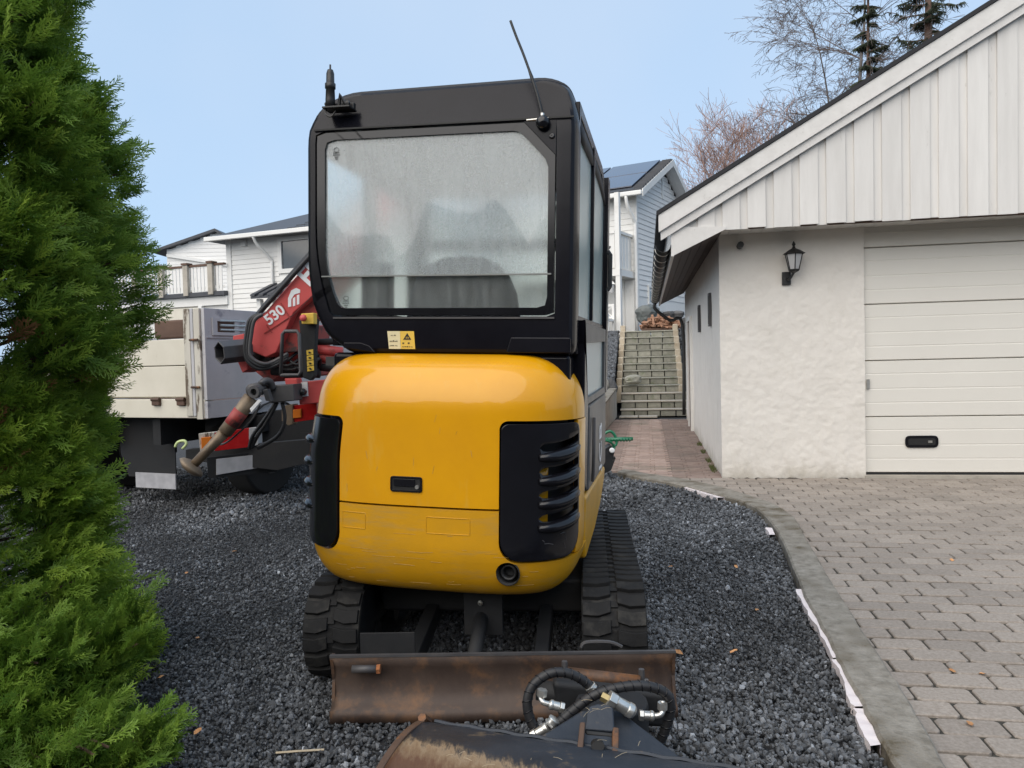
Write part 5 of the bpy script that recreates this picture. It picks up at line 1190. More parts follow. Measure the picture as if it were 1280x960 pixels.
# weld bead along the top edge
MB().tube([bkO + kd * u + kn * .004 + Vector((0, 0, .003 + .002 * math.sin(u * 60))) for u in np.linspace(.02, 1.0, 60)], .006, 5).build('weld_bead', BKTM, hull)
def BP(px, py, Y): return D(px, py, Y)
YB = 2.30
def bpoly(pts, Y, th, name, m, par=bk, bev=.004, slope=0.0):
    P_ = [D(px, py, Y + slope * (960 - py) / 100) for px, py in pts]; nrm_ = (P_[1] - P_[0]).cross(P_[2] - P_[0]).normalized()
    if nrm_.y < 0: nrm_ = -nrm_
    return MB().prism(P_, nrm_ * th).build(name, m, par, bevel=bev)
bpoly([(640, 940), (690, 912), (728, 888), (774, 888), (810, 915), (858, 952), (880, 975), (878, 1010), (640, 1010)], 2.13, .03, 'gusset_plate', BKTM, slope=.22)
bpoly([(728, 985), (728, 915), (772, 918), (774, 985)], 2.08, .03, 'bracket_face', BKTM, slope=.20)
# hole in the bracket face
hc = D(747, 932, 2.10); mb = MB(); kx_, kz_ = Vector((1, 0, 0)), Vector((0, .35, .94)); 
mb.add([hc + kx_ * (.018 * math.cos(t)) + kz_ * (.013 * math.sin(t)) + Vector((0, -.012, .004)) for t in np.linspace(0, 2 * math.pi, 20, endpoint=False)] + [hc + kx_ * (.018 * math.cos(t)) + kz_ * (.013 * math.sin(t)) + Vector((0, .012, 0)) for t in np.linspace(0, 2 * math.pi, 20, endpoint=False)], [tuple(range(20))] + [(i, (i + 1) % 20, (i + 1) % 20 + 20, i + 20) for i in range(20)]); mb.build('pin_hole', BPR, bk)
bpoly([(731, 912), (733, 890), (737, 882), (746, 879), (760, 879), (767, 884), (769, 915)], 2.10, .035, 'pivot_lug', BKTM, slope=.18, bev=.006)
bpoly([(731, 912), (769, 916), (767, 921), (733, 918)], 2.085, .05, 'lug_base', BPR, slope=.18)
for p in ([(725, 902), (732, 902), (725, 985), (716, 985)], [(766, 908), (774, 909), (772, 990), (763, 990)]):
    bpoly(p, 2.05, .03, 'rusty_ear', RUST, slope=.2)
rr_ = D(655, 958, 2.06); rock('rust_lump', rr_ + Vector((.02, 0, .01)), (.065, .04, .012), ORUST, seed=21, parent=bk)
# cylinder with rusty rod behind hoses
MB().tube([D(708, 842, 2.72), D(800, 853, 2.68)], .024, 14).build('rusty_tube', RUST, bk, smooth=True)
for px, py in ((706, 842), (802, 852)):
    MB().tube([D(px, py, 2.69) + Vector((0, 0, -.035)), D(px, py, 2.69) + Vector((0, 0, .045))], .011, 6).build('clamp_post', GRM, bk)
    MB().tube([D(px + 3, py + 4, 2.69), D(px + 8, py + 4, 2.69)], .024, 6).build('clamp_nut', GRM, bk)
MB().tube([D(672, 862, 2.62), D(705, 868, 2.60), D(735, 872, 2.58)], .035, 12).build('tilt_cylinder', STL, bk, smooth=True)
MB().tube([D(765, 868, 2.60), D(800, 872, 2.60), D(832, 872, 2.60)], .035, 12).build('tilt_cylinder', STL, bk, smooth=True)
MB().b2((-.5, 0, 0), (0, 0, 0)) if False else None
bpoly([(690, 852), (838, 868), (838, 912), (700, 905)], 2.55, .06, 'rotator_body', STL, bev=.02)
rbp = D(765, 905, 2.5); MB().tube([Vector((rbp.x, rbp.y, .02)), Vector((rbp.x, rbp.y, .26))], .12, 20).build('rotator_housing', STL, bk, bevel=.01)
def hose(px, name='hose', r_=.0155, Y0=2.42, Y1=2.42, par=bk, m=HOSE, k=6):
    P_ = smoothpath([D(a, b, Y0 + (Y1 - Y0) * i / (len(px) - 1)) for i, (a, b) in enumerate(px)], k); h_ = MB().tube(P_, r_, 12).build(name, m, par, smooth=True); return h_, P_
h1, P1 = hose([(672, 916), (663, 900), (659, 880), (663, 862), (674, 849), (690, 841), (708, 841), (725, 848), (738, 858), (748, 864)], Y0=2.38, Y1=2.44)
h2, P2 = hose([(688, 913), (706, 897), (726, 880), (745, 868), (770, 860), (800, 857), (822, 861), (835, 870), (838, 885), (834, 905), (826, 925), (817, 938)], Y0=2.30, Y1=2.34)
for P_, hh in ((P1, h1), (P2, h2)):      # spiral guard
    pts = []; L_ = 0
    for i in range(1, len(P_)):
        t = (P_[i] - P_[i - 1]); seg = t.length; tn_ = t.normalized(); a_ = tn_.orthogonal().normalized(); b_ = tn_.cross(a_)
        for q_ in range(5):
            ph = (L_ + seg * q_ / 5) / .026 * 2 * math.pi; 
            zx = Vector((0, 0, 1)); a2 = (zx - tn_ * zx.dot(tn_)).normalized(); b2_ = tn_.cross(a2)
            pts.append(P_[i - 1] + t * q_ / 5 + (a2 * math.cos(ph) + b2_ * math.sin(ph)) * .0155)
        L_ += seg
    MB().tube(pts, .0022, 4).build('spiral_guard', BLK, hh, smooth=True)
def fit(px0, px1, Y, r_, name='hose_fitting', m=ZINC, Y1=None):
    a, b = D(*px0, Y), D(*px1, Y1 or Y); d_ = b - a; L_ = d_.length
    mb = MB(); mb.tube([a, a + d_ * .28], r_ * 1.25, 6); mb.tube([a + d_ * .29, a + d_ * .72], r_, 14); mb.tube([a + d_ * .70, a + d_ * .74, a + d_ * .9, b], [r_ * 1.05, r_ * 1.12, r_ * 1.12, r_ * .8], 14)
    return mb.build(name, m, bk, bevel=.0015, seg=1)
fit((665, 921), (686, 908), 2.29, .015); fit((688, 906), (694, 898), 2.28, .017); fit((737, 857), (741, 862), 2.43, .017)
fit((760, 872), (793, 891), 2.26, .020); fit((799, 894), (818, 895), 2.30, .014); fit((705, 885), (686, 880), 2.34, .014)
MB().tube(smoothpath([D(818, 895, 2.30), D(826, 893, 2.30), D(829, 885, 2.31), D(828, 876, 2.32)], 4), .009, 8).build('elbow', ZINC, bk, smooth=True)
MB().tube([D(828, 887, 2.31), D(828, 878, 2.31)], .015, 6).build('elbow_nut', ZINC, bk)
MB().tube(smoothpath([D(687, 880, 2.34), D(679, 878, 2.34), D(676, 871, 2.35), D(678, 862, 2.36)], 4), .009, 8).build('elbow', ZINC, bk, smooth=True)
MB().tube([D(677, 870, 2.35), D(678, 862, 2.35)], .016, 6).build('elbow_nut', ZINC, bk)
MB().tube([D(752, 870, 2.27), D(763, 876, 2.26)], .015, 6).build('brass_adapter', mat('dull_brass', (.35, .28, .14), None, 9, .4, metal=.8), bk)
# dry grass caught on the bucket
sg_ = MB()
for _ in range(18):
    px, py = random.choice([(random.uniform(510, 700), random.uniform(935, 960)), (random.uniform(735, 770), random.uniform(874, 892)), (random.uniform(640, 800), random.uniform(925, 960))])
    p = G(px, py, .33) if py > 915 else D(px, py, 2.15); d1 = Vector((random.uniform(-1, 1), random.uniform(-.6, .6), random.uniform(-.1, .35))); sg_.tube(smoothpath([p, p + d1 * .02, p + d1 * .035 + Vector((0, 0, -.004))], 2), .0005, 3)
tag(sg_.build('dry_straw', STRAW, recalc=False), 'dry straw blades caught on top of the dark bucket', 'straw', kind='stuff')

# ================================================================ LORRY WITH CRANE
TC = D(259, 523, 7.3); TF = Frame((TC.x, TC.y, 0), 22)        # x to the right, y away
def TZ(py, px=250, Y=7.3): return D(px, py, Y).z
tk = thing('crane_lorry', (TC.x + .8, TC.y + 2, 0), 'flatbed lorry with cream dropside body and red loader crane at its rear', 'lorry')
zb_, zt = TC.z, TZ(385); zr = TZ(498); zc = TZ(424, 200)
print('truck', zb_, zt, zr, zc)
# cream rear boards, to the left of the corner post
BWL = 2.45
body = MB().b2((-BWL, .06, zr), (-.24, .09, zc), TF).build('rear_board', CREAM, tk)
zm = (zr + zc) / 2 + .03
MB().b2((-BWL, .02, zr + .012), (-.25, .06, zm - .004), TF).build('plank', CREAM, body, bevel=.006)
MB().b2((-BWL, .02, zm + .004), (-.25, .06, zc), TF).build('plank', CREAM, body, bevel=.006)
MB().b2((-BWL, .0, zb_), (-.02, .10, zr - .01), TF).build('bed_rail', CREAM, tk, bevel=.006)
MB().b2((-.66, .03, zc + .01), (-.27, .16, zc + .19), TF).build('timber_load', WOODB, tk, bevel=.02)
for x in (-1.30, -.62, -.30):
    MB().b2((x - .05, -.03, zr - .07), (x + .05, .01, zr + .005), TF).build('hinge', WOODB, tk, bevel=.01)
    MB().tube([TF(x - .05, -.02, zr - .01), TF(x + .05, -.02, zr - .01)], .02, 8).build('hinge_pin', RUST, tk)
for a, b, m_, z0_ in ((-.235, -.155, PEEL, zb_ + .02), (-.15, -.115, GREYP, zb_ + .02), (-.11, -.035, PEEL, zb_ - .01)):
    MB().b2((a, -.02, z0_), (b, .08, zt - (.0 if a < -.2 else .0)), TF).build('corner_post', m_, tk, bevel=.006)
for z_ in (zt - .30, zt - .75): MB().tube([TF(-.14, -.04, z_), TF(-.04, -.04, z_)], .012, 6).build('post_bolt', RUST, tk)
# grey side panel going away
gp = MB().b2((-.03, .0, zr - .02), (.01, 3.4, zt), TF).build('side_panel', GREYP, tk, bevel=.004)
def onx(px, py): return TF.LX(px, py, .012)
MB().b2((-.03, .0, zb_), (.012, 3.4, zr - .03), TF).build('side_rail', GREYP, tk)
(ya, za), (yb, zb2) = onx(265, 419), onx(297, 399)
frame_mb([(ya, za), (yb, za), (yb, zb2), (ya, zb2)], [(ya + .06, za + .03), (yb - .06, za + .03), (yb - .06, zb2 - .03), (ya + .06, zb2 - .03)], lambda y, z: TF(.012, y, z), TF.x * .015).build('latch_frame', GREYP, gp)
MB().b2((.011, ya + .06, za + .03), (.014, yb - .06, zb2 - .03), TF).build('latch_recess', WOODB, gp)
for k in range(3): MB().tube([TF(.02, ya + .1, za + .055 + k * .045), TF(.02, ya + .45, za + .055 + k * .045)], .012, 6).build('latch_bar', ZINC, gp)
MB().b2((.010, .02, onx(262, 421)[1] - .012), (.018, 3.4, onx(262, 421)[1]), TF).build('panel_rib', GREYP, gp)
# floor, far side, cab far away hidden
MB().b2((-BWL, .1, zb_), (-.03, 3.4, zb_ + .12), TF).build('bed_floor', WOODB, tk)
MB().b2((-BWL, .0, zb_), (-BWL + .04, 3.4, zt - .2), TF).build('side_panel', GREYP, tk)
# chassis, mudguard, wheels, mudflaps
for x in (-1.55, -.75): MB().b2((x - .05, .1, zb_ - .28), (x + .05, 5.5, zb_ - .02), TF).build('chassis_rail', STL, tk)
for x in (-2.15, -.18):
    yw = .95
    w_ = MB().tube([TF(x - .14, yw, .44), TF(x + .14, yw, .44)], .44, 32).build('wheel', TYRE, tk, bevel=.03)
    MB().tube([TF(x - .15, yw, .44), TF(x + .15, yw, .44)], .22, 20).build('rim', GRM, w_)
    w_ = MB().tube([TF(x - .14, 4.4, .44), TF(x + .14, 4.4, .44)], .44, 32).build('wheel', TYRE, tk, bevel=.03)
    pts = [TF(x - .22, yw + .56 * math.cos(t), .44 + .56 * math.sin(t)) for t in np.linspace(-.2, math.pi + .2, 16)]
    mb = MB(); mb.add(pts + [p + TF.x * .44 for p in pts], [(i, i + 1, i + 17, i + 16) for i in range(15)]); mb.build('mudguard', BLKM, tk, solid=.01)
fl0, fl1 = TF.L(150, 532, .32), TF.L(222, 600, .32)
flap = MB().prism([TF(x, .3, z) for x, z in [(fl0[0], zb_ - .04), (fl1[0], zb_ - .04), (fl1[0], fl1[1] + .02), (fl0[0] + .12, fl1[1] + .02), (fl0[0] + .02, fl0[1] - .3)]], TF.y * .012).build('mudflap', STL, tk)
a, b = TF.L(170, 609, .27), TF.L(219, 595, .27); MB().b2((a[0], .27, a[1]), (b[0], .285, b[1] + .02), TF).build('flap_plate', PLATE, flap)
# rear lamp cluster and number plate on a cross member, facing the viewer
MB().b2((-.05, .9, zb_ - .55), (1.55, 1.0, zb_ - .22), TF).build('rear_beam', STL, tk) 
def TP(px, py, Y=7.0): return D(px, py, Y)
def tpoly(pts, Y, th, name, m, par=tk, bev=.004, sl=0):
    P_ = [D(px, py, Y + sl * (px - 260) / 100) for px, py in pts]; return MB().prism(P_, Vector((.2, 1, 0)).normalized() * th).build(name, m, par, bevel=bev)
tpoly([(248, 542), (268, 540), (268, 564), (250, 564)], 7.05, .08, 'lamp_housing', PEEL, sl=.4)
tpoly([(251, 547), (263, 546), (263, 562), (252, 562)], 7.03, .03, 'orange_lamp', OLAMP, sl=.4)
tpoly([(268, 541), (311, 535), (311, 559), (268, 564)], 7.05, .08, 'red_lamp', RLAMP, sl=.4)
tpoly([(311, 535), (322, 534), (323, 556), (311, 559)], 7.05, .08, 'clear_lamp', WLAMP, sl=.4)
tpoly([(258, 572), (346, 562), (346, 590), (260, 598)], 7.10, .03, 'plate_holder', STL, sl=.4)
tpoly([(270, 574), (341, 566), (341, 582), (270, 594)], 7.08, .015, 'number_plate', PLATE, sl=.4)
tpoly([(352, 508), (366, 505), (366, 530), (360, 532), (352, 526)], 6.85, .10, 'lamp_housing', OUTR)
tpoly([(366, 507), (396, 503), (396, 524), (366, 528)], 6.87, .08, 'red_lamp', RLAMP); tpoly([(366, 512), (376, 511), (376, 522), (366, 523)], 6.85, .02, 'orange_lamp', OLAMP)
tpoly([(326, 515), (400, 508), (400, 560), (326, 565)], 8.0, .3, 'chassis_end', STL); tpoly([(256, 525), (330, 518), (330, 540), (256, 540)], 7.9, .2, 'chassis_end', STL)
tpoly([(232, 562), (402, 548), (402, 575), (346, 588), (232, 575)], 7.3, .12, 'under_run_bar', STL)
rl = D(226, 556, 7.2); lath_y(MB(), rl, [(.0005, -.02), (.03, -.03), (.06, -.0), (.062, .02)], 16)
MB().tube(smoothpath([D(219, 559, 7.2), D(222, 553, 7.2), D(230, 551, 7.2), D(233, 555, 7.2), D(228, 561, 7.2)], 3), .014, 6).build('reflective_ring', mat('pale_lime_reflective', (.55, .65, .3), None, 9, .5), tk, smooth=True)
# crane
CY_ = 6.6
def cp_(px, py, Y=CY_): return D(px, py, Y)
boom = tpoly([(311, 408), (314, 400), (320, 397), (332, 389), (382, 331), (430, 280), (520, 190), (536, 214), (455, 300), (396, 366), (367, 391), (345, 441), (332, 447), (316, 440)], CY_, .26, 'crane_boom', RED, bev=.012)
tpoly([(346, 441), (368, 391), (400, 368), (470, 300), (476, 312), (400, 392), (380, 410), (372, 440)], CY_ + .08, .16, 'inner_boom', REDD, bev=.01)
MB().tube([cp_(330, 417, CY_ - .006), cp_(366, 394, CY_ - .006), cp_(410, 350, CY_ - .006)], .004, 4).build('boom_rib', REDD, boom)
MB().tube([cp_(351, 379, CY_ - .006), cp_(363, 399, CY_ - .006)], .006, 4).build('boom_rib', REDD, boom)
MB().tube([cp_(333, 406, CY_ - .006), cp_(340, 416, CY_ - .006)], .004, 4).build('boom_rib', REDD, boom)
def crane_text(t, px0, py0, px1, py1, size, sq=1, bold=0):
    a, b = cp_(px0, py0, CY_ - .004), cp_(px1, py1, CY_ - .004); xd = (b - a).normalized(); n_ = Vector((0, -1, 0)); xd = (xd - n_ * xd.dot(n_)).normalized(); yd = n_.cross(xd)
    m_ = Matrix((xd, yd, n_)).transposed().to_4x4(); m_.translation = (a + b) / 2; return text(t, 'lettering', WHT, boom, m_, size, .003, sq, bold)
crane_text('530', 336, 400, 351, 388, .125, 1.0, .003)
crane_text('FERRARI', 378, 352, 378 + 76, 352 - 84, .23, .9, .008)
# round-topped logo with 'fi'
tpoly([(360, 384), (360, 373), (364, 363), (370, 360), (375, 362), (375, 366), (368, 368), (364, 374), (364, 383)], CY_ - .004, .004, 'logo', WHT, boom, bev=0)
tpoly([(366, 383), (366, 373), (369, 371), (369, 382)], CY_ - .004, .004, 'logo', WHT, boom, bev=0); tpoly([(371, 381), (371, 369), (374, 368), (374, 380)], CY_ - .004, .004, 'logo', WHT, boom, bev=0)
MB().tube(smoothpath([cp_(318, 398), cp_(350, 362, CY_ - .03), cp_(382, 326, CY_ - .03), cp_(440, 262), cp_(500, 198)], 4), .022, 6).build('boom_hose', HOSE, boom, smooth=True)
MB().tube(smoothpath([cp_(320, 394), cp_(350, 358, CY_ + .05), cp_(382, 322, CY_ + .05), cp_(440, 259), cp_(500, 195)], 4), .016, 6).build('boom_hose', HOSE, boom, smooth=True)
for o1, m_ in ((0, HOSE), (3, HOSE), (6, GRM)):
    MB().tube(smoothpath([cp_(322 + o1, 393, CY_ - .1), cp_(312 + o1, 400, CY_ - .12), cp_(308 + o1, 418, CY_ - .12), cp_(306 + o1, 440, CY_ - .12), cp_(311 + o1, 453 - o1 * .6, CY_ - .12), cp_(324 + o1, 461 - o1, CY_ - .1), cp_(342, 458 - o1, CY_ - .05), cp_(360, 448 - o1, CY_)], 5), .017, 8).build('hydraulic_hose', m_, tk, smooth=True)
# hexagonal extension beam
def beam(c0, c1, r_, n_, name, m, par=tk, hollow=True, aspect=1.2, ph=0):
    d_ = (c1 - c0).normalized(); up = Vector((0, 0, 1)); sd_ = d_.cross(up).normalized(); up = sd_.cross(d_)
    ring = lambda c, r: [c + sd_ * (r * math.cos(2 * math.pi * k / n_ + ph)) + up * (r * aspect * math.sin(2 * math.pi * k / n_ + ph)) for k in range(n_)]
    vs = ring(c0, r_) + ring(c1, r_) + ring(c0, r_ * .82) + ring(c0 + d_ * .35, r_ * .82)
    fs = [(i, (i + 1) % n_, (i + 1) % n_ + n_, i + n_) for i in range(n_)] + [(i, (i + 1) % n_, 2 * n_ + (i + 1) % n_, 2 * n_ + i) for i in range(n_)] + [(2 * n_ + i, 2 * n_ + (i + 1) % n_, 3 * n_ + (i + 1) % n_, 3 * n_ + i) for i in range(n_)] + [tuple(range(n_, 2 * n_)), tuple(range(3 * n_, 4 * n_))]
    return MB().add(vs, fs).build(name, m, par, bevel=.006, seg=1)
beam(D(274, 441, 6.42), D(322, 436, 6.72), .080, 6, 'extension_beam', GRM, ph=math.pi / 2, aspect=1.25)
tpoly([(291, 420), (305, 417), (309, 462), (303, 466), (297, 452), (292, 440)], 6.62, .12, 'beam_collar', RED); tpoly([(297, 452), (303, 466), (312, 462), (312, 448)], 6.64, .2, 'beam_collar', REDD)
# column, base, clutter behind
tpoly([(318, 425), (345, 425), (350, 470), (336, 478), (316, 462)], 6.9, .3, 'crane_knuckle', REDD); tpoly([(345, 410), (392, 405), (395, 470), (345, 475)], 7.05, .35, 'crane_column', REDD, bev=.02)
for i, (px, py, r_) in enumerate(((322, 440, .06), (334, 448, .06), (357, 405, .07), (366, 430, .05))): lath_y(MB(), D(px, py, 6.78), [(.0005, -.06), (r_, -.05), (r_ * 1.1, 0), (r_ * 1.1, .25)], 16).build('pivot_boss', GRM if i != 2 else STL, tk, smooth=True)
for i, (x0_, y0_, x1_, y1_, r_, m_) in enumerate(((392, 436, 428, 440, .045, RED), (390, 446, 430, 452, .04, REDD), (355, 424, 368, 424, .03, REDD), (356, 432, 370, 433, .03, REDD), (392, 428, 428, 426, .03, STL), (394, 458, 430, 462, .035, STL), (340, 462, 400, 466, .05, STL))):
    MB().tube([D(x0_, y0_, 6.9), D(x1_, y1_, 6.9)], r_, 12).build('hydraulic_cylinder', m_, tk, smooth=True)
for k in range(7): MB().tube(smoothpath([D(340 + k * 6, 446 + (k % 3) * 7, 6.75), D(356 + k * 5, 452 + (k * 5) % 11, 6.7), D(375 + k * 4, 440 + (k * 7) % 17, 6.78), D(400, 448 + k * 2, 6.9)], 4), .014, 6).build('hydraulic_hose', HOSE, tk, smooth=True)
fr = [(351, 468), (353, 418), (356, 414), (371, 414), (374, 418), (376, 464), (373, 469), (353, 469)]
MB().tube([D(px, py, 6.42) for px, py in fr] + [D(*fr[0], 6.42)], .016, 8).build('handle_frame', GRM, tk, smooth=True)
ctl = tpoly([(373, 400), (396, 398), (394, 430), (393, 470), (388, 476), (378, 472), (377, 440)], 6.5, .06, 'control_plate', STL, bev=.01)
for k in range(4): tpoly([(383 + k * .3, 438 + k * 6.8), (391 + k * .3, 436.5 + k * 6.8), (391.3 + k * .3, 442.5 + k * 6.8), (383.3 + k * .3, 444 + k * 6.8)], 6.49, .008, 'lever_sticker', YST, ctl, bev=0)
for k in range(4): tpoly([(385 + k * .3, 440 + k * 6.8), (387 + k * .3, 439.3 + k * 6.8), (389 + k * .3, 441 + k * 6.8), (387 + k * .3, 442 + k * 6.8)], 6.485, .003, 'print', BPR, ctl, bev=0)
tpoly([(376, 392), (392, 391), (392, 405), (377, 405)], 6.42, .07, 'emergency_stop_box', YST, bev=.006)
lath_y(MB(), D(380, 397.5, 6.40), [(.0005, -.03), (.026, -.028), (.03, -.01), (.014, 0), (.014, .02)], 16).build('red_button', RED, tk, smooth=True)
tpoly([(355, 473), (371, 473), (373, 488), (364, 489), (362, 483), (357, 483)], 6.6, .1, 'crane_base', RED, bev=.01); tpoly([(371, 478), (410, 474), (410, 503), (374, 506)], 6.65, .25, 'crane_base', RED, bev=.01)
tpoly([(376, 478), (384, 477), (385, 495), (377, 496)], 6.64, .01, 'white_sticker', WHT, bev=0)
lath_y(MB(), D(379, 490, 6.6), [(.0005, -.05), (.03, -.045), (.032, 0), (.015, .01), (.015, .05)], 12).build('knob', BLKM, tk, smooth=True)
# outrigger: arm box, head, leg and foot
tpoly([(334, 482), (367, 480), (368, 501), (338, 504)], 6.45, .16, 'outrigger_arm', GRM, bev=.01)
hd_ = MB().tube([D(315, 488, 6.25), D(334, 484, 6.55)], .055, 14).build('outrigger_head', GRM, tk, smooth=True); 
lath_y(MB(), D(318, 490, 6.22), [(.026, .01), (.028, -.015), (.05, -.015), (.055, .02)], 14).build('head_ring', GRM, tk)
MB().tube(smoothpath([D(326, 480, 6.35), D(332, 476, 6.38), D(338, 478, 6.42), D(341, 486, 6.45)], 3), .03, 8).build('head_bracket', GRM, tk, smooth=True)
tpoly([(328, 488), (334, 486), (339, 502), (332, 501)], 6.3, .05, 'head_bracket', GRM)
MB().tube([D(314, 497, 6.3), D(298, 519, 6.28), D(281, 541, 6.26)], [.062, .060, .057], 16).build('outrigger_leg', OUTR, tk, smooth=True)
MB().tube([D(301.5, 514, 6.279), D(289, 531, 6.268)], [.0625, .0605], 16).build('red_leg_band', REDD, tk, smooth=True)
MB().tube([D(283, 538, 6.27), D(265, 557, 6.25), D(243, 580, 6.22)], [.050, .040, .036], 14).build('leg_rod', OUTR, tk, smooth=True)
fd = (D(243, 580, 6.22) - D(265, 557, 6.25)).normalized(); f0 = D(241, 582, 6.22)
MB().tube([f0 - fd * .02, f0, f0 + fd * .02, f0 + fd * .05], [.06, .10, .115, .07], 20).build('outrigger_foot', OUTR, tk, smooth=True)
MB().b2((-.02, -.012, -.05), (.05, .012, .05)) if False else None
tpoly([(312, 511), (323, 499), (326, 502), (314, 516)], 6.2, .03, 'leg_tag', WHT)
MB().tube(smoothpath([D(325, 505, 6.25), D(318, 520, 6.28), D(305, 535, 6.3), D(285, 552, 6.35), D(275, 556, 6.4)], 4), .008, 5).build('wire', GRM, tk, smooth=True)
for o1 in (0, 5, 26): MB().tube(smoothpath([D(345 + o1 * .3, 503, 6.5), D(330 + o1, 525, 6.5), D(316 + o1 * 1.2, 545, 6.52), D(312 + o1 * .4, 560, 6.6)], 4), .018, 6).build('hydraulic_hose', HOSE, tk, smooth=True)
# lorry cab, low and dark beyond the bed (hidden behind boards and crane)
MB().b2((-BWL + .1, 3.7, .6), (-.1, 5.3, zt + .1), TF).build('cab', CREAM, tk, bevel=.06)

# ================================================================ HOUSES
def clad(fr_, x0_, x1_, z0_, z1_, y, name, m, par, pitch=.15, top=None, holes=(), axis='x', out=-1):
    """lapped boards on a wall face; holes = (a0, a1, z0, z1)"""
    mb = MB(); z = z0_
    P_ = (lambda a, d, z_: fr_(a, y + out * d, z_)) if axis == 'x' else (lambda a, d, z_: fr_(y + out * d, a, z_))
    while z < z1_ - .01:
        ze_ = min(z + pitch, z1_); a0, a1 = x0_, x1_
        if top: 
            r_ = top((z + ze_) / 2)
            if r_ is None: break
            a0, a1 = max(a0, r_[0]), min(a1, r_[1])
        segs = [(a0, a1)]
        for h in holes:
            if h[2] < ze_ and h[3] > z:
                ns = []
                for p, q in segs:
                    if h[0] > p: ns.append((p, min(q, h[0])))
                    if h[1] < q: ns.append((max(p, h[1]), q))
                segs = [sg for sg in ns if sg[1] - sg[0] > .02]
        for p, q in segs:
            mb.add([P_(p, .0, z), P_(p, .022, z), P_(p, .002, ze_), P_(p, 0, ze_), P_(q, .0, z), P_(q, .022, z), P_(q, .002, ze_), P_(q, 0, ze_)], [(0, 1, 5, 4), (1, 2, 6, 5), (0, 3, 2, 1), (4, 5, 6, 7)])
        z = ze_
    return mb.build(name, m, par, recalc=False)
def window(fr_, a0, a1, z0_, z1_, y, par, axis='x', out=-1, bars=0, m=HSE, fw_=.07):
    P_ = (lambda a, d, z_: fr_(a, y + out * d, z_)) if axis == 'x' else (lambda a, d, z_: fr_(y + out * d, a, z_))
    f = MB()
    for (p, q, r_, s_) in ((a0, a0 + fw_, z0_, z1_), (a1 - fw_, a1, z0_, z1_), (a0 + fw_, a1 - fw_, z0_, z0_ + fw_), (a0 + fw_, a1 - fw_, z1_ - fw_, z1_)):
        f.box(((p + q) / 2, .02, (r_ + s_) / 2), (q - p, .08, s_ - r_), P_)
    for k in range(bars): c = a0 + (a1 - a0) * (k + 1) / (bars + 1); f.box((c, .02, (z0_ + z1_) / 2), (.04, .06, z1_ - z0_ - 2 * fw_), P_)
    f = f.build('window', m, par); MB().box(((a0 + a1) / 2, .0, (z0_ + z1_) / 2), (a1 - a0 - 2 * fw_, .02, z1_ - z0_ - 2 * fw_), P_).build('pane', WGL, f); return f
def heart(P0, xd, zd, s, n_=14):
    return [P0 + xd * (s * 16 * math.sin(t) ** 3 / 17) + zd * (s * (13 * math.cos(t) - 5 * math.cos(2 * t) - 2 * math.cos(3 * t) - math.cos(4 * t)) / 17) for t in np.linspace(0, 2 * math.pi, n_, endpoint=False)]
# ---- right house, above the stairs
hc_ = D(797, 418, 24.0); RH_ = Frame((hc_.x, hc_.y, 0), 30); zg = hc_.z
ze2 = D(799, 240, 24).z; hs = thing('white_house', (hc_.x, hc_.y, zg), 'white two storey house with solar panels and a heart cut balcony above the stairs', 'house')
ys_, zs2 = RH_.LX(841, 207, .40); print('house peak y', ys_, zs2, 'eave', ze2)
gw2 = ys_           # half the gable width
slp = (zs2 - ze2) / gw2
zmid = D(799, 345, 24).z
MB().b2((-7, .0, zg - .5), (-.0, 2 * gw2, ze2 - .05), RH_).build('wall_core', HSE, hs)
MB().prism([RH_(-.06, 0, ze2 - .06), RH_(-.06, 2 * gw2, ze2 - .06), RH_(-.06, gw2, zs2 - .15)], RH_.x * -6.8).build('attic_core', HSEB, hs)
clad(RH_, .12, 2 * gw2, zmid - .4, zs2 - .25, 0.0, 'gable_cladding', HSEB, hs, .16, top=lambda z: None if z > zs2 - .3 else ((0.1, 2 * gw2 - .1) if z < ze2 else ((z - ze2) / slp + .05, 2 * gw2 - (z - ze2) / slp - .05)), axis='y', out=1)
clad(RH_, .02, 2 * gw2, zg - .4, zmid - .42, 0.0, 'lower_cladding', HSE, hs, .4, axis='y', out=1, holes=((1.05, 1.75, zg + 1.1, zg + 1.9),))
window(RH_, .95, 1.75, D(815, 380, 24.7).z, D(815, 356, 24.7).z, 0.0, hs, 'y', 1)
for yy, w__ in ((0.0, .10), ): MB().b2((.0, yy - .01, zg - .3), (.05, yy + w__, ze2), RH_).build('corner_board', HSE, hs)
MB().b2((.02, gw2 - .05, ze2 + .2), (.05, gw2 + .05, zs2 - .3), RH_).build('gable_batten', HSEB, hs)
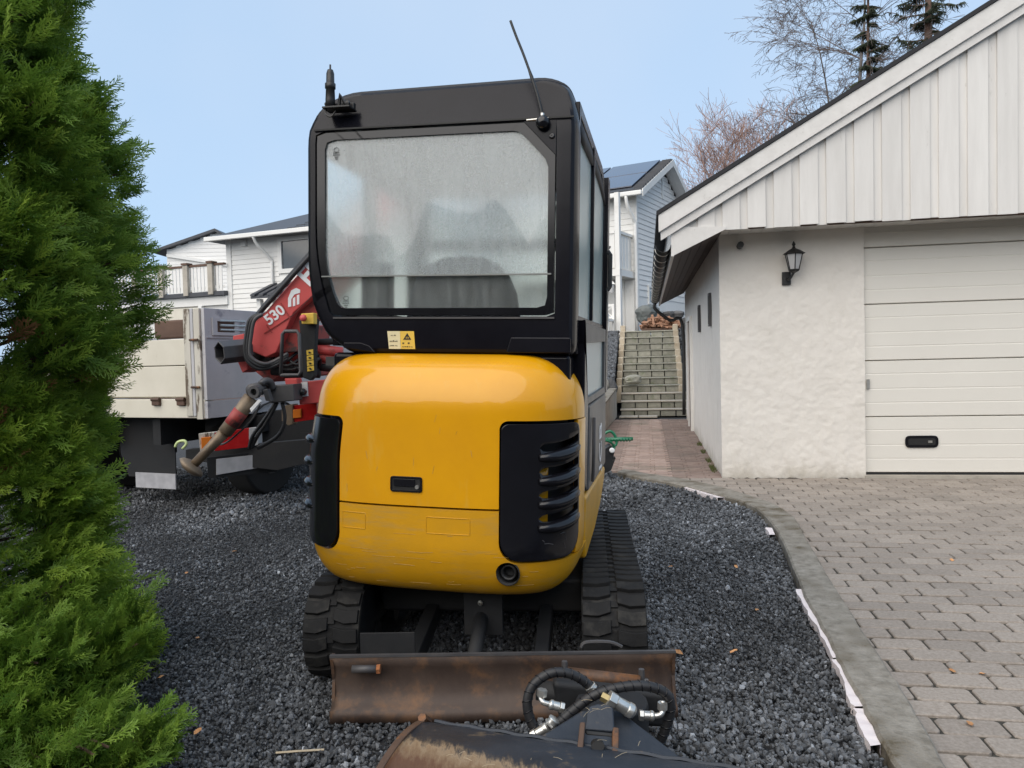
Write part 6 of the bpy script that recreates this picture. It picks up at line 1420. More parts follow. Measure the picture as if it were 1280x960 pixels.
# roof slabs with overhang, barge boards, solar
for sgn in (1, -1):
    yE = -.45 if sgn == 1 else 2 * gw2 + .45; zE = ze2 - .45 * slp
    MB().prism([RH_(.40, yE, zE + .1), RH_(.40, gw2, zs2 + .1), RH_(.40, gw2, zs2 + .22), RH_(.40, yE, zE + .22)], RH_.x * -8).build('roof', SLATE, hs)
    MB().prism([RH_(.43, yE, zE - .02), RH_(.43, gw2, zs2 - .02), RH_(.43, gw2, zs2 + .20), RH_(.43, yE, zE + .20)], RH_.x * -.03).build('barge_board', HSE, hs)
    MB().prism([RH_(.39, yE + .05 * sgn, zE + .04), RH_(.39, gw2, zs2 + .04), RH_(.39, gw2, zs2 + .09), RH_(.39, yE + .05 * sgn, zE + .09)], RH_.x * -.38).build('verge_soffit', HSEB, hs)
zE = ze2 - .45 * slp
for i in range(3):
    for j in range(2):
        x1_ = .0 - i * 1.78; y0_ = -.25 + j * (gw2 + .2) / 2; y1_ = y0_ + (gw2 + .2) / 2 - .06
        MB().prism([RH_(x1_, y0_, zE + (y0_ + .45) * slp + .25), RH_(x1_, y1_, zE + (y1_ + .45) * slp + .25), RH_(x1_, y1_, zE + (y1_ + .45) * slp + .29), RH_(x1_, y0_, zE + (y0_ + .45) * slp + .29)], RH_.x * -1.7).build('solar_panel', SOLAR, hs, bevel=.01)
for i in range(14): y_ = -.4 + i * (gw2 + .4) / 14; MB().b2((.10, y_, zE + (y_ + .45) * slp + .20), (.41, y_ + .2, zE + (y_ + .45) * slp + .29), RH_).build('roof_tile', SLATE, hs)
MB().b2((-7, -.56, zE + .02), (.41, -.44, zE + .16), RH_).build('gutter', HSE, hs, bevel=.03)
MB().tube(smoothpath([RH_(-.1, -.5, zE + .04), RH_(-.08, -.45, zE - .25), RH_(.02, -.16, zE - .7), RH_(.04, -.12, zE - 1.1), RH_(.04, -.12, zg)], 3), .055, 8).build('downpipe', HSE, hs, smooth=True)
# front: upper wall, balcony, lower floor
zbf_, zbt = D(785, 338, 23.5).z, D(785, 294, 23.5).z
clad(RH_, -4, -.02, zbf_ + .05, ze2 - .1, 0.0, 'front_cladding', HSE, hs, .18, holes=((-1.95, -.95, zbf_, zbf_ + 2.1),))
window(RH_, -1.95, -.98, zbf_ + .9, zbf_ + 2.1, .0, hs, fw_=.12)
MB().b2((-4, -1.25, zbf_ - .2), (-.05, .0, zbf_), RH_).build('balcony_floor', HSE, hs)
for x in (-.12,): MB().b2((x - .07, -1.24, zg), (x + .07, -1.10, ze2 - .2), RH_).build('post', HSE, hs)
MB().b2((-4, -1.24, zbt), (-.2, -1.12, zbt + .08), RH_).build('handrail', HSE, hs); MB().b2((-.2, -1.12, zbt), (-.08, -.02, zbt + .08), RH_).build('handrail', HSE, hs)
xx = -.22
for k in range(9):
    b_ = MB().b2((xx - .36, -1.20, zbf_ + .04), (xx, -1.17, zbt - .02), RH_).build('balcony_board', HSE, hs, bevel=.01)
    for dz_, sc_ in ((.36, .07), (.12, .05)):
        MB().prism(heart(RH_(xx - .18, -1.205, zbf_ + .3 + dz_), RH_.x, RH_.z, sc_), RH_.y * .004).build('heart_cutout', GRM, b_)
    xx -= .39
for k in range(4): MB().b2((-.16, -1.05 + k * .26, zbf_ + .04), (-.13, -1.05 + k * .26 + .22, zbt - .02), RH_).build('balcony_board', HSE, hs)
window(RH_, -1.7, -.85, zg + 1.35, zg + 1.95, .0, hs, fw_=.12)
for k in range(12): MB().b2((-4 + k * .33, -.03, zg), (-4 + k * .33 + .30, .0, zbf_ - .25), RH_).build('board', HSE, hs)
for k in range(1): 
    lm = thing('porch_lantern', RH_(-.32, -1.2, zbf_ - .75), 'small white lantern under the balcony of the white house', 'lantern')
    lathe(MB(), [(.14, zbf_ - .45), (.02, zbf_ - .33)], 8, -.34, -1.2, RH_).build('cap', HSE, lm); lathe(MB(), [(.10, zbf_ - .46), (.06, zbf_ - .70)], 8, -.34, -1.2, RH_).build('glass', WLAMP, lm)
# garden bench with crosses, in front of the house
bnc = thing('garden_bench', RH_(-.9, -1.6, zg), 'white garden bench with crossed back rails before the white house', 'bench')
b0, b1 = -1.75, -.30
for x in (b0, b1): MB().b2((x, -1.75, zg), (x + .06, -1.69, zg + .6), RH_).build('leg', HSE, bnc); MB().b2((x, -1.30, zg), (x + .06, -1.24, zg + .88), RH_).build('leg', HSE, bnc)
MB().b2((b0, -1.78, zg + .38), (b1 + .06, -1.28, zg + .44), RH_).build('seat', HSE, bnc); MB().b2((b0, -1.29, zg + .83), (b1 + .06, -1.25, zg + .90), RH_).build('top_rail', HSE, bnc); MB().b2((b0, -1.29, zg + .48), (b1 + .06, -1.25, zg + .53), RH_).build('lower_rail', HSE, bnc)
bw = (b1 - b0) / 3
for k in range(3):
    x = b0 + .06 + k * bw; 
    for (za_, zb3) in ((zg + .53, zg + .83), (zg + .83, zg + .53)): MB().tube([RH_(x, -1.27, za_), RH_(x + bw - .06, -1.27, zb3)], .022, 4).build('cross_bar', HSE, bnc)
    MB().b2((x + bw - .07, -1.29, zg + .53), (x + bw - .02, -1.25, zg + .83), RH_).build('spindle', HSE, bnc)
# ---- left house beyond the lorry
lc = D(291, 480, 26); LH = Frame((lc.x, lc.y, 0), 22); zgl = .0
def LZp(px, py, Y=26): return D(px, py, Y).z
lzE = LZp(291, 299); lh = thing('cream_house', (lc.x + 3, lc.y + 2, 0), 'cream white boarded house with grey roof and one large window behind the crane', 'house')
MB().b2((.0, .0, zgl), (8.5, 6, lzE), LH).build('wall_core', HSE, lh)
wx0, wz0 = LH.L(353, 338, 0); wx1, wz1 = LH.L(386, 298, 0)
clad(LH, .16, 8.4, zgl + 1.5, lzE - .02, 0, 'front_cladding', HSE, lh, .16, holes=((wx0 - .12, wx1 + .12, wz0 - .12, wz1 + .12),))
window(LH, wx0 - .12, wx1 + .15, wz0 - .1, wz1 + .12, .0, lh, fw_=.14)
MB().b2((-.03, -.05, zgl), (.16, .02, lzE), LH).build('corner_board', HSE, lh)
p0 = LH.L(280, 299, -.6); p1 = LH.L(345, 275, 2.4)
zr0 = lzE - .12
yr = 3.0; zrr = LH.L(348, 275, yr)[1]; xrl = -.35
MB().prism([LH(xrl, -.6, zr0), LH(xrl + 1.6, yr, zrr), LH(9, yr, zrr), LH(9, -.6, zr0)], (0, 0, .12)).build('roof', SLATE, lh)
MB().prism([LH(xrl, 6.6, zr0), LH(9, 6.6, zr0), LH(9, yr, zrr), LH(xrl + 1.6, yr, zrr)], (0, 0, .12)).build('roof', SLATE, lh)
MB().prism([LH(xrl, -.6, zr0), LH(xrl, 6.6, zr0), LH(xrl + 1.6, yr, zrr)], (0, 0, .12)).build('roof', SLATE, lh)
sl_ = (zrr - zr0) / (yr + .6)
for j in range(8):
    y_ = -.55 + j * .45
    for i in range(18 - j):
        x_ = 2.9 + i * .33; MB().prism([LH(x_, y_, zr0 + (y_ + .6) * sl_ + .125), LH(x_, y_ + .43, zr0 + (y_ + 1.03) * sl_ + .125), LH(x_, y_ + .43, zr0 + (y_ + 1.03) * sl_ + .14), LH(x_, y_, zr0 + (y_ + .6) * sl_ + .165)], LH.x * .30).build('roof_tile', SLATE, lh)
MB().b2((xrl, -.72, zr0 - .02), (9, -.60, zr0 + .12), LH).build('gutter', HSE, lh, bevel=.02)
dpx = LH.L(335, 310, -.08)[0]
MB().tube(smoothpath([LH(dpx - .1, -.66, zr0), LH(dpx - .08, -.5, zr0 - .25), LH(dpx + .1, -.08, zr0 - .7), LH(dpx + .12, -.08, zr0 - 1.2), LH(dpx + .12, -.08, .8)], 3), .05, 8).build('downpipe', HSE, lh, smooth=True)
MB().b2((LH.L(306, 305, 0)[0] - .1, -.1, LZp(306, 310)), (LH.L(306, 305, 0)[0] + .1, 0, LZp(306, 303)), LH).build('alarm_box', HSE, lh)
a = LH.L(316, 374, -1.0); b = LH.L(352, 358, -1.0)
pr_ = MB().prism([LH(a[0], -1.1, a[1]), LH(a[0], .0, a[1] + .45), LH(a[0], 0, a[1] + .52), LH(a[0], -1.1, a[1] + .07)], LH.x * 3).build('porch_roof', SLATE, lh)
for k in range(9): MB().prism([LH(a[0] + k * .33, -1.12, a[1] + .08), LH(a[0] + k * .33, .0, a[1] + .54), LH(a[0] + k * .33, 0, a[1] + .60), LH(a[0] + k * .33, -1.12, a[1] + .14)], LH.x * .17).build('roof_tile', SLATE, pr_)
MB().b2((a[0] + .1, -.95, 0), (a[0] + .25, -.8, a[1]), LH).build('porch_post', HSE, lh)
# ---- deck and garage wing left of it
dk = thing('deck_wing', (lc.x - 3, lc.y, 0), 'white garage wing with a railed roof deck left of the cream house', 'building')
zdk = LH.L(250, 365, -.3)[1]; zrl_ = LH.L(250, 331, -.3)[1]; zdl = zdk
MB().b2((-9, .0, 0), (-.05, 6, zdk - .35), LH).build('wall', HSE, dk)
MB().b2((-9, -.25, zdk - .14), (-.0, .3, zdk), LH).build('deck_edge', SLATE, dk); MB().b2((-9, -.12, zdk - .45), (-.0, .0, zdk - .16), LH).build('fascia_beam', HSE, dk)
MB().b2((-9, -.10, zdk - .9), (-1.3, -.0, zdk - .5), LH).build('lintel', CREAM, dk); MB().b2((-1.25, -.14, 0), (-1.1, -.0, zdk - .45), LH).build('pilaster', HSE, dk)
MB().b2((-9, -.22, zrl_ - .04), (-.0, -.10, zrl_ + .03), LH).build('handrail', WOODB, dk)
pxs = [203, 234, 265]; 
for px in pxs + [170, 140]:
    x = LH.L(px, 350, -.2)[0]; MB().b2((x - .10, -.30, zdk - .1), (x + .10, -.10, zrl_ + .02), LH).build('rail_post', CONL, dk); MB().b2((x - .13, -.33, zrl_ + .03), (x + .13, -.07, zrl_ + .10), LH).build('post_cap', WOODB, dk)
x = -8.9
while x < -.1:
    MB().b2((x, -.19, zdk + .03), (x + .105, -.165, zrl_ - .05), LH).build('rail_board', HSE, dk); x += .155
MB().b2((-9, -.16, zdk + .1), (-.05, -.14, zdk + .2), LH).build('lower_rail', HSE, dk)
# ---- far blue-white house
fc = D(208, 400, 40); FH = Frame((fc.x, fc.y, 0), 0); fh = thing('pale_blue_house', (fc.x + 2, fc.y + 3, 0), 'pale blue boarded house gable beyond the deck railing', 'house')
fx = lambda px, py: FH.L(px, py, 0)
pk = fx(271, 291); rgt = fx(318, 322); lft = fx(208, 313)
MB().prism([FH(lft[0], .05, 0), FH(rgt[0], .05, 0), FH(rgt[0], .05, rgt[1]), FH(pk[0], .05, pk[1]), FH(lft[0], .05, lft[1])], FH.y * 8).build('wall_core', HSEB, fh)
sL = (pk[1] - lft[1]) / (pk[0] - lft[0]); sR = (pk[1] - rgt[1]) / (rgt[0] - pk[0])
clad(FH, lft[0], rgt[0], 1, pk[1] - .05, .04, 'gable_cladding', HSEB, fh, .2, top=lambda z: (lft[0] + max(0, (z - lft[1]) / sL), rgt[0] - max(0, (z - rgt[1]) / sR)))
MB().prism([FH(lft[0] - 4, -.3, lft[1] + .0), FH(pk[0] - 2.3, -.3, pk[1] - .2), FH(pk[0], -.3, pk[1] + .05), FH(pk[0], -.3, pk[1] + .18), FH(lft[0] - 4, -.3, lft[1] - 4 * .0 + .9)], FH.y * .01) if False else None
MB().prism([FH(lft[0] - .6, -.3, lft[1] - .6 * sL + .04), FH(pk[0], -.3, pk[1] + .04), FH(pk[0], -.3, pk[1] + .18), FH(lft[0] - .6, -.3, lft[1] - .6 * sL + .18)], FH.y * 9).build('roof', SLATE, fh)
MB().prism([FH(rgt[0] + .4, -.3, rgt[1] - .4 * sR + .04), FH(pk[0], -.3, pk[1] + .04), FH(pk[0], -.3, pk[1] + .18), FH(rgt[0] + .4, -.3, rgt[1] - .4 * sR + .18)], FH.y * 9).build('roof', SLATE, fh)
a = fx(209, 320); b = fx(295, 333); MB().prism([FH(a[0], -.1, a[1] - .05), FH(b[0], -.1, b[1] - .05), FH(b[0], -.1, b[1] + .1), FH(a[0], -.1, a[1] + .1)], FH.y * .1).build('trim_board', HSE, fh)
q_ = fx(236, 297); MB().b2((q_[0] - .5, 2, q_[1] - .6), (q_[0] + .5, 3, q_[1] + .25), FH).build('chimney', SLATE, fh)
a = fx(186, 318); b = fx(262, 296)

# ================================================================ BARE TREES AND SPRUCE
def grow(mb, p, d, L_, r_, depth, q, spread=.55, up=.12, seg=4, nb=3, minr=.006, ratio=.68, droop=0, sides=5):
    pts = [p]; rs = [r_]; dd_ = Vector(d)
    for k in range(seg):
        dd_ = (dd_ + Vector((q.gauss(0, .085), q.gauss(0, .085), q.gauss(0, .06) + up * .5 - droop))).normalized(); p = p + dd_ * (L_ / seg); pts.append(p); rs.append(max(minr, r_ * (1 - .5 * (k + 1) / seg)))
    mb.tube(pts, rs, sides if r_ > .03 else 3, cap=False)
    if depth <= 0: return
    for k in range(1, len(pts)):
        for _ in range(nb if k < len(pts) - 1 else nb):
            if q.random() < .22: continue
            ax = Vector((q.gauss(0, 1), q.gauss(0, 1), q.gauss(0, .5) + up)).normalized(); nd = (dd_ * (1 - spread) + ax * spread).normalized()
            grow(mb, pts[k], nd, L_ * ratio * q.uniform(.6, 1), max(minr, rs[k] * .5), depth - 1, q, spread, up, 3, nb, minr, ratio, droop, sides)
def bare_tree(name, base, h, lab, m, seed, lean=(0, 0), nb=2, depth=3, r0=.14, spread=.5, minr=.009, droop=0, stems=1, hbase=.25, ratio=.62, cat='tree'):
    q = random.Random(seed); t = thing(name, base, lab, cat); base = Vector(base)
    tr = MB(); cr = MB()
    for sidx in range(stems):
        d = Vector((lean[0] + q.gauss(0, .1) * (stems > 1), lean[1] + q.gauss(0, .1) * (stems > 1), 1)).normalized(); pts = [base]; rs = [r0]; n_ = 11; p = base
        for k in range(n_):
            d = (d + Vector((q.gauss(0, .06), q.gauss(0, .06), .05))).normalized(); p = p + d * (h / n_); pts.append(p); rs.append(max(.02, r0 * (1 - .9 * (k + 1) / n_)))
        tr.tube(pts, rs, 7)
        for k in range(1, n_ + 1):
            f = k / n_
            if f < hbase: continue
            for _ in range(nb + 1):
                an = q.uniform(0, 6.28); bd_ = Vector((math.cos(an), math.sin(an), .75)).normalized()
                grow(cr, pts[k], bd_, h * (.30 - .15 * f), max(minr, rs[k] * .45), depth - 1, q, spread, .12 if not droop else .0, 4, nb, minr, ratio, droop)
    tr.build('trunk', m if m is not TWIG else BIRCH, t, smooth=True); cr.build('crown', m, t, recalc=False)
    return t
def at_(px, py, Y): return D(px, py, Y)
bx_ = at_(1080, 300, 30); bare_tree('birch_tree', (bx_.x, 30, 2), 14.5, 'tall bare birch tree with light trunk behind the garage roof, left of the spruce', TWIG, 4, lean=(-.10, 0), depth=4, nb=2, spread=.45, minr=.0065, droop=.05, r0=.17)
bx_ = at_(1050, 300, 32); bare_tree('birch_tree', (bx_.x, 32, 2), 13.0, 'thinner bare birch leaning left, its top reaching out beside the tall birch', TWIG, 9, lean=(-.16, 0), depth=4, nb=2, spread=.45, minr=.0065, droop=.05, r0=.12)
bx_ = at_(930, 300, 34); bare_tree('bushy_tree', (bx_.x, 34, 2), 8.6, 'reddish brown bare bushy tree rising over the low end of the garage roof', TWIGR, 12, depth=3, nb=2, stems=6, spread=.45, minr=.007, r0=.07, hbase=.15, ratio=.72)
bx_ = at_(985, 300, 33); bare_tree('bushy_tree', (bx_.x, 33, 2), 8.2, 'dark brown bare bushy tree between the reddish tree and the birches', TWIG, 15, depth=3, nb=2, stems=3, spread=.45, minr=.007, r0=.07, hbase=.15, ratio=.70)
def spruce(base, h, lab, seed, r0=.2, dens=1.0, blen=3.0):
    q = random.Random(seed); t = thing('spruce_tree', base, lab, 'tree'); base = Vector(base)
    MB().tube([base, base + Vector((.1, 0, h * .5)), base + Vector((.15, 0, h))], [r0, r0 * .75, .03], 8).build('trunk', WOODB, t, smooth=True)
    br = MB(); nd = MB(); z = h * .25
    while z < h - .3:
        f = 1 - z / h
        for _ in range(int(3 * dens) + 1):
            if q.random() < .38: continue
            an = q.uniform(0, 6.28); L_ = blen * (f ** .6) * q.uniform(.3, 1.25); dv = Vector((math.cos(an), math.sin(an), 0)); p = base + Vector((.12, 0, z)); pts = [p]
            for k in range(7): s_ = (k + 1) / 7; pts.append(p + dv * (L_ * s_) + Vector((q.gauss(0, .04), q.gauss(0, .04), -.35 * L_ * s_ + .30 * L_ * s_ * s_)))
            br.tube(pts, [.035 * (1 - .1 * i) for i in range(8)], 4)
            for k in range(1, 8):
                for _2 in range(5):
                    sd_ = Vector((-dv.y, dv.x, 0)) * q.choice((-1, 1)); l2 = q.uniform(.15, .55) * (1.1 - k / 11); pp = pts[k] + (pts[k - 1] - pts[k]) * q.random(); e = pp + (sd_ * .75 + dv * .5).normalized() * l2 + Vector((0, 0, -.35 * l2))
                    if q.random() < .12: continue
                    nd.tube([pp, (pp + e) / 2 + Vector((0, 0, .03)), e], [.012, .024, .006], 3, cap=False)
                    for _3 in range(4):
                        c_ = pp + (e - pp) * q.random(); e3 = c_ + Vector((q.gauss(0, .06), q.gauss(0, .06), -q.uniform(.05, .16))); nd.tube([c_, e3], [.012, .003], 3, cap=False)
        z += q.uniform(.22, .5)
    br.build('branches', WOODB, t, recalc=False, kind='stuff'); nd.build('crown', SPRU, t, recalc=False); return t
sx_ = at_(1157, 200, 27); spruce((sx_.x, 27, 2), 15, 'dark spruce with thick trunk and sparse drooping branches behind the garage roof', 3, .24, 1.2, 3.3)
sx_ = at_(1082, 200, 28.5); spruce((sx_.x, 28.5, 2), 13.2, 'slender dark spruce with ragged short branches left of the thick spruce', 8, .13, .7, 1.7)
sx_ = at_(1235, 200, 31); bare_tree('birch_tree', (sx_.x, 31, 2), 16, 'bare birch at the far right behind the garage roof, right of the thick spruce', TWIG, 22, depth=4, nb=1, spread=.45, minr=.0065, droop=.04, r0=.15)

# ================================================================ THUJA
def spray_var(seed, L_=.125, dead=False):
    q = random.Random(seed); vs = []; fs = []
    def leafq(a, b, w, n_):
        d_ = (b - a); s_ = d_.cross(n_).normalized() * w; k = len(vs); vs.extend([a - s_ * .5, a + s_ * .5, a + d_ * .6 + s_ * .6, b, a + d_ * .6 - s_ * .6]); fs.append((k, k + 1, k + 2, k + 3, k + 4))
    up = Vector((0, 0, 1)); p = Vector((0, 0, 0)); d = Vector((0, 1, .1)).normalized(); nb = 9
    for i in range(nb):
        f = i / nb; p2 = p + d * (L_ / nb); leafq(p, p2 + d * .004, .0036, up)
        for sd_ in ((-1, 1) if i % 2 else (1, -1)):
            l1 = L_ * .46 * (1 - f) ** .7 * q.uniform(.6, 1.15) + .012; an = sd_ * R(q.uniform(24, 40)); bd_ = Vector((math.sin(an), math.cos(an), q.uniform(-.25, .30))).normalized(); pp = p2.copy(); m_ = max(2, int(l1 / .013))
            for j in range(m_):
                b2_ = pp + bd_ * (l1 / m_); leafq(pp, b2_ + bd_ * .003, .0034, up + Vector((q.uniform(-.6, .6), 0, 0)))
                s2 = 1 if j % 2 else -1
                l2 = .016 * (1 - j / m_) + .008; a2 = an + s2 * R(q.uniform(25, 38)); d2 = Vector((math.sin(a2), math.cos(a2), q.uniform(-.3, .3))).normalized(); leafq(b2_, b2_ + d2 * l2 * q.uniform(.7, 1.2), .0034, up + Vector((q.uniform(-.6, .6), 0, 0)))
                pp = b2_; bd_ = (bd_ + Vector((0, .12, .02))).normalized()
        p = p2; d = (d + Vector((q.gauss(0, .05), 0, .03))).normalized()
    return vs, fs, (1 if dead else 0)
TA = Vector((-2.62, 3.35, 0))
th = thing('thuja', TA, 'tall green thuja conifer filling the left edge of the gravel yard', 'conifer')
prof_z = [0, .25, .5, .8, 1.1, 1.25, 1.39, 1.49, 1.6, 1.75, 1.97, 2.1, 2.2, 2.35, 2.55, 2.76, 2.95, 3.3, 3.8, 4.3, 4.9]
prof_r = [.88, .80, .75, .70, .67, .70, .80, .90, .95, .96, .95, .90, .80, .92, .88, .75, .72, .62, .50, .32, .08]
def trad(z): return float(np.interp(z, prof_z, prof_r))
MB().tube([TA, TA + Vector((.02, 0, 2.2)), TA + Vector((0, .02, 4.6))], [.11, .08, .02], 8).build('trunk', BRKB, th, smooth=True)
bmb2 = MB(); bmb = MB(); P = []; RT_ = []; SCL = []; PK = []; TI = []
qq = random.Random(17); viewer = Vector((0, 0, 1.4))
nbr = 640
for bi in range(nbr):
    z = qq.uniform(-.05, 4.6) if bi > 12 else qq.uniform(0, .6); an = qq.uniform(0, 6.283); outw = Vector((math.cos(an), math.sin(an), 0))
    toV = (viewer - (TA + Vector((0, 0, z)))); toV.z = 0; toV.normalize()
    if outw.dot(toV) < -.35: continue
    clump = .86 + .20 * math.sin(an * 5 + z * 4.3) * math.sin(z * 6.1 + an * 2) + qq.uniform(-.08, .08)
    rr_ = trad(z) * min(1.02, clump); side = Vector((-outw.y, outw.x, 0))
    root = TA + Vector((0, 0, z - .18 * rr_)) + outw * .06; tip = TA + outw * rr_ + Vector((0, 0, z + .02))
    mid_ = root + (tip - root) * .5 + Vector((0, 0, -.05)); pts = smoothpath([root, mid_, tip], 4)
    bmb.tube(pts, [.014 * (1 - .09 * i) for i in range(len(pts))], 4)
    dead = qq.random() < .06
    for k in range(54):
        f = 1 - abs(qq.gauss(0, .22))
        if f < .25: continue
        c = root + (tip - root) * f + side * qq.gauss(0, .085) + Vector((0, 0, qq.gauss(0, .07)))
        ax = (outw * qq.uniform(.55, 1.1) + side * qq.gauss(0, .55) + Vector((0, 0, qq.gauss(.30, .35)))).normalized()
        nrm_ = (Vector((0, 0, 1)) * qq.gauss(.5, .5) + side * qq.gauss(0, .8) + outw * qq.gauss(.2, .4)).normalized(); xax = ax.cross(nrm_).normalized(); nrm_ = xax.cross(ax)
        M_ = Matrix((xax, ax, nrm_)).transposed(); P.append(tuple(c)); RT_.append(tuple(M_.to_euler())); s_ = qq.uniform(.65, 1.25); SCL.append((s_, s_, s_)); PK.append(4 if f < .85 and (dead or qq.random() < .02) else qq.randrange(4))
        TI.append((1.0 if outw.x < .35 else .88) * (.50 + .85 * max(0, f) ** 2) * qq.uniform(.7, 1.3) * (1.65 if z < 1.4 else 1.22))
bmb.build('branches', BRKB, th, recalc=False, kind='stuff')
for bi in range(110):      # low skirt spreading towards the drive
    tip = Vector((qq.uniform(-2.15, -1.22), qq.uniform(2.30, 3.0), 0)); tip.z = qq.uniform(.0, .42) * (1.0 if tip.x < -1.55 else .5) + .02
    if tip.x > -1.5 and tip.y > 2.62: continue
    root = TA + Vector((0, 0, tip.z * .5)) + (tip - TA) * .35; root.z = tip.z * .6 + .05; side = Vector((tip - root).cross(Vector((0, 0, 1)))).normalized(); outw = (tip - root).normalized()
    bmb2.tube([root, (root + tip) / 2 + Vector((0, 0, -.02)), tip], [.010, .008, .004], 4)
    for k in range(30):
        f = 1 - abs(qq.gauss(0, .25)); c = root + (tip - root) * f + side * qq.gauss(0, .07) + Vector((0, 0, qq.gauss(0, .06)))
        ax = (outw * qq.uniform(.5, 1.0) + side * qq.gauss(0, .5) + Vector((0, 0, qq.gauss(.35, .3)))).normalized(); nrm_ = Vector((qq.gauss(0, 1), qq.gauss(-.3, .7), qq.gauss(.5, .5))).normalized(); xax = ax.cross(nrm_).normalized(); nrm_ = xax.cross(ax)
        P.append(tuple(c)); RT_.append(tuple(Matrix((xax, ax, nrm_)).transposed().to_euler())); s_ = qq.uniform(.55, 1.0); SCL.append((s_, s_, s_)); PK.append(qq.randrange(4)); TI.append(qq.uniform(.8, 1.5))
bmb2.build('low_branches', BRKB, th, recalc=False, kind='stuff')
# one long low branch reaching over the gravel
def low_branch(a, b, n_):
    pts = smoothpath([a, (a + b) / 2 + Vector((0, 0, .02)), b], 5); MB().tube(pts, [.012 * (1 - .07 * i) for i in range(len(pts))], 5).build('branch', BRKB, th, smooth=True); dv = (b - a).normalized(); sd_ = dv.cross(Vector((0, 0, 1))).normalized()
    for k in range(n_ * 2):
        f = qq.uniform(.2, 1.0); c = a + (b - a) * f + sd_ * qq.gauss(0, .04) + Vector((0, 0, qq.gauss(0, .04))); ax = (dv * .9 + sd_ * qq.gauss(0, .5) + Vector((0, 0, qq.gauss(.25, .3)))).normalized(); nrm_ = Vector((qq.gauss(0, 1), qq.gauss(-.8, .4), qq.gauss(.3, .5))).normalized(); xax = ax.cross(nrm_).normalized(); nrm_ = xax.cross(ax)
        P.append(tuple(c)); RT_.append(tuple(Matrix((xax, ax, nrm_)).transposed().to_euler())); s_ = qq.uniform(.5, .85); SCL.append((s_, s_, s_)); PK.append(qq.randrange(4)); TI.append(qq.uniform(.9, 1.4))
low_branch(D(120, 830, 2.95), D(165, 765, 2.85), 46); low_branch(D(110, 850, 2.9), D(172, 805, 2.8), 40); low_branch(D(130, 945, 2.5), D(205, 925, 2.45), 60); low_branch(D(20, 620, 2.35), D(80, 560, 2.2), 40) if False else None
print('sprays', len(P))
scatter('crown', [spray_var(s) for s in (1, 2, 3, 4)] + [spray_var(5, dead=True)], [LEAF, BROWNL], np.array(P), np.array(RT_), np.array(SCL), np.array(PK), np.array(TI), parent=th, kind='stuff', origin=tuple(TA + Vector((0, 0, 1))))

# ================================================================ SMALL THINGS
gh = thing('green_hose_coil', D(775, 560, 8.6) - Vector((0, 0, .2)), 'coil of green garden hose with a dark reel on the path beside the excavator', 'hose')
MB().tube([D(756, 549.5, 8.7), D(791, 548.5, 8.7)], .022, 8).build('green_hose', GREEN, gh, smooth=True)
for k in range(9): MB().tube([D(757 + k * 3.7, 549.4, 8.7), D(758.2 + k * 3.7, 549.4, 8.7)], .027, 8).build('rib', GREEN, gh)
MB().tube(smoothpath([D(752, 545, 8.7), D(762, 539, 8.7), D(769, 545, 8.7), D(770, 556, 8.7), D(758, 560, 8.7)], 4), .016, 8).build('green_hose', GREEN, gh, smooth=True)
MB().tube(smoothpath([D(750, 550, 8.6), D(762, 552, 8.65), D(768, 560, 8.7), D(760, 568, 8.6)], 4), .014, 8).build('green_hose', GREEN, gh, smooth=True)
tbp = [(748, 566), (764, 556), (768, 566), (766, 576), (770, 572), (764, 588), (748, 596)]
MB().prism([D(px, py, 8.5) for px, py in tbp], (0, .2, 0)).build('reel_body', BLKM, gh, bevel=.01)
lath_y(MB(), D(765, 563, 8.47), [(.0005, -.01), (.022, -.008), (.03, 0)], 14).build('reel_hub', WHT, gh)
lf, ff_ = [(-.5, 0, 0), (-.25, .22, .06), (.05, .28, .02), (.3, .16, .08), (.55, 0, .03), (.3, -.18, .0), (0, -.27, .09), (-.28, -.2, .02), (0, 0, .0)], [(i, (i + 1) % 8, 8) for i in range(8)]
lme = bpy.data.meshes.new('fallen_leaf'); lme.from_pydata([(x * .05, y * .05, z * .06) for x, y, z in lf], [], ff_); lme.materials.append(LEAFD)
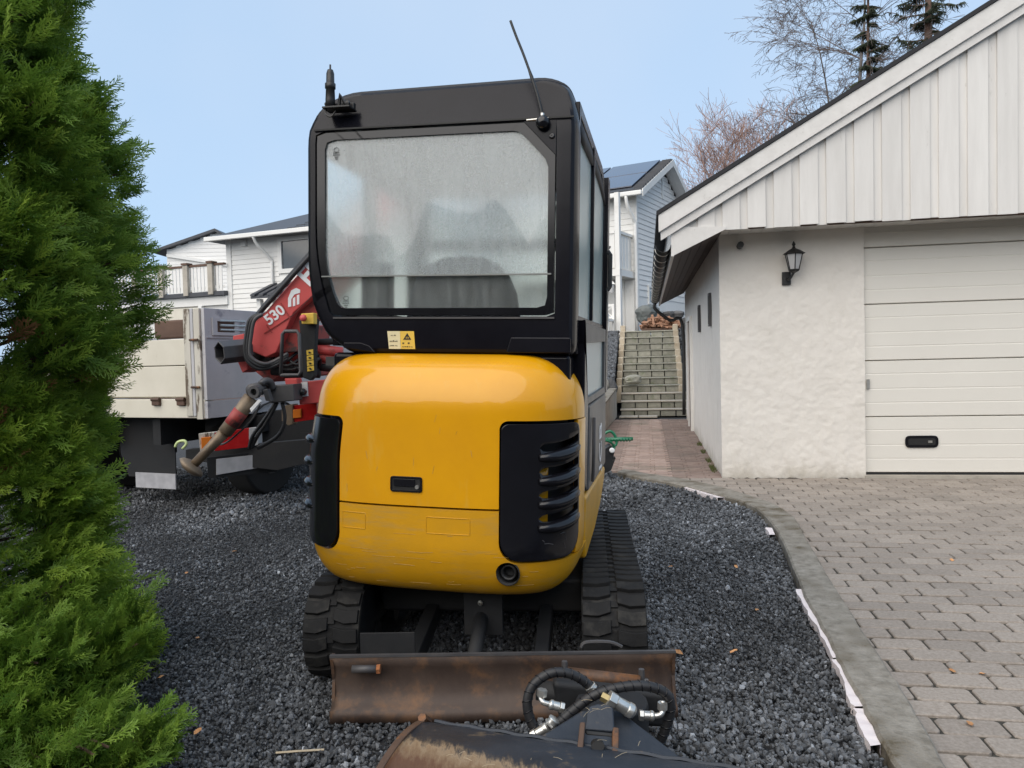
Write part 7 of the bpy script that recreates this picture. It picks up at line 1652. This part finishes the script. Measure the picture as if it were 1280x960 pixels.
spots_ = [(946, 762, 'on the gravel midway between the right track and the kerb'), (1228, 842, 'on the pavers at the far right'), (1190, 838, 'on the pavers between the kerb and the right edge'), (1212, 904, 'on the front pavers near the right edge'), (1190, 700, 'on the pavers halfway to the garage door'), (920, 708, 'on the gravel beside the kerb bend'), (838, 708, 'on the gravel just right of the right track'), (848, 815, 'on the gravel right of the blade corner'), (247, 914, 'on the gravel beside the low thuja branch'), (293, 689, 'on the gravel behind the left track'), (233, 716, 'on the gravel right of the thuja'), (176, 776, 'on the gravel below the thuja'), (247, 797, 'on the gravel between thuja and left track'), (201, 846, 'on the gravel in front of the thuja foot'), (917, 814, 'on the gravel left of the mortar strip')]
for i, (px, py, t_) in enumerate(spots_):
    o = bpy.data.objects.new('fallen_leaf', lme); COL.objects.link(o); p = G(px, py, .012 if px < 1100 and px != 1190 else .004); o.location = p; s_ = random.uniform(.6, 1.05); o.scale = (s_, s_, s_); o.rotation_euler = (random.uniform(-.3, .3), random.uniform(-.3, .3), random.uniform(0, 6)); tag(o, 'small orange brown fallen leaf ' + t_, 'leaf', 'fallen leaves')
# fallen stick on the gravel, left front
tw_ = MB().tube([G(345, 941, .015), G(372, 939, .022), G(405, 937, .012)], .004, 5).build('dry_stick', STRAW); tag(tw_, 'thin pale dry stick lying on the front gravel left of the bucket', 'stick')
for px0, py0, px1, py1, Y in ((848, 812, 843, 800, 3.0),):
    pass

# ================================================================ BEHIND THE VIEWER (seen only as reflections in the paint and glass)
hg = thing('hedge', (-4, -9, 0), 'tall dark evergreen hedge behind the viewer on the left', 'hedge')
mb = MB(); q = random.Random(2)
mb.grid(lambda x, z: Vector((x, -9 + .35 * math.sin(x * 2.1 + z) + .2 * math.sin(x * 5 + z * 4), z * (1 + .10 * math.sin(x * 1.7) + .06 * math.sin(x * 4.1)))), np.linspace(-22, 2, 90), np.linspace(-.1, 4.4, 16)); mb.build('foliage', mat('hedge_green', (.02, .04, .012), (.05, .08, .025), 3, .9, bump=.2), hg)
nh = thing('neighbour_house', (8, -14, 0), 'brown boarded house behind the viewer on the right', 'house')
MB().b2((2.6, -18, -.1), (16, -12, 4.6)).build('wall', WOODB, nh); MB().prism([(2.2, -11.6, 4.5), (2.2, -18.4, 4.5), (2.2, -15, 6.6)], (14, 0, 0)).build('roof', SLATE, nh)
for x in (5, 8.5, 12): window(WF, x, x + 1.3, 1.2, 2.5, -12.0, nh, out=1)
